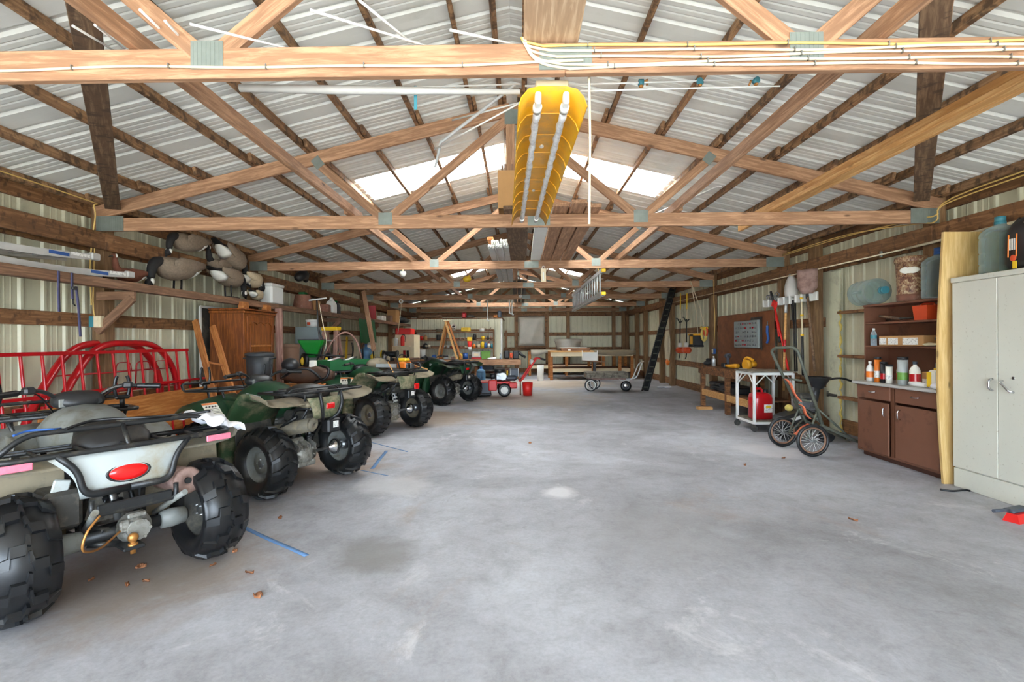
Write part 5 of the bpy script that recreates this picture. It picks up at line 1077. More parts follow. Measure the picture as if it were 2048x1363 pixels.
M().box((tp.x + .02, tp.y, tp.z), (.26, .18, .035), rot=rotz(.3), bev=.006).build('top_step', 'cream', al)
# on top of the storage room
for k, (px, py, w, h, mt, lb) in enumerate(((928, 637, .17, .22, 'red_paint', 'red jug on top of the storage room'), (941, 637, .3, .12, 'dusty_black', 'grey-black pack on top of the storage room'), (991, 637, .2, .12, 'orange_wood', 'tan wood block on top of the storage room'), (999, 637, .16, .28, 'charcoal_blue', 'blue-grey jug at the corner of the storage room roof'), (860, 637, .9, .14, 'old_wood', 'stack of dark boards on the left of the storage room roof'))):
    p = at(px, py, Y=18.8); box_thing('stored_item', lb, 'storage', (p.x, 18.9, HS + .031), (w, .3, h), mt, bev=.04)
# five-gallon bottles
def carboy(label, p, rz=0, lying=False, mt='bottle_plastic', capm='teal', k=1.0, handle=True, group=None):
    t = thing('water_bottle', label, 'bottle', p, rz, group); t.scale = (k, k, k)
    m = M().lathe([(.001, 0), (.125, 0), (.135, .015), (.135, .07), (.129, .08), (.135, .09), (.135, .165), (.129, .175), (.135, .185), (.135, .29), (.129, .30), (.135, .31), (.13, .345), (.09, .385), (.045, .40), (.035, .415), (.034, .455), (.001, .455)], 32)
    X = T(0, 0, .136) @ roty(R(90)) if lying else Matrix()
    m.xf(X).build('bottle_body', mt, t); M().cyl((0, 0, .43), (0, 0, .475), .037).cyl((0, 0, .40), (0, 0, .435), .039).xf(X).build('cap', capm, t)
    if handle: M().tube(fillet([(0, -.118, .13), (0, -.145, .15), (0, -.145, .27), (0, -.118, .29)], .03), .014, 8).xf(X).build('handle', mt, t)
    return t
carboy('blue water bottle on the floor behind the red mower', (at(962, 763, Y=15.9).x, 15.9, .0), mt='bottle_blue', capm='blue', k=1.1)
tag(beam('floor_plank', at(955, 768, Z=.02), at(990, 770, Z=.02), .25, .04, 'red_wood'), 'short brown plank on the floor behind the red mower', 'plank')
# walk-behind mower
mw = thing('brush_mower', 'red walk-behind brush mower with black engine and upright handle', 'mower', (at(1004, 794, Z=0).x, 11.9, 0), R(4))
M().box((-.16, .25, .33), (.75, .5, .06), bev=.015).build('main_frame', 'bright_red', mw); M().box((-.23, -.08, .28), (.2, .1, .26), bev=.02).build('front_plate', 'bright_red', mw); M().box((.26, .02, .27), (.2, .2, .14), bev=.02).build('rear_plate', 'bright_red', mw)
M().loft([[(x, y, z) for x, y in ((-.95, -.05), (-.3, -.05), (-.3, .6), (-.95, .6))] for z in (.08, .34)], smooth=False).build('mower_deck', 'charcoal_blue', mw); M().box((-.62, .27, .06), (.72, .68, .06), bev=.02).build('deck_skirt', 'black_plastic', mw)
for y in (-.06, .56):
    w_ = M().lathe([(.09, -.045), (.125, -.055), (.16, -.035), (.163, 0), (.16, .035), (.125, .055), (.09, .045)], 28, T(.05, y, .163) @ rotx(R(90))).build('wheel', 'rubber_clean', mw); M().lathe([(.001, .03), (.03, .035), (.05, .02), (.085, .03), (.095, .045), (.095, -.04), (.001, -.04)], 24, T(.05, y, .163) @ rotx(R(90))).build('wheel_rim', 'white_paint', w_)
eg = M().box((-.02, .22, .48), (.3, .3, .22), bev=.04).cyl((.02, .05, .48), (.02, .18, .48), .09, n=20).build('engine', 'steel', mw); M().cyl((-.05, .22, .56), (-.05, .22, .66), .13, n=22).build('engine_shroud', 'black_plastic', eg); M().cyl((-.28, .15, .47), (-.15, .15, .5), .07).build('air_filter', 'black_plastic', eg); M().tube([(.13, .1, .5), (.13, .08, .62)], .02, 8).build('oil_filler', 'yellow', eg)
bt = M().box((.3, .22, .56), (.24, .22, .2), bev=.015).build('battery', 'charcoal_blue', mw)
for s in (-1, 1): M().box((.3 + s * .1, .1, .57), (.012, .012, .2)).build('battery_strap', 'white_paint', bt)
M().box((.22, .1, .44), (.3, .12, .14), bev=.05).build('belt_cover', 'charcoal_blue', mw)
for y in (.05, .42): M().tube(fillet([(.42, y, .36), (.5, y, .4), (.78, y, .82), (.85, y, .92), (1.05, y, .88)], .08), .02, 10).build('handle_tube', 'bright_red', mw); M().tube([(.93, y, .91), (1.06, y, .875)], .024, 10).build('grip', 'black_plastic', mw)
M().box((.74, .23, .82), (.08, .3, .12), bev=.02).build('control_panel', 'white_paint', mw)
can('red_bucket', 'red plastic bucket on the floor beside the mower', 'bucket', at(1055, 790, Z=0), .135, .32, 'bright_red', None, None, 'tub')
tag(beam('wood_stake', at(1041, 789, Z=0) + V(0, 0, 0), at(1041, 789, Z=0) + V(0, 0, .42), .04, .03, 'old_wood', up=(0, 1, 0)), 'short wooden post standing left of the red bucket', 'post')
can('white_bin', 'tall white plastic bin in front of the far tables', 'bin', at(1081, 761, Z=0), .12, .52, 'white_paint', None, None, 'tub')
# tables at the far right
def table(label, x0, x1, y0, y1, z, mt, legs, apron=True, group=None):
    t = thing('work_table', label, 'table', ((x0 + x1) / 2, (y0 + y1) / 2, 0)); w, d = x1 - x0, y1 - y0
    M().box((0, 0, z - .02), (w, d, .04), bev=.005).build('table_top', mt, t)
    if apron: M().box((0, -d / 2 + .03, z - .11), (w - .06, .03, .14), bev=.003).build('apron', 'cream', t)
    for f in legs:
        for y in (-d / 2 + .08, d / 2 - .08): M().box((-w / 2 + .06 + f * (w - .12), y, z / 2 - .02), (.1, .1, z - .04), bev=.004).build('leg', 'orange_wood', t)
    M().box((0, -d / 2 + .12, .33), (w - .1, .03, .12), bev=.003).build('lower_rail', 'cream', t); M().box((0, 0, .40), (w - .1, d - .2, .02)).build('lower_shelf', 'bench_wood', t); return t
t1 = table('long pale-topped work table at the far right with orange legs', 1.04, 3.9, 16.75, 17.95, .985, 'pine', (0, .52, .85, 1))
t2 = table('older work table against the back wall behind the long one', .35, 3.3, 18.9, 19.9, .96, 'bench_wood', (0, .5, 1), apron=False)
g = [[(2.55 + 1.4 * u, 16.70 - .012 * math.sin(8 * u), .985 + .012 - (.13 + .1 * abs(math.sin(3.3 * u)) * u) * max(0, v)) if v > 0 else (2.55 + 1.4 * u, 16.70 + .9 * -v, 1.0 + .004 * math.sin(11 * u)) for v in (-1, -.5, -.02, .3, .65, 1)] for u in [i / 12 for i in range(13)]]
tag(M().sheet(g, .006).build('plastic_drape', 'tarp_brown'), 'grey-brown plastic sheet draped over the right end of the long table', 'sheet')
tag(M().sheet([[(.45 + 1.0 * u, 18.87 - .02 * math.sin(9 * u), .985 - .22 * max(0, v) * (.7 + .3 * math.sin(7 * u))) if v > 0 else (.45 + 1.0 * u, 18.87 - v * .8, .985) for v in (-1, -.4, -.02, .4, 1)] for u in [i / 10 for i in range(11)]], .006).build('plastic_drape', 'plastic_sheet'), 'clear plastic sheet hanging over the left end of the older table', 'sheet')
bw = thing('wrapped_bundle', 'plastic-wrapped bundle sitting on the older table', 'bundle', (at(1136, 695, Y=19.3).x, 19.3, .965)); M().loft([[(a * math.copysign(abs(math.cos(q)) ** .7, math.cos(q)), .3 * math.copysign(abs(math.sin(q)) ** .7, math.sin(q)), z + .02 * math.sin(5 * q)) for q in [k * math.pi / 8 for k in range(16)]] for a, z in ((.42, 0), (.46, .1), (.5, .3), (.56, .42), (.3, .44))]).build('bundle_body', 'plastic_sheet', bw); M().box((.05, -.1, .05), (.5, .5, .09), bev=.02).build('bundle_base', 'cardboard', bw)
box_thing('board_stack', 'low stack of brown boards with a white top on the long table', 'boards', (at(1150, 700, Y=17.5).x, 17.5, .986), (1.0, .5, .09), 'red_wood'); box_thing('white_board', 'white board lying on the brown board stack', 'board', (at(1146, 698, Y=17.5).x, 17.5, 1.077), (.95, .45, .02), 'white_paint')
hb_ = thing('open_crate', 'white open box hanging off the front of the long table', 'box', at(1180, 703, Y=16.64)); 
M().box((0, .0, -.16), (.48, .02, .28), bev=.004).build('front_panel', 'white_paint', hb_); M().box((0, .08, -.29), (.52, .2, .02), bev=.004).build('base_panel', 'white_paint', hb_)
for s in (-1, 1): M().box((s * .25, .06, -.13), (.02, .18, .34), bev=.004).build('side_panel', 'white_paint', hb_)
bd = thing('bench_stand', 'slanted red-brown board on a black post before the long table', 'stand', (at(1188, 740, Y=16.0).x, 16.0, 0)); M().box((.0, .1, .66), (.72, .3, .03), rot=roty(R(3)), bev=.004).build('stand_board', 'red_wood', bd); M().box((.03, .1, .33), (.09, .09, .64), bev=.006).build('stand_post', 'black_metal', bd); M().box((.03, .1, .01), (.3, .3, .02)).build('stand_foot', 'black_metal', bd)
can('white_pot', 'small white pot standing on the long table', 'pot', (at(1139, 702, Y=17.0).x, 17.0, .986), .05, .05, 'white_paint')
# wagon
wg = thing('timber_wagon', 'low wagon with weathered timber sides and spoked wheels', 'wagon', (at(1222, 786, Z=0).x, 13.0, 0))
M().box((0, .3, .42), (1.1, .56, .16), bev=.01).build('timber_body', 'grey_wood', wg); M().box((0, .3, .32), (1.0, .5, .04), bev=.005).build('chassis', 'rust', wg)
for x, y, r_ in ((-.44, .0, .165), (-.26, .55, .165)):
    w_ = M().torus((x, y, r_), r_ - .018, .018, 'Y', 32, 8).build('wheel_tyre', 'rubber_clean', wg); wr_ = M().torus((x, y, r_), r_ - .045, .014, 'Y', 28, 6)
    wr_.build('wheel_rim', 'white_paint', w_); sp_ = M().cyl((x, y - .03, r_), (x, y + .03, r_), .022)
    for k in range(8): sp_.tube([(x, y, r_), (x + (r_ - .04) * math.cos(k * .785), y, r_ + (r_ - .04) * math.sin(k * .785))], .005, 5)
    sp_.build('spokes', 'steel', w_)
w_ = M().lathe([(.07, -.04), (.12, -.05), (.14, -.02), (.14, .02), (.12, .05), (.07, .04)], 24, T(.48, .0, .14) @ rotx(R(90))).build('front_wheel', 'rubber_clean', wg); M().lathe([(.001, .035), (.06, .03), (.07, .02), (.07, -.03), (.001, -.03)], 20, T(.48, 0, .14) @ rotx(R(90))).build('wheel_disc', 'chrome', w_)
M().tube(fillet([(.3, .0, .30), (.52, .0, .27), (.66, .0, .34), (.84, .1, .72), (.98, .1, .78)], .1), .016, 8).tube(fillet([(.3, .5, .30), (.52, .5, .27), (.86, .45, .3), (1.0, .35, .72)], .1), .016, 8).build('pull_handle', 'alu', wg)
lr = thing('dark_rack_rail', 'dark steel rack rail leaning against a roof truss at the far right', 'rail', (0, 0, 0)); A, B = at(1284, 781, Z=0.01), at(1340, 577, Y=14.3); ofs = V(.16, .03, 0)
for o_ in (V(0, 0, 0), ofs): beam('side_channel', A + o_, B + o_, .03, .07, 'black_metal', lr, up=(0, -1, 0))
beam('web_plate', A + ofs * .5 + V(0, .02, 0), B + ofs * .5 + V(0, .02, 0), .15, .012, 'black_metal', lr, up=(0, -1, 0))
for i in range(16): p = A.lerp(B, (i + .5) / 16); beam('cross_tab', p, p + ofs, .05, .03, 'grey_olive', lr)
# ---------------------------------------------------------------- right side
# stained backboard, workbench, tool rack
tag(beam('backboard', (4.40, 8.55, 1.32), (4.40, 10.95, 1.32), .02, 1.06, 'panel_stain'), 'reddish stained plywood backboard above the right workbench', 'board')
rb = thing('right_workbench', 'narrow timber workbench under the stained backboard', 'workbench', (4.02, 8.95, 0)); RZ = .82
M().box((0, 0, RZ - .03), (.72, 2.3, .05), bev=.006).build('bench_top', 'bench_wood', rb); M().box((-.35, 0, RZ - .10), (.035, 2.3, .1), bev=.004).build('front_board', 'bench_wood', rb)
for y in (-1.08, -.1, 1.08):
    for x in (-.3, .3): M().box((x, y, .39), (.08, .08, .77), bev=.004).build('leg', 'bench_wood', rb)
M().box((-.32, 0, .30), (.035, 2.2, .12), bev=.004).build('lower_rail', 'pine', rb); M().box((0, 0, .355), (.62, 2.2, .02)).build('lower_shelf', 'bench_wood', rb)
box_thing('wood_offcut', 'pale wood block on the floor at the end of the right workbench', 'wood block', at(1409, 818, Z=0), (.28, .12, .05), 'pine')
for k_, (y, w, h, l) in enumerate(((9.55, .42, .08, .7), (9.0, .46, .12, .8), (9.3, .4, .07, .7))):
    z0 = .366 + (0 if k_ < 2 else .085); p = (3.98, y if k_ < 2 else 9.62, z0)
    t = thing('tool_case', ('black tool case at the far end of the bench lower shelf', 'larger black tool case on the bench lower shelf', 'black tool case stacked on another under the bench')[k_], 'case', p); M().box((0, 0, h / 2), (w, l * .75, h), bev=.02).build('case_shell', 'black_plastic', t); M().tube(fillet([(-w / 2, -.08, h * .5), (-w / 2 - .04, -.07, h * .5), (-w / 2 - .04, .07, h * .5), (-w / 2, .08, h * .5)], .02), .009, 6).build('handle', 'rubber_clean', t)
dl = thing('power_drill', 'dark blue power drill standing on the right workbench', 'drill', (3.98, 9.45, RZ - .004), R(-100)); M().box((0, 0, .03), (.11, .09, .06), bev=.012).build('battery', 'black_plastic', dl); M().box((0, 0, .12), (.05, .05, .14), bev=.015).build('grip', 'charcoal_blue', dl); M().cyl((-.1, 0, .21), (.1, 0, .22), .045, n=16).build('motor_housing', 'charcoal_blue', dl); M().tube([(.1, 0, .22), (.16, 0, .222), (.2, 0, .224)], [.04, .03, .012], 12).build('chuck', 'black_metal', dl)
sw = thing('circular_saw', 'yellow and black cordless saw on the right workbench', 'saw', (3.95, 8.55, RZ - .004), R(-80)); M().box((0, 0, .015), (.32, .16, .012), bev=.004).build('base_shoe', 'alu', sw); M().cyl((-.02, -.05, .09), (-.02, .03, .09), .085, n=22).build('blade_guard', 'tool_yellow', sw); M().cyl((-.0, .02, .1), (-.0, .13, .1), .05).build('motor', 'tool_yellow', sw); M().tube(fillet([(-.1, .05, .1), (-.2, .05, .16), (-.1, .05, .22), (.06, .05, .17)], .05), .022, 8).build('handle', 'tool_yellow', sw); M().box((-.2, .05, .07), (.1, .08, .08), bev=.012).build('battery', 'black_plastic', sw)
gr2 = thing('angle_grinder', 'small yellow and black grinder left of the cordless saw', 'grinder', (3.86, 8.98, RZ - .004), R(-70)); M().tube([(-.16, 0, .045), (-.06, 0, .045), (.06, 0, .05), (.14, 0, .05)], [.028, .03, .042, .04], 12).build('body', 'tool_yellow', gr2); M().box((-.2, 0, .05), (.1, .07, .08), bev=.012).build('battery', 'black_plastic', gr2); M().cyl((.16, 0, .012), (.16, 0, .022), .06).build('disc', 'dusty_black', gr2)
can('spray_can', 'silver spray can at the far end of the right workbench', 'can', (3.85, 9.80, RZ - .004), .04, .2, 'alu', 'white_paint', None, 'bottle')
tag(M().ball((0, 0, .05), (.1, .08, .05)).box((.03, .05, .1), (.1, .1, .09), bev=.02).build('black_clamp', 'black_metal', None, (3.82, 10.0, RZ)), 'black clamp lump at the far corner of the right workbench', 'clamp')
bo = thing('small_outlet', 'blue outlet box on the post behind the right workbench', 'outlet', at(1428, 702, X=4.40)); M().box((0, 0, 0), (.06, .09, .12), bev=.01).build('box', 'blue', bo); M().box((-.035, 0, 0), (.01, .06, .09)).build('cover_plate', 'cream', bo)
tag(M().tube(curve([at(1428, 690, X=4.34), at(1430, 640, X=4.36), at(1428, 600, X=4.36), at(1428, 560, X=4.34)], 5), .008, 6).build('drop_cable', 'cable_yellow'), 'yellow cable dropping to the blue outlet box', 'cable')
# open socket case hung on the board
sc_ = thing('socket_set', 'open grey socket set case hanging on the stained backboard', 'tool set', (4.36, 9.5, 1.44)); M().box((0, 0, 0), (.05, 1.0, .52), bev=.01).build('tray', 'grey_steel', sc_)
for i in range(9):
    for j in range(6):
        if rnd.random() < .85: M().cyl((-.05, -.42 + .1 * i + .01 * rnd.random(), -.2 + .08 * j), (-.025, -.42 + .1 * i, -.2 + .08 * j), .012 + .01 * rnd.random(), n=8).build('socket', 'red_paint' if rnd.random() < .12 else 'steel', sc_)
sq = thing('framing_square', 'black framing square hung on the stained backboard', 'square', (4.36, 8.92, 1.45)); M().box((0, -.0, 0), (.006, .05, .6)).build('blade', 'black_metal', sq); M().box((0, .2, .275), (.006, .4, .05)).build('tongue', 'black_metal', sq)
hs_ = thing('hand_saw_handle', 'blue handled tool hanging near the corner of the backboard', 'tool', (4.368, 8.72, 1.42)); M().tube(curve([(0, 0, .16), (0, .01, .05), (0, -.03, -.06), (0, .02, -.14)], 5), .022, 8).build('handle', 'blue', hs_); M().tube([(0, 0, .16), (0, 0, .24)], .008, 6).build('shank', 'steel', hs_)
tr = thing('tool_rack', 'pale plastic tool rack holding long tools on the right wall', 'tool rack', (4.32, 7.98, 1.97)); M().box((.03, 0, 0), (.03, 1.5, .13), bev=.006).build('back_rail', 'white_paint', tr)
for i in range(9): M().box((-.03, -.66 + .165 * i, -.01), (.1, .03, .12), rot=rotz(R(24)), bev=.008).build('clip', 'white_paint', tr)
def pole(name, label, cat, px, top, bot, X, r, mt, extra=None):
    a_, b_ = at(px[0], top, X=X), at(px[1], bot, X=X); t = thing(name, label, cat, a_); d = b_ - a_
    M().tube([(0, 0, 0), d], r, 10).build('shaft', mt, t); 
    if extra: extra(t, d)
    return t
def bolt(t, d):
    d2 = at(1577, 742, X=4.22) - t.location
    M().tube([(0, 0, -.05), d2 * .55, d2], .016, 8).build('handle_arm', 'bright_red', t); M().box((0, 0, .0), (.03, .16, .12), rot=rotx(.4), bev=.02).build('cutter_head', 'bright_red', t); M().tube([(0, .03, .04), (.0, .12, .22)], .02, 8).build('jaw', 'black_metal', t); M().tube([d * .85, d * 1.0], .022, 8).build('grip', 'rubber_clean', t)
pole('bolt_cutters', 'red long-handled bolt cutters hanging on the tool rack', 'bolt cutters', (1549, 1560), 608, 685, 4.24, .017, 'bright_red', bolt)
def ferr(t, d): M().tube([(0, 0, .01), d * .09], .021, 10).build('ferrule', 'alu', t); M().tube([d * .40, d * .55], .019, 10).build('sleeve_label', 'red_paint', t)
pole('wooden_pole', 'long pale wooden tool handle hanging on the rack', 'tool', (1572, 1567), 610, 780, 4.2, .018, 'pine', ferr)
pole('black_pole', 'black metal pole hanging on the rack, left of a pair', 'tool', (1586, 1590), 600, 742, 4.3, .012, 'black_metal'); pole('black_pole', 'black metal pole hanging on the rack, right of a pair', 'tool', (1590, 1594), 600, 742, 4.28, .012, 'black_metal')
def yel(t, d):
    for f in (0, .22, .47): M().tube([d * (f - .01), d * (f + .012)], .024, 10).build('collar', 'yellow', t)
    M().tube([d * .49, d * .99], .018, 10).build('black_section', 'black_plastic', t)
pole('extension_pole', 'yellow and black extension pole hanging on the tool rack', 'pole', (1603, 1606), 596, 752, 4.255, .011, 'cream', yel)
def shovel(t, d):
    up = -d.normalized(); g = [[Vector((-.01 - .02 * math.cos(math.pi * (v - .5)), (v - .5) * .27 * (1 if u > .25 else .5 + u * 2), .02 + .36 * u)) for v in (0, .25, .5, .75, 1)] for u in [i / 8 for i in range(9)]]
    M().sheet(g, .004).xf(rotz(R(48))).build('blade', 'rust', t); M().tube([(0, 0, -.05), (-.01, 0, .1)], .022, 8).build('socket', 'black_metal', t)
pole('square_shovel', 'square-mouthed shovel hung blade upward on the tool rack', 'shovel', (1615, 1630), 590, 742, 4.24, .018, 'old_wood', shovel)
def spade(t, d):
    g = [[Vector((-.01 - .03 * math.cos(math.pi * (v - .5)), (v - .5) * .2 * math.sin(math.pi * min(.92, .3 + .62 * u)) ** .7, .02 + .34 * u)) for v in (0, .25, .5, .75, 1)] for u in [i / 8 for i in range(9)]]
    M().sheet(g, .004).xf(rotz(R(48))).build('blade', 'dull_alu', t); M().tube([(0, 0, -.05), (-.01, 0, .08)], .02, 8).build('socket', 'black_metal', t)
pole('round_spade', 'round-nosed spade hung blade upward, left of the square shovel', 'spade', (1583, 1586), 597, 640, 4.3, .015, 'black_metal', spade)
ch_ = thing('chain_bundle', 'tangle of chain hanging over the left end of the tool rack', 'chain', at(1548, 596, X=4.3))
for k in range(9): M().torus((rnd.uniform(-.04, .04), rnd.uniform(-.16, .16), rnd.uniform(-.05, .05)), .035, .008, 'XYZ'[k % 3], 14, 6).build('chain_link', 'steel', ch_)
# white-legged cart with the fuel can
ct = thing('shop_cart', 'grey table cart with white angle-iron legs on casters', 'cart', (3.69, 7.48, 0)); hw, hd_, cz = .28, .28, .86
for x in (-hw, hw):
    for y in (-hd_, hd_):
        M().box((x, y, .48), (.035, .035, .74), bev=.003).build('leg', 'white_paint', ct); M().cyl((x, y - .012, .045), (x, y + .012, .045), .045, n=16).box((x, y, .09), (.03, .03, .03)).build('caster', 'dusty_black', ct)
for s in (-1, 1):
    M().box((0, s * hd_, cz - .02), (2 * hw, .02, .04), bev=.002).build('top_rail', 'white_paint', ct); M().box((s * hw, 0, cz - .02), (.02, 2 * hd_, .04), bev=.002).build('top_rail', 'white_paint', ct); M().box((0, s * hd_, .125), (2 * hw, .02, .035), bev=.002).build('bottom_rail', 'white_paint', ct); M().box((s * hw, 0, .125), (.02, 2 * hd_, .035), bev=.002).build('bottom_rail', 'white_paint', ct)
    for q_ in (-1, 1): M().tube([(q_ * hw, s * hd_, cz - .2), (q_ * (hw - .17), s * hd_, cz - .03)], .009, 6).build('corner_brace', 'white_paint', ct); M().tube([(s * hw, q_ * hd_, cz - .2), (s * hw, q_ * (hd_ - .17), cz - .03)], .009, 6).build('corner_brace', 'white_paint', ct)
M().box((0, 0, cz + .008), (.62, .62, .016), bev=.003).build('cart_top', 'grey_wood', ct); M().box((0, 0, .15), (.56, .56, .015)).build('lower_deck', 'grey_wood', ct)
fc = thing('fuel_can', 'red plastic fuel can standing on the white-legged cart', 'fuel can', (3.60, 7.42, .158), R(5)); fc.scale = (1.1, 1.1, 1.18)
M().loft([[(a * math.copysign(abs(math.cos(q)) ** .45, math.cos(q)), b * math.copysign(abs(math.sin(q)) ** .45, math.sin(q)), z) for q in [k * math.pi / 10 for k in range(20)]] for a, b, z in ((.125, .10, 0), (.135, .11, .02), (.135, .11, .26), (.12, .1, .31), (.07, .06, .335))]).build('can_body', 'red_paint', fc)
M().tube(fillet([(-.1, 0, .28), (-.09, 0, .38), (.02, 0, .38), (.03, 0, .32)], .03), .016, 8).build('handle', 'red_paint', fc); M().cyl((.07, 0, .3), (.07, 0, .37), .032).build('cap', 'black_plastic', fc)
M().box((.05, -.112, .14), (.12, .003, .1)).build('decal', 'label_mix', fc); M().box((.05, -.1145, .16), (.07, .002, .035)).build('decal_mark', 'yellow', fc)
# game cart with spoked wheels
gc_ = thing('game_cart', 'olive tubular hauling cart with two spoked bicycle wheels', 'cart', (0, 0, 0))
WC = [V(3.34, 5.66, .187), V(3.29, 6.20, .187)]
for c in WC:
    ty = M().torus(c, .168, .019, 'Y', 40, 10).build('tyre', 'rubber', gc_); M().torus(c, .142, .011, 'Y', 36, 8).build('wheel_rim', 'rusty_rim', ty); sp_ = M()
    for k in range(20):
        a = k * math.pi / 10; sp_.tube([c + V(.02 * math.cos(a + .8), .025 * (-1) ** k, .02 * math.sin(a + .8)), c + V(.14 * math.cos(a), 0, .14 * math.sin(a))], .0022, 5)
    sp_.build('spokes', 'alu', ty); M().cyl(c - V(0, .04, 0), c + V(0, .04, 0), .02).build('wheel_hub', 'steel', ty)
hp = [(3.50, 6.13, .36), (3.115, 6.13, 1.20), (3.14, 6.08, 1.235), (3.20, 5.80, 1.245), (3.225, 5.75, 1.21), (3.50, 5.75, .36)]
M().tube(fillet(hp, .09), .017, 10).build('handle_frame', 'grey_olive', gc_)
lf = M()
for y in (5.77, 6.12):
    lf.tube([(3.45, y, .50), (3.52, y, .33), (4.2, y + .22, .05)], .016, 8); lf.tube([(3.43, y, .56), (4.0, y + .18, .12)], .012, 8)
for x, z in ((3.27, .86), (3.38, .62), (3.47, .42), (4.15, .075)): lf.tube([(x, 5.76 + (.2 if x > 4 else 0), z), (x, 6.12 + (.2 if x > 4 else 0), z)], .012, 8)
lf.build('bed_frame', 'grey_olive', gc_); ax_ = M().tube([WC[0], WC[1]], .011, 8)
for y in (5.75, 6.12): ax_.tube([(3.32, y, .187), (3.44, y, .48)], .012, 8); ax_.tube([(3.32, y, .187), (3.5, y, .36)], .010, 8)
ax_.build('axle', 'grey_olive', gc_)
for k_, (p0, p1) in enumerate((((3.22, 6.0, .86), (3.38, 5.98, .60)), ((3.36, 5.95, .56), (3.46, 5.92, .40)), ((3.30, 5.95, .20), (3.44, 5.92, .34)))):
    a_, b_ = Vector(p0), Vector(p1); M().sheet([[a_.lerp(b_, t) + V(.012 * math.sin(7 * t), w, .01 * math.sin(5 * t)) for w in (-.03, .03)] for t in [i / 6 for i in range(7)]], .005).build('orange_webbing', 'orange_tape', gc_)
# engine machine with funnel behind the cart
lv = thing('leaf_shredder', 'black engine-driven leaf shredder with funnel behind the hauling cart', 'shredder', (3.86, 6.62, 0), R(0))
M().box((-.22, 0, .3), (.42, .34, .16), rot=roty(R(-18)), bev=.05).build('deck', 'black_plastic', lv); M().box((-.27, -.176, .31), (.2, .01, .04), rot=roty(R(-18))).build('deck_stripe', 'white_paint', lv); M().box((-.05, .02, .46), (.24, .24, .16), bev=.03).build('engine', 'steel', lv); M().box((-.05, .02, .58), (.24, .22, .08), bev=.03).build('engine_cover', 'dusty_black', lv)
M().tube([(.02, -.02, .36), (.06, -.02, .6), (.08, -.02, .72)], [.05, .055, .06], 12).build('chute', 'black_plastic', lv); M().lathe([(.06, .0), (.10, .06), (.155, .15), (.165, .16), (.15, .155), (.05, .01)], 20, T(.1, -.02, .68)).build('funnel', 'black_plastic', lv)
M().tube(fillet([(.1, .1, .5), (.2, .05, .78), (.42, .0, .83), (.62, -.04, .75)], .08), .014, 8).build('handle', 'black_metal', lv); M().cyl((-.3, -.12, .1), (-.3, .12, .1), .1, n=20).build('roller', 'rubber', lv); M().cyl((.12, -.16, .1), (.12, -.2, .1), .1, n=20).build('wheel', 'rubber', lv); M().tube([(-.3, 0, .14), (.1, 0, .2), (.12, -.16, .12)], .018, 8).build('frame', 'grey_olive', lv); M().ball((-.24, .05, .42), (.05, .05, .045)).build('fuel_cap', 'foam', lv)

# framed door opening and short girts left of the hutch
dj = struct('door_1'); beam('jamb_board', (4.555, 7.16, 0), (4.555, 7.16, 2.32), .24, .03, 'door_board', dj, up=(1, 0, 0))
g = [[(4.40 + .018 * math.sin(31 * u) + (.02 if v else 0), 7.12 + .012 * math.sin(47 * u + v), .02 + 1.72 * u) for v in (0, .5, 1)] for u in [i / 40 for i in range(41)]]
M().tube([(4.54 + .01 * math.sin(i * 1.7), 7.02 + .01 * math.sin(i * 2.3), .02 + .043 * i) for i in range(41)], [.012 + .006 * math.sin(i * 1.3) for i in range(41)], 8).build('foam_seal', 'foam', dj)
for z in (.52, 1.10, 1.71): beam('short_girt', (4.54, 5.55, z), (4.54, 7.02, z), .10, .04, 'girt_wood', dj)
hg = M().box((4.53, 7.2, .53), (.03, .2, .04), bev=.005).cyl((4.53, 7.3, .5), (4.53, 7.3, .58), .015).build('hinge', 'dusty_black', dj)
# brown hutch
hu = thing('brown_hutch', 'brown painted hutch with open shelves over two drawers and doors', 'cabinet', (4.2, 5.24, 0))
Y0, Y1, XF, XB = -.58, .58, -.24, .22; CZ = .85
M().box(((XF + XB) / 2 + .03, 0, .03), (XB - XF - .06, 1.14, .06)).build('toe_kick', 'brown_dark', hu)
bod = M(); bod.box(((XF + XB) / 2, Y0 + .01, .44), (XB - XF, .02, .76)); bod.box(((XF + XB) / 2, Y1 - .01, .44), (XB - XF, .02, .76)); bod.box((XB - .01, 0, .44), (.02, 1.14, .76)); bod.box(((XF + XB) / 2, 0, .07), (XB - XF, 1.14, .02)); bod.box((XF + .012, .05, .44), (.02, .05, .74)); bod.box((XF + .012, 0, .815), (.02, 1.14, .02)); bod.build('base_carcass', 'brown_paint', hu)
for y, w, yaw in ((-.285, .54, 0), (.31, .50, R(-4))):
    d_ = M().box((XF - .01, y, .365), (.02, w, .56), rot=rotz(yaw), bev=.004).build('door', 'brown_paint', hu); w2 = M().box((XF - .01, y, .745), (.02, w, .15), bev=.004).build('drawer', 'brown_paint', hu)
    M().tube(fillet([(XF - .02, y - .05, .755), (XF - .045, y - .035, .75), (XF - .045, y + .035, .75), (XF - .02, y + .05, .755)], .015), .006, 6).build('drawer_pull', 'chrome', w2)
    hy = y + (.20 if y < 0 else -.19); M().tube(fillet([(XF - .02, hy, .60), (XF - .05, hy, .585), (XF - .05, hy, .515), (XF - .02, hy, .50)], .015), .007, 6).build('door_handle', 'chrome', d_)
M().box((-.02, 0, CZ - .01), (.56, 1.2, .03), bev=.006).build('countertop', 'dull_alu', hu)
HZ = 1.74
for y in (-.56, .70): M().box((.07, y, (CZ + HZ) / 2), (.28, .022, HZ - CZ)).build('side_panel', 'brown_paint', hu)
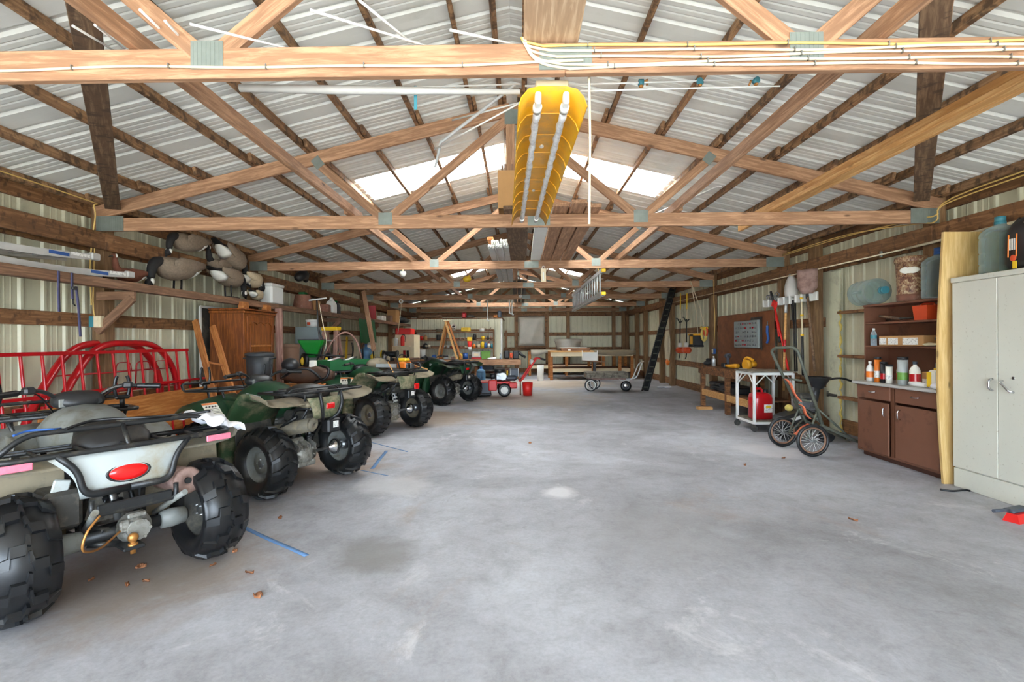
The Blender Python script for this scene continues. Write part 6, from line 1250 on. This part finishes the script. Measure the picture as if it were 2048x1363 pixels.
M().box((.21, .07, (CZ + HZ) / 2), (.015, 1.26, HZ - CZ)).build('back_panel', 'brown_paint', hu); M().box((.07, .07, HZ - .012), (.30, 1.30, .024), bev=.003).build('top_panel', 'brown_paint', hu)
for z in (1.52, 1.25): M().box((.07, .07, z), (.28, 1.24, .02), bev=.003).build('shelf_board', 'brown_paint', hu)
# things on the hutch
HT = HZ + .002
carboy('clear water bottle lying on its side on the brown hutch', (4.22, 6.16, HT), R(-97), lying=True, capm='teal', k=1.12, group='five-gallon water bottles'); carboy('clear water bottle upright on the brown hutch beside the camouflage bucket', (4.20, 4.98, HT), R(70), capm='blue', k=1.06, group='five-gallon water bottles')
cb_ = thing('camo_bucket', 'camouflage print bucket with oval badge on the brown hutch', 'bucket', (4.2, 5.33, HT)); cb_.scale = (1.02, 1.02, 1.14); M().lathe([(.001, 0), (.115, 0), (.12, .06), (.135, .38), (.001, .38)], 28).build('bucket_body', 'camo_print', cb_); M().lathe([(.118, 0), (.124, .0), (.126, .06), (.12, .06)], 28).build('base_band', 'clay', cb_); M().lathe([(.142, .36), (.146, .38), (.14, .41), (.001, .415)], 28).build('lid', 'camo_print', cb_); M().ball((-.085, -.088, .28), (.012, .085, .035), mat=rotz(R(45))).build('badge', 'paper', cb_)
bk = thing('black_basket', 'black basket beside the plywood strip on the brown hutch', 'basket', (4.27, 4.80, HT + .40)); bk.location = (4.2, 4.74, HT + .0)
M().loft([[(a * math.cos(q), a * math.sin(q), z) for q in [k * math.pi / 10 for k in range(20)]] for a, z in ((.08, .0), (.10, .5), (.09, .5), (.075, .02))], caps=False).build('basket_wall', 'black_plastic', bk)
for k in range(4): M().torus((0, 0, .35 + .05 * k), .1, .008, 'Z', 20, 6).build('basket_hoop', 'black_plastic', bk)
S1, S2, S3 = 1.532, 1.262, CZ + .006
rbx = thing('red_funnel_box', 'orange-red plastic scoop box on the upper hutch shelf', 'box', (4.22, 5.15, S1)); M().loft([[(x * a, y * b, z) for x, y in ((-1, -1), (1, -1), (1, 1), (-1, 1))] for a, b, z in ((.07, .08, 0), (.08, .095, .15))], smooth=False).build('body', 'orange_red', rbx); M().tube(fillet([(0, -.1, .14), (0, -.08, .17), (0, .06, .17), (0, .08, .14)], .02), .01, 6).build('handle', 'orange_red', rbx)
cl_ = thing('hedge_shears', 'wooden-handled shears lying on the upper hutch shelf', 'shears', (4.2, 5.48, S1 + .02))
for s in (-1, 1): M().tube([(0, 0, .01), (-.04 * s, .26, .03 + .02 * s)], .014, 8).build('handle', 'old_wood', cl_); M().tube([(0, 0, .01), (.02 * s, -.2, .012)], [.016, .004], 6).build('blade', 'dusty_black', cl_)
wb_ = can('small_water_bottle', 'small clear water bottle with blue label on the hutch shelf', 'bottle', (4.12, 5.78, S2), .032, .2, 'clear_plastic', 'white_paint', None, 'bottle'); M().lathe([(.0325, .08), (.0325, .12)], 16).build('label_band', 'teal', wb_)
dbx = thing('drawer_box', 'long wooden box with three paper labels on the hutch shelf', 'box', (4.2, 5.36, S2)); M().box((0, 0, .055), (.2, .62, .11), bev=.005).build('box_body', 'cardboard', dbx)
for y, w in ((.25, .1), (.1, .14), (-.14, .2)): M().box((-.102, y, .05), (.004, w, .075)).build('paper_label', 'label_mix', dbx)
tag(M().ball((0, 0, .05), (.07, .12, .05)).box((-.02, .0, .06), (.1, .2, .09), bev=.03).build('white_towel', 'white_cloth', None, (4.18, 4.82, S2)), 'folded white towel at the right end of the hutch shelf', 'towel')
tag(M().ball((0, 0, .018), (.05, .12, .018)).ball((.02, .06, .02), (.04, .06, .02)).build('work_glove', 'cream', None, (4.14, 5.0, S2)), 'pale work glove lying on the hutch shelf beside the towel', 'glove')
tag(M().tube(curve([(0, -.08, .03), (0, -.03, .07), (0, .03, .04), (0, .08, .08)], 5), .012, 6).build('pliers', 'steel', None, (4.22, 5.05, S2 + .02)), 'steel pliers resting behind the glove on the hutch shelf', 'pliers')
for k_, (y, r_, h, mt, cp, shp, lb, bm_) in enumerate(((5.70, .035, .2, 'white_paint', 'white_paint', 'bottle', 'white bottle with orange label at the left of the hutch counter', 'orange'), (5.58, .03, .22, 'orange', 'black_plastic', 'can', 'orange spray can with black cap on the hutch counter', 'label_mix'), (5.49, .03, .18, 'black_plastic', 'black_plastic', 'can', 'black spray can on the hutch counter', 'red_paint'),
        (5.41, .03, .16, 'paper', 'black_plastic', 'can', 'short white spray can with black cap on the hutch counter', 'label_mix'), (5.36, .03, .2, 'cream', 'cream', 'bottle', 'slim cream bottle behind the short white spray can', 'orange_red'), (5.22, .042, .23, 'pale_plastic', 'black_plastic', 'can', 'tall pale green can with black cap on the hutch counter', 'bright_green'), (5.06, .042, .22, 'paper', 'charcoal_blue', 'bottle', 'white aerosol bottle with red band on the hutch counter', 'red_paint'))):
    t = can('spray_bottle', lb, 'can', (4.02 if k_ != 4 else 4.1, y, S3), r_, h, mt, cp, None, shp); t.scale = (1.12, 1.12, 1.14); M().lathe([(r_ + .0006, h * .2), (r_ + .0006, h * .5)], 18).build('label_band', bm_, t)
yj = thing('sprayer_jug', 'yellow and white jug with bent spout at the right of the counter', 'jug', (4.0, 4.78, S3)); M().box((0, 0, .09), (.09, .12, .18), bev=.02).build('jug_body', 'paper', yj); M().box((-.046, .03, .09), (.004, .05, .14)).build('jug_label', 'yellow', yj); M().tube(curve([(0, 0, .18), (0, 0, .24), (0, -.05, .28), (0, -.13, .27)], 5), .008, 6).build('spout', 'clear_plastic', yj); M().cyl((0, 0, .175), (0, 0, .2), .02).build('cap', 'yellow', yj)
cbx = box_thing('brown_carton', 'small brown carton with white label on the hutch counter', 'carton', (4.12, 4.95, S3), (.12, .16, .15), 'cardboard'); M().box((-.062, 0, .05), (.004, .13, .06)).build('carton_label', 'label_mix', cbx)
tag(M().tube([(0, -.1, .025), (0, .02, .025), (0, .1, .03)], [.018, .03, .02], 10).build('caulk_tube', 'white_paint', None, (3.99, 4.99, S3)), 'white tube lying on the hutch counter before the carton', 'tube')
tag(M().ball((0, 0, .03), (.04, .07, .035)).ball((.01, -.05, .025), (.035, .04, .03)).build('paper_towel', 'white_cloth', None, (3.96, 4.72, S3)), 'crumpled white paper towel beside the yellow jug', 'paper towel')
# plywood strip and white cabinet
pw = M(); 
pts = [(3.90 - .035 * math.sin(math.pi * t * 1.15), 4.60 + .01 * math.sin(3 * t), 2.32 * t) for t in [i / 12 for i in range(13)]]
pw.loft([[(p[2], p[1] - 4.612, -p[0]), (p[2], p[1] - 4.612, -4.42), (p[2], p[1] - 4.588, -4.42), (p[2], p[1] - 4.588, -p[0])] for p in pts], smooth=False)
tag(pw.build('plywood_strip', 'pine_pale', None, (0, 4.6, 0), (0, R(-90), 0)), 'tall pale plywood strip standing between the hutch and the white cabinet', 'plywood')
wcb = thing('white_steel_cabinet', 'tall chipped white steel cabinet at the right edge', 'cabinet', (4.18, 4.06, 0)); CH = 1.885
M().box((.01, 0, CH / 2), (.46, .96, CH - .02), bev=.004).build('cabinet_body', 'white_steel', wcb); M().box((0, 0, CH - .02), (.49, .98, .045), bev=.006).build('top_cap', 'white_steel', wcb); M().box((-.225, 0, .085), (.02, .95, .17), bev=.004).build('kick_panel', 'white_steel', wcb)
for y, w in ((.265, .42), (-.21, .52)):
    d_ = M().box((-.232, y, 1.01), (.018, w, 1.66), bev=.004).build('door', 'white_steel', wcb); hy = .265 - .17 if y > 0 else -.02
    pa = [(-.242, hy, 1.0), (-.275, hy, .99), (-.275, hy, .92), (-.242, hy, .905)] if y > 0 else [(-.242, hy + .03, .99), (-.275, hy + .02, .985), (-.275, hy - .05, .915), (-.242, hy - .06, .905)]
    M().tube(fillet(pa, .02), .009, 8).build('door_handle', 'chrome', d_)
    if y < 0: M().cyl((-.24, -.08, 1.02), (-.247, -.08, 1.02), .012).build('lock', 'chrome', d_)
carboy('clear water bottle with a moulded handle on the white cabinet', (4.13, 4.28, CH + .004), R(60), capm='teal', k=1.03, group='five-gallon water bottles'); carboy('blue-capped water bottle behind the feed bag on the white cabinet', (4.31, 3.98, CH + .004), R(0), capm='blue', k=1.03, group='five-gallon water bottles')
fbag = thing('feed_bag', 'black and red printed feed bag lying on the white cabinet', 'bag', (4.06, 3.885, CH + .004), R(0))
M().loft([[(a * math.copysign(abs(math.cos(q)) ** .6, math.cos(q)), b * math.copysign(abs(math.sin(q)) ** .6, math.sin(q)), z + .012 * math.sin(4 * q + z * 20)) for q in [k * math.pi / 10 for k in range(20)]] for a, b, z in ((.09, .22, 0.012), (.10, .25, .06), (.10, .25, .2), (.09, .23, .3), (.06, .2, .37), (.02, .17, .42))]).build('bag_body', 'black_plastic', fbag)
M().sheet([[(-.106 + .012 * math.sin(u * 3), -.02 - .2 * u, .05 + .2 * v + .05 * u) for v in (0, .5, 1)] for u in (0, .25, .5, .75, 1)], .004).build('red_panel', 'bright_red', fbag)
for y in (.15, .085): M().tube(curve([(-.10, y, .28), (-.108, y - .005, .2), (-.106, y + .0, .1)], 4), .005, 6).build('orange_border', 'orange', fbag)
for k in range(3): M().box((-.106, .135 - .018 * k, .2), (.004, .010, .09)).build('letter_row', 'paper', fbag)
M().ball((-.106, .11, .09), (.006, .026, .026)).build('round_logo', 'orange_red', fbag); M().box((-.104, .1, .035), (.006, .03, .06)).build('yellow_mark', 'yellow', fbag); M().box((-.055, -.04, .375), (.01, .2, .04), rot=roty(R(40))).build('white_tag', 'paper', fbag)
# floor bits by the cabinet
tag(M().tube(curve([at(1880, 978, Z=.008), at(1905, 981, Z=.008), at(1930, 979, Z=.008), at(1940, 981, Z=.008)], 5), .009, 6).build('rubber_cord', 'rubber_clean'), 'short black rubber cord on the floor before the white cabinet', 'cord')
db = thing('dust_brush', 'red bristled hand brush with dark back at the right frame edge', 'brush', at(2040, 1040, Z=0), R(20)); M().box((0, .02, .075), (.2, .07, .03), bev=.01).build('brush_back', 'charcoal_blue', db); M().loft([[(x, y, z) for x, y in ((-a, -b), (a, -b), (a, b), (-a, b))] for a, b, z in ((.11, .05, .0), (.095, .03, .06))], smooth=False).build('bristles', 'bright_red', db); M().tube([(-.09, .02, .08), (-.25, .03, .09)], .013, 8).build('handle', 'charcoal_blue', db)

# things hanging on the far right wall
def trimmer(label, px, X=4.3):
    a_ = at(px, 586, X=X); b_ = at(px - 1, 700, X=X); t = thing('string_trimmer', label, 'string trimmer', b_, 0, 'string trimmers on the right wall'); h = a_ - b_
    M().tube([(0, 0, .1), h * .55], .014, 8).build('lower_shaft', 'black_metal', t); M().tube([h * .55, h * .72], .014, 8).build('pale_shaft', 'cream', t); M().tube([h * .72, h], .014, 8).build('upper_shaft', 'yellow', t)
    M().box((0, 0, .0), (.2, .26, .16), bev=.05).build('engine_cover', 'orange_red', t); M().cyl((0, 0, .08), (0, 0, .2), .05).build('clutch_housing', 'white_paint', t); M().tube(fillet([(0, -.2, .78), (0, 0, .72), (0, .2, .86), (0, .3, .86)], .05), .014, 8).build('loop_handle', 'black_plastic', t); M().tube(curve([(0, 0, -.08), (0, .04, -.18), (0, .1, -.22)], 4), .014, 6).build('fuel_hose', 'rubber_clean', t)
trimmer('orange string trimmer hanging left of a pair on the right wall', 1361); trimmer('orange string trimmer hanging right of a pair on the right wall', 1374)
rd = thing('jobsite_radio', 'yellow and black boxy radio hanging on the right wall', 'radio', at(1392, 680, X=4.3)); M().box((0, 0, 0), (.24, .34, .3), bev=.03).build('case', 'black_plastic', rd); M().box((-.125, -.03, 0), (.02, .18, .2), bev=.01).build('front_panel', 'tool_yellow', rd)
for y in (-.16, .16):
    for z in (-.14, .14): M().box((0, y, z), (.26, .05, .05), bev=.015).build('bumper', 'tool_yellow' if z > 0 else 'black_plastic', rd)
rc = thing('cord_reel', 'coiled orange and yellow cord hanging on the right wall', 'cord', at(1408, 665, X=4.34)); M().torus((0, 0, -.04), .14, .03, 'X', 24, 8).build('coil', 'foam', rc); M().torus((0, -.1, .02), .1, .02, 'X', 20, 8).build('coil', 'orange_red', rc); M().tube([(0, .15, .12), (0, .0, .1), (0, -.16, .1)], .04, 8).build('wrap', 'yellow', rc)
rp = thing('rope_hank', 'pale rope hank hanging on the far right post', 'rope', at(1335, 660, X=4.3))
for k in range(5): M().tube(curve([(0, .1 - .05 * k, .0), (-.03, .16 - .06 * k, -.4), (0, .1 - .05 * k, -.85), (.02, .02 - .04 * k, -.4), (0, .06 - .04 * k, .0)], 6), .018, 6).build('rope_loop', 'rope', rp)
M().ball((0, .0, -.92), (.05, .12, .1)).build('orange_tag', 'orange', rp)
pk = thing('black_pouch', 'small black pouch hanging beside the dark rack rail', 'pouch', at(1317, 692, X=4.38)); M().ball((0, 0, 0), (.06, .12, .16)).build('pouch_body', 'black_plastic', pk); M().tube([(0, 0, .1), (0, .02, .3)], .01, 6).build('strap', 'black_plastic', pk)
for k_, x in enumerate((0, .5)): tag(M().ball((0, 0, .02), (.12, .08, .025)).build('foam_lump', 'white_cloth', None, at(1322 + 13 * k_, 775, Z=0)), ('white foam scrap on the floor by the far right posts, left one', 'white foam scrap on the floor by the far right posts, right one')[k_], 'scrap')
rp2 = thing('pull_rope', 'two pale ropes running from a truss down the right wall', 'rope', (0, 0, 0))
M().tube([at(1381, 562, Y=11.3), at(1392, 620, X=4.28), at(1396, 668, X=4.28)], .009, 6).build('rope', 'rope', rp2); M().tube([at(1381, 562, Y=11.3), at(1400, 615, X=4.28), at(1408, 650, X=4.28)], .009, 6).build('rope', 'rope', rp2)
cw = thing('wall_conduit', 'pale conduit following the right wall under the eave', 'conduit', (0, 0, 0))
M().tube(curve([V(4.36, .5, 2.38), V(4.36, 2.2, 2.37), V(4.36, 3.8, 2.36), V(4.36, 5.6, 2.35)], 5), .014, 8).build('near_pipe', 'cable_white', cw); M().tube([V(4.36, 5.6, 2.35), V(4.36, 9, 2.37), V(4.36, 14, 2.4)], .009, 8).build('far_pipe', 'cable_white', cw)
for y in (3.9, 6.0, 8.0): M().box((4.37, y, 2.36), (.02, .03, .07), bev=.003).build('clip', 'galv', cw)
ec = thing('eave_cable', 'pair of tan cables looping along the right eave board', 'cable', (0, 0, 0))
for k in range(2): M().tube(curve([V(4.36, 1.0, 2.74 + .03 * k), V(4.36, 3.4, 2.75 + .03 * k), V(4.36, 5.0, 2.72 + .03 * k), V(4.34, 5.18, 2.62 - .06 * k), V(4.33, 5.45, 2.64 - .05 * k), V(4.35, 6.6, 2.7 + .02 * k), V(4.36, 8.2, 2.72 + .02 * k)], 6), .007, 6).build('cable', 'cable_yellow', ec)
# ---------------------------------------------------------------- overhead: light fixture, stored boards, cables, rods
CT = 2.701
fx = thing('light_fixture', 'yellowed double-tube light fixture hanging under the roof trusses', 'light fixture', (.135, 3.58, 2.545), R(1.6))
L = 2.44; sec = [(-.165, -.085), (-.15, -.04), (-.115, .0), (-.06, .012), (.06, .012), (.115, .0), (.15, -.04), (.165, -.085)]
M().sheet([[(x, -L / 2 + L * i / 8, z) for x, z in sec] for i in range(9)], .004).build('reflector', 'fixture_yellow', fx)
for i in range(1, 9): y = -L / 2 + L * i / 9; M().tube([(x * .985, y, z - .004) for x, z in sec], .004, 5).build('reflector_rib', 'fixture_yellow', fx)
M().box((0, 0, .035), (.16, L * .98, .045), bev=.006).build('ballast_box', 'cream', fx)
for s in (-1, 1):
    n = 40; M().tube([(s * .068 + .0025 * math.sin(i * 1.9), -L / 2 + .14 + (L - .2) * i / n, -.045 + .0025 * math.cos(i * 1.9)) for i in range(n + 1)], [.019 + .003 * math.sin(i * 2.4) for i in range(n + 1)], 10).build('lamp_tube', 'tube_glass', fx)
    for e in (-1, 1): M().box((s * .068, e * (L / 2 - .05), -.03), (.03, .07, .06), bev=.008).cyl((s * .068, e * (L / 2 - .08), -.045), (s * .068, e * (L / 2 - .13), -.045), .023).build('tube_holder', 'white_paint', fx)
for y in (-.5, .4): M().ball((0, y, .008), (.014, .03, .004)).build('cover_screw', 'white_paint', fx)
tag(beam('stored_plank', (.155, .2, CT + .03), (.155, 2.3, CT + .03), .25, .05, 'pale_board'), 'wide pale plank lying on the chord above the light fixture', 'plank')
tag(beam('yellow_plank', (2.79, .3, CT + .07), (2.79, 6.25, CT + .07), .045, .14, 'pine'), 'long fresh yellow plank lying on the trusses at the right', 'plank')
tag(beam('yellow_plank', (2.72, .9, CT + .02), (2.72, 5.9, CT + .02), .09, .038, 'pine'), 'second fresh plank lying flat against the long yellow one', 'plank')
for k_, (x, w, mt, y0, y1, lb) in enumerate(((-.02, .27, 'old_wood', 5.1, 8.6, 'wide grey-brown board stored on the trusses behind the fixture'), (.27, .16, 'white_paint', 5.1, 8.7, 'white board stored on the trusses behind the fixture'), (.44, .15, 'truss_wood', 5.0, 8.5, 'tan board stored on the trusses, left of three'), (.61, .15, 'truss_wood', 4.9, 8.45, 'tan board stored on the trusses, middle of three'), (.78, .15, 'truss_wood', 5.05, 8.42, 'tan board stored on the trusses, right of three'))):
    tag(beam('stored_board', (x, y0, CT + .022), (x + .02, y1, CT + .022), w, .04, mt), lb, 'board')
for k_, (x, y0, lb) in enumerate(((.52, 5.2, 'upper tan board stacked on the stored boards, left one'), (.70, 5.15, 'upper tan board stacked on the stored boards, right one'))): tag(beam('stored_board', (x, y0, CT + .065), (x, y0 + 2.6, CT + .065), .14, .04, 'truss_wood'), lb, 'board')
cbx_ = thing('carton_of_trim', 'tall open carton of brown trim strips resting on the second truss', 'box', (-.12, 5.36, CT + .044)); 
for x, y, sx_, sy in ((-.09, 0, .008, .3), (.09, 0, .008, .3), (0, -.15, .18, .008), (0, .15, .18, .008)): M().box((x, y, .2), (sx_, sy, .4)).build('carton_wall', 'cardboard', cbx_)
for k in range(4): M().box((-.05 + .035 * k, -.03 * (k % 2), .28), (.02, .12, .42), bev=.003).build('trim_strip', 'brown_plastic', cbx_)
for k_, (x, w, z) in enumerate(((-.40, .10, 0), (-.285, .10, .0), (-.17, .10, 0), (-.35, .1, .065), (-.22, .1, .065))):
    t = thing('siding_bundle', 'white siding strips stored on the trusses, %s' % ('lower left bundle', 'lower middle bundle', 'lower right bundle', 'upper left bundle', 'upper right bundle')[k_], 'siding', (x, 9.3, CT + .001 + z), 0, 'white siding bundles'); L2 = 4.1 + .1 * (k_ % 3)
    M().sheet([[(-w / 2, y, .012), (-w / 2, y, .058), (0, y, .05), (w / 2, y, .058), (w / 2, y, .012)] for y in (-L2 / 2, 0, L2 / 2)], .004).build('outer_strip', 'white_paint', t); M().box((0, .05, .025), (w - .012, L2, .045), bev=.004).build('inner_strip', 'pale_plastic', t)
    for j in range(3): M().box((-.03 + .03 * j, -L2 / 2 - .02, .03), (.014, .06, .04), rot=rotx(.3 * (j - 1))).build('strip_end', 'white_paint', t)
for k_, (p0, p1, lb) in enumerate(((( .2, 7.4, 'x'), (0, 0, 0), ''),)): pass
tag(beam('stud_end', (-.42, 7.3, CT + .16), (-.38, 9.4, CT + .16), .09, .045, 'orange_wood'), 'orange stud lying on top of the white siding bundles', 'stud')
# extension ladder hung on edge
el = thing('extension_ladder', 'aluminium extension ladder hung on edge below the trusses', 'ladder', (1.45, 8.65, 2.36)); LL = 4.7
for z in (-.2, .2):
    for dx in (0, .05): beam('side_rail', (dx, 0, z), (dx - .0, LL, z), .03, .07, 'dull_alu', el)
for i in range(15): M().tube([(0, .15 + i * .31, -.2), (0, .15 + i * .31, .2)], .016, 8).build('rung', 'alu', el)
for z in (-.2, .2): M().box((.03, -.03, z), (.08, .06, .06), bev=.012).build('rubber_foot', 'yellow', el)
M().tube(curve([(0, .2, .2), (-.02, .25, .28), (.0, .3, .34)], 4), .012, 6).build('hanger_rope', 'cable_yellow', el); M().tube(curve([(0, 3.0, .2), (0, 2.95, .34)], 3), .012, 6).build('hanger_rope', 'cable_yellow', el)
th = thing('thermometer', 'white hanging thermometer board on the third truss', 'thermometer', at(1087, 550, Y=8.31)); M().box((0, 0, 0), (.085, .012, .23), bev=.004).build('board', 'cream', th); M().torus((0, -.005, .13), .022, .006, 'Y', 16, 6).build('hanging_loop', 'white_paint', th); M().box((0, -.008, -.02), (.02, .004, .14)).build('scale', 'white_paint', th)
tag(M().tube(curve([(.335, 2.31, 2.58), (.338, 2.31, 2.3), (.335, 2.31, 2.1), (.332, 2.31, 1.885)], 4), .006, 6).build('dangling_rope', 'cable_white'), 'white pull cord hanging beside the light fixture', 'cord')
# cables stapled to the first truss
def cable(label, z0, x0, x1, mt, ph, start=None, y=2.243):
    pts = [(x, y, z0 + .006 * math.sin(2.6 * x + ph) + .004 * math.sin(6.1 * x + 2 * ph)) for x in [x0 + (x1 - x0) * i / 40 for i in range(41)]]
    t = thing('stapled_cable', label, 'cable', (0, 0, 0), 0, 'cables on the first truss')
    M().tube((curve(start + [pts[0]], 5)[:-1] if start else []) + pts, .006, 8).build('cable', mt, t)
    n = int((x1 - x0) / .45)
    for i in range(n): x = x0 + .2 + i * .45; z = z0 + .006 * math.sin(2.6 * x + ph) + .004 * math.sin(6.1 * x + 2 * ph); M().box((x, y - .006, z), (.004, .012, .022)).build('staple', 'steel', t)
cable('single pale cable along the left half of the first truss', 2.605, -4.5, .3, 'cable_white', 0)
SP = [V(.02, 2.24, 2.72), V(.03, 2.235, 2.69)]
for k_, (z, mt, lb) in enumerate(((2.675, 'cable_yellow', 'yellow cable highest on the right half of the first truss'), (2.655, 'cable_white', 'white cable second from the top on the first truss'), (2.63, 'cable_white', 'white cable third from the top on the first truss'), (2.60, 'cable_white', 'white cable fourth from the top on the first truss'), (2.58, 'cable_white', 'white cable lowest on the right half of the first truss'))):
    cable(lb, z, .12 + .03 * k_, 4.4, mt, k_ * 1.3, [V(.02 + .004 * k_, 2.242, 2.72), V(.03 + .006 * k_, 2.24, 2.70 - .012 * k_), V(.06 + .014 * k_, 2.243, z + .02)])
# rods and poles lying over the chords
def rod(label, a_, b_, r=.007, mt='white_paint', name='fibreglass_rod', cat='rod'): return tag(M().cyl(a_, b_, r, r * .7, n=8).build(name, mt), label, cat)
rz_ = 2.86
for k_, (p, q_, Ya, Yb, lb) in enumerate(((( 620, 20), (905, 108), 2.0, 2.35, 'white rod sloping over the first truss left of the plank'), ((718, 0), (850, 108), 2.0, 2.4, 'white rod crossing another above the first truss'), ((900, 60), (1045, 92), 2.1, 2.3, 'short white rod pointing at the stored plank'), ((380, 48), (620, 108), 2.05, 2.4, 'white rod rising left of the joint plate'), ((280, 20), (372, 108), 2.1, 2.5, 'white rod lying steeply over the left web'), ((330, 42), (392, 108), 2.1, 2.5, 'second white rod over the left web'), ((146, 52), (240, 108), 2.1, 2.5, 'white rod beside the left brace'), ((190, 50), (262, 108), 2.1, 2.5, 'thin white rod right of the left brace'))):
    rod(lb, at(*p, Y=Ya), at(*q_, Y=Yb), .006)
rod('white bent rod crossing under the stored gear to the fixture', at(905, 240, Y=3.2), at(1040, 205, Y=2.6), .006); rod('long white rod sloping from the fixture toward the second truss', at(870, 298, Y=3.4), at(1036, 208, Y=2.6), .006)
tag(M().tube([at(870, 335, Y=3.4), at(882, 284, Y=3.35), at(1030, 170, Y=2.6)], .008, 8).build('bent_wire', 'alu'), 'bent silver wire hanging left of the light fixture', 'wire')
tag(M().tube([at(480, 176, Y=2.42), at(700, 180, Y=2.42), at(1040, 184, Y=2.42)], [.018, .022, .012], 10).build('grey_pole', 'dull_alu'), 'long grey pole lying behind the first truss', 'pole')
for k_, (a_, b_, lb) in enumerate((((600, 182), (1040, 168), 'thin white fishing rod just below the first truss chord'), ((1050, 172), (1520, 158), 'thin white rod under the right half of the first truss'), ((1160, 182), (1560, 172), 'second thin white rod under the right half of the first truss'))):
    rod(lb, at(*a_, Y=2.46), at(*b_, Y=2.46), .005)
for k_, px in enumerate((1282, 1400, 1512)):
    t = thing('fishing_reel', 'teal and brown fishing reel under the first truss, %s of three' % ('left', 'middle', 'right')[k_], 'reel', at(px, 165 - k_ * 2, Y=2.46), k_, 'fishing reels under the first truss'); M().cyl((-.012, 0, 0), (.012, 0, 0), .016, n=14).build('spool', 'teal', t); M().tube([(0, 0, 0), (.03, 0, .012), (.032, .01, -.01)], .005, 6).build('crank', 'brass', t); M().ball((.0, .0, -.018), (.012, .01, .008)).build('bracket', 'brass', t)
tag(M().box((0, 0, 0), (.016, .006, .12), bev=.002).build('blue_clip', 'teal', None, at(831, 195, Y=2.46)), 'small teal strip hanging below the first truss', 'clip')
# hooks, bulbs and boards further back
for k_, (px, y0, y1, Y, lb) in enumerate(((975, 599, 636, 14.43, 'white drop pipe hanging above the storage room'), (1019, 599, 622, 14.43, 'white hook rod hanging right of centre, left of two'), (1024, 599, 624, 14.43, 'white hook rod hanging right of centre, right of two'))):
    t = thing('drop_pipe', lb, 'pipe', at(px, y0, Y=Y)); d = at(px, y1, Y=Y) - t.location; M().tube([(0, 0, .0), d], .016, 8).build('pipe', 'white_paint', t); M().tube([d, d + V(0, 0, -.06), d + V(.05, 0, -.08)], .02, 8).build('hook_end', 'white_paint', t)
for k_, (px, py, Y, lb) in enumerate(((806, 548, 8.3, 'round white insulator knob under the third truss'), (1041, 593, 14.3, 'white lamp holder under the fifth truss'))): t = thing('lamp_holder', lb, 'lamp holder', at(px, py, Y=Y)); M().lathe([(.001, .05), (.05, .045), (.06, .01), (.04, -.02), (.02, -.04), (.001, -.04)], 18).build('holder_base', 'white_paint', t); M().cyl((0, 0, .04), (0, 0, .08), .012).build('stem', 'cream', t)
tag(M().ball((0, 0, 0), (.1, .08, .07)).ball((.05, 0, .05), (.04, .04, .05)).build('yellow_lamp', 'yellow', None, at(934, 558, Y=11.4)), 'yellow work lamp sitting on the fourth truss', 'lamp')
g3 = thing('stored_gutters', 'dark gutters stored on the trusses toward the back', 'gutter', (.02, 14.4, CT))
for x in (-.13, 0, .13): M().sheet([[(x - .05, y, .09), (x - .045, y, .012), (x + .045, y, .012), (x + .05, y, .09)] for y in (-3.2, 0, 3.2)], .004).build('gutter_length', 'dusty_black', g3)
tag(beam('white_lath', at(1440, 372, Y=5.55), at(1300, 432, Y=7.4), .05, .012, 'white_paint'), 'white lath lying on the right runner behind the second truss', 'lath')
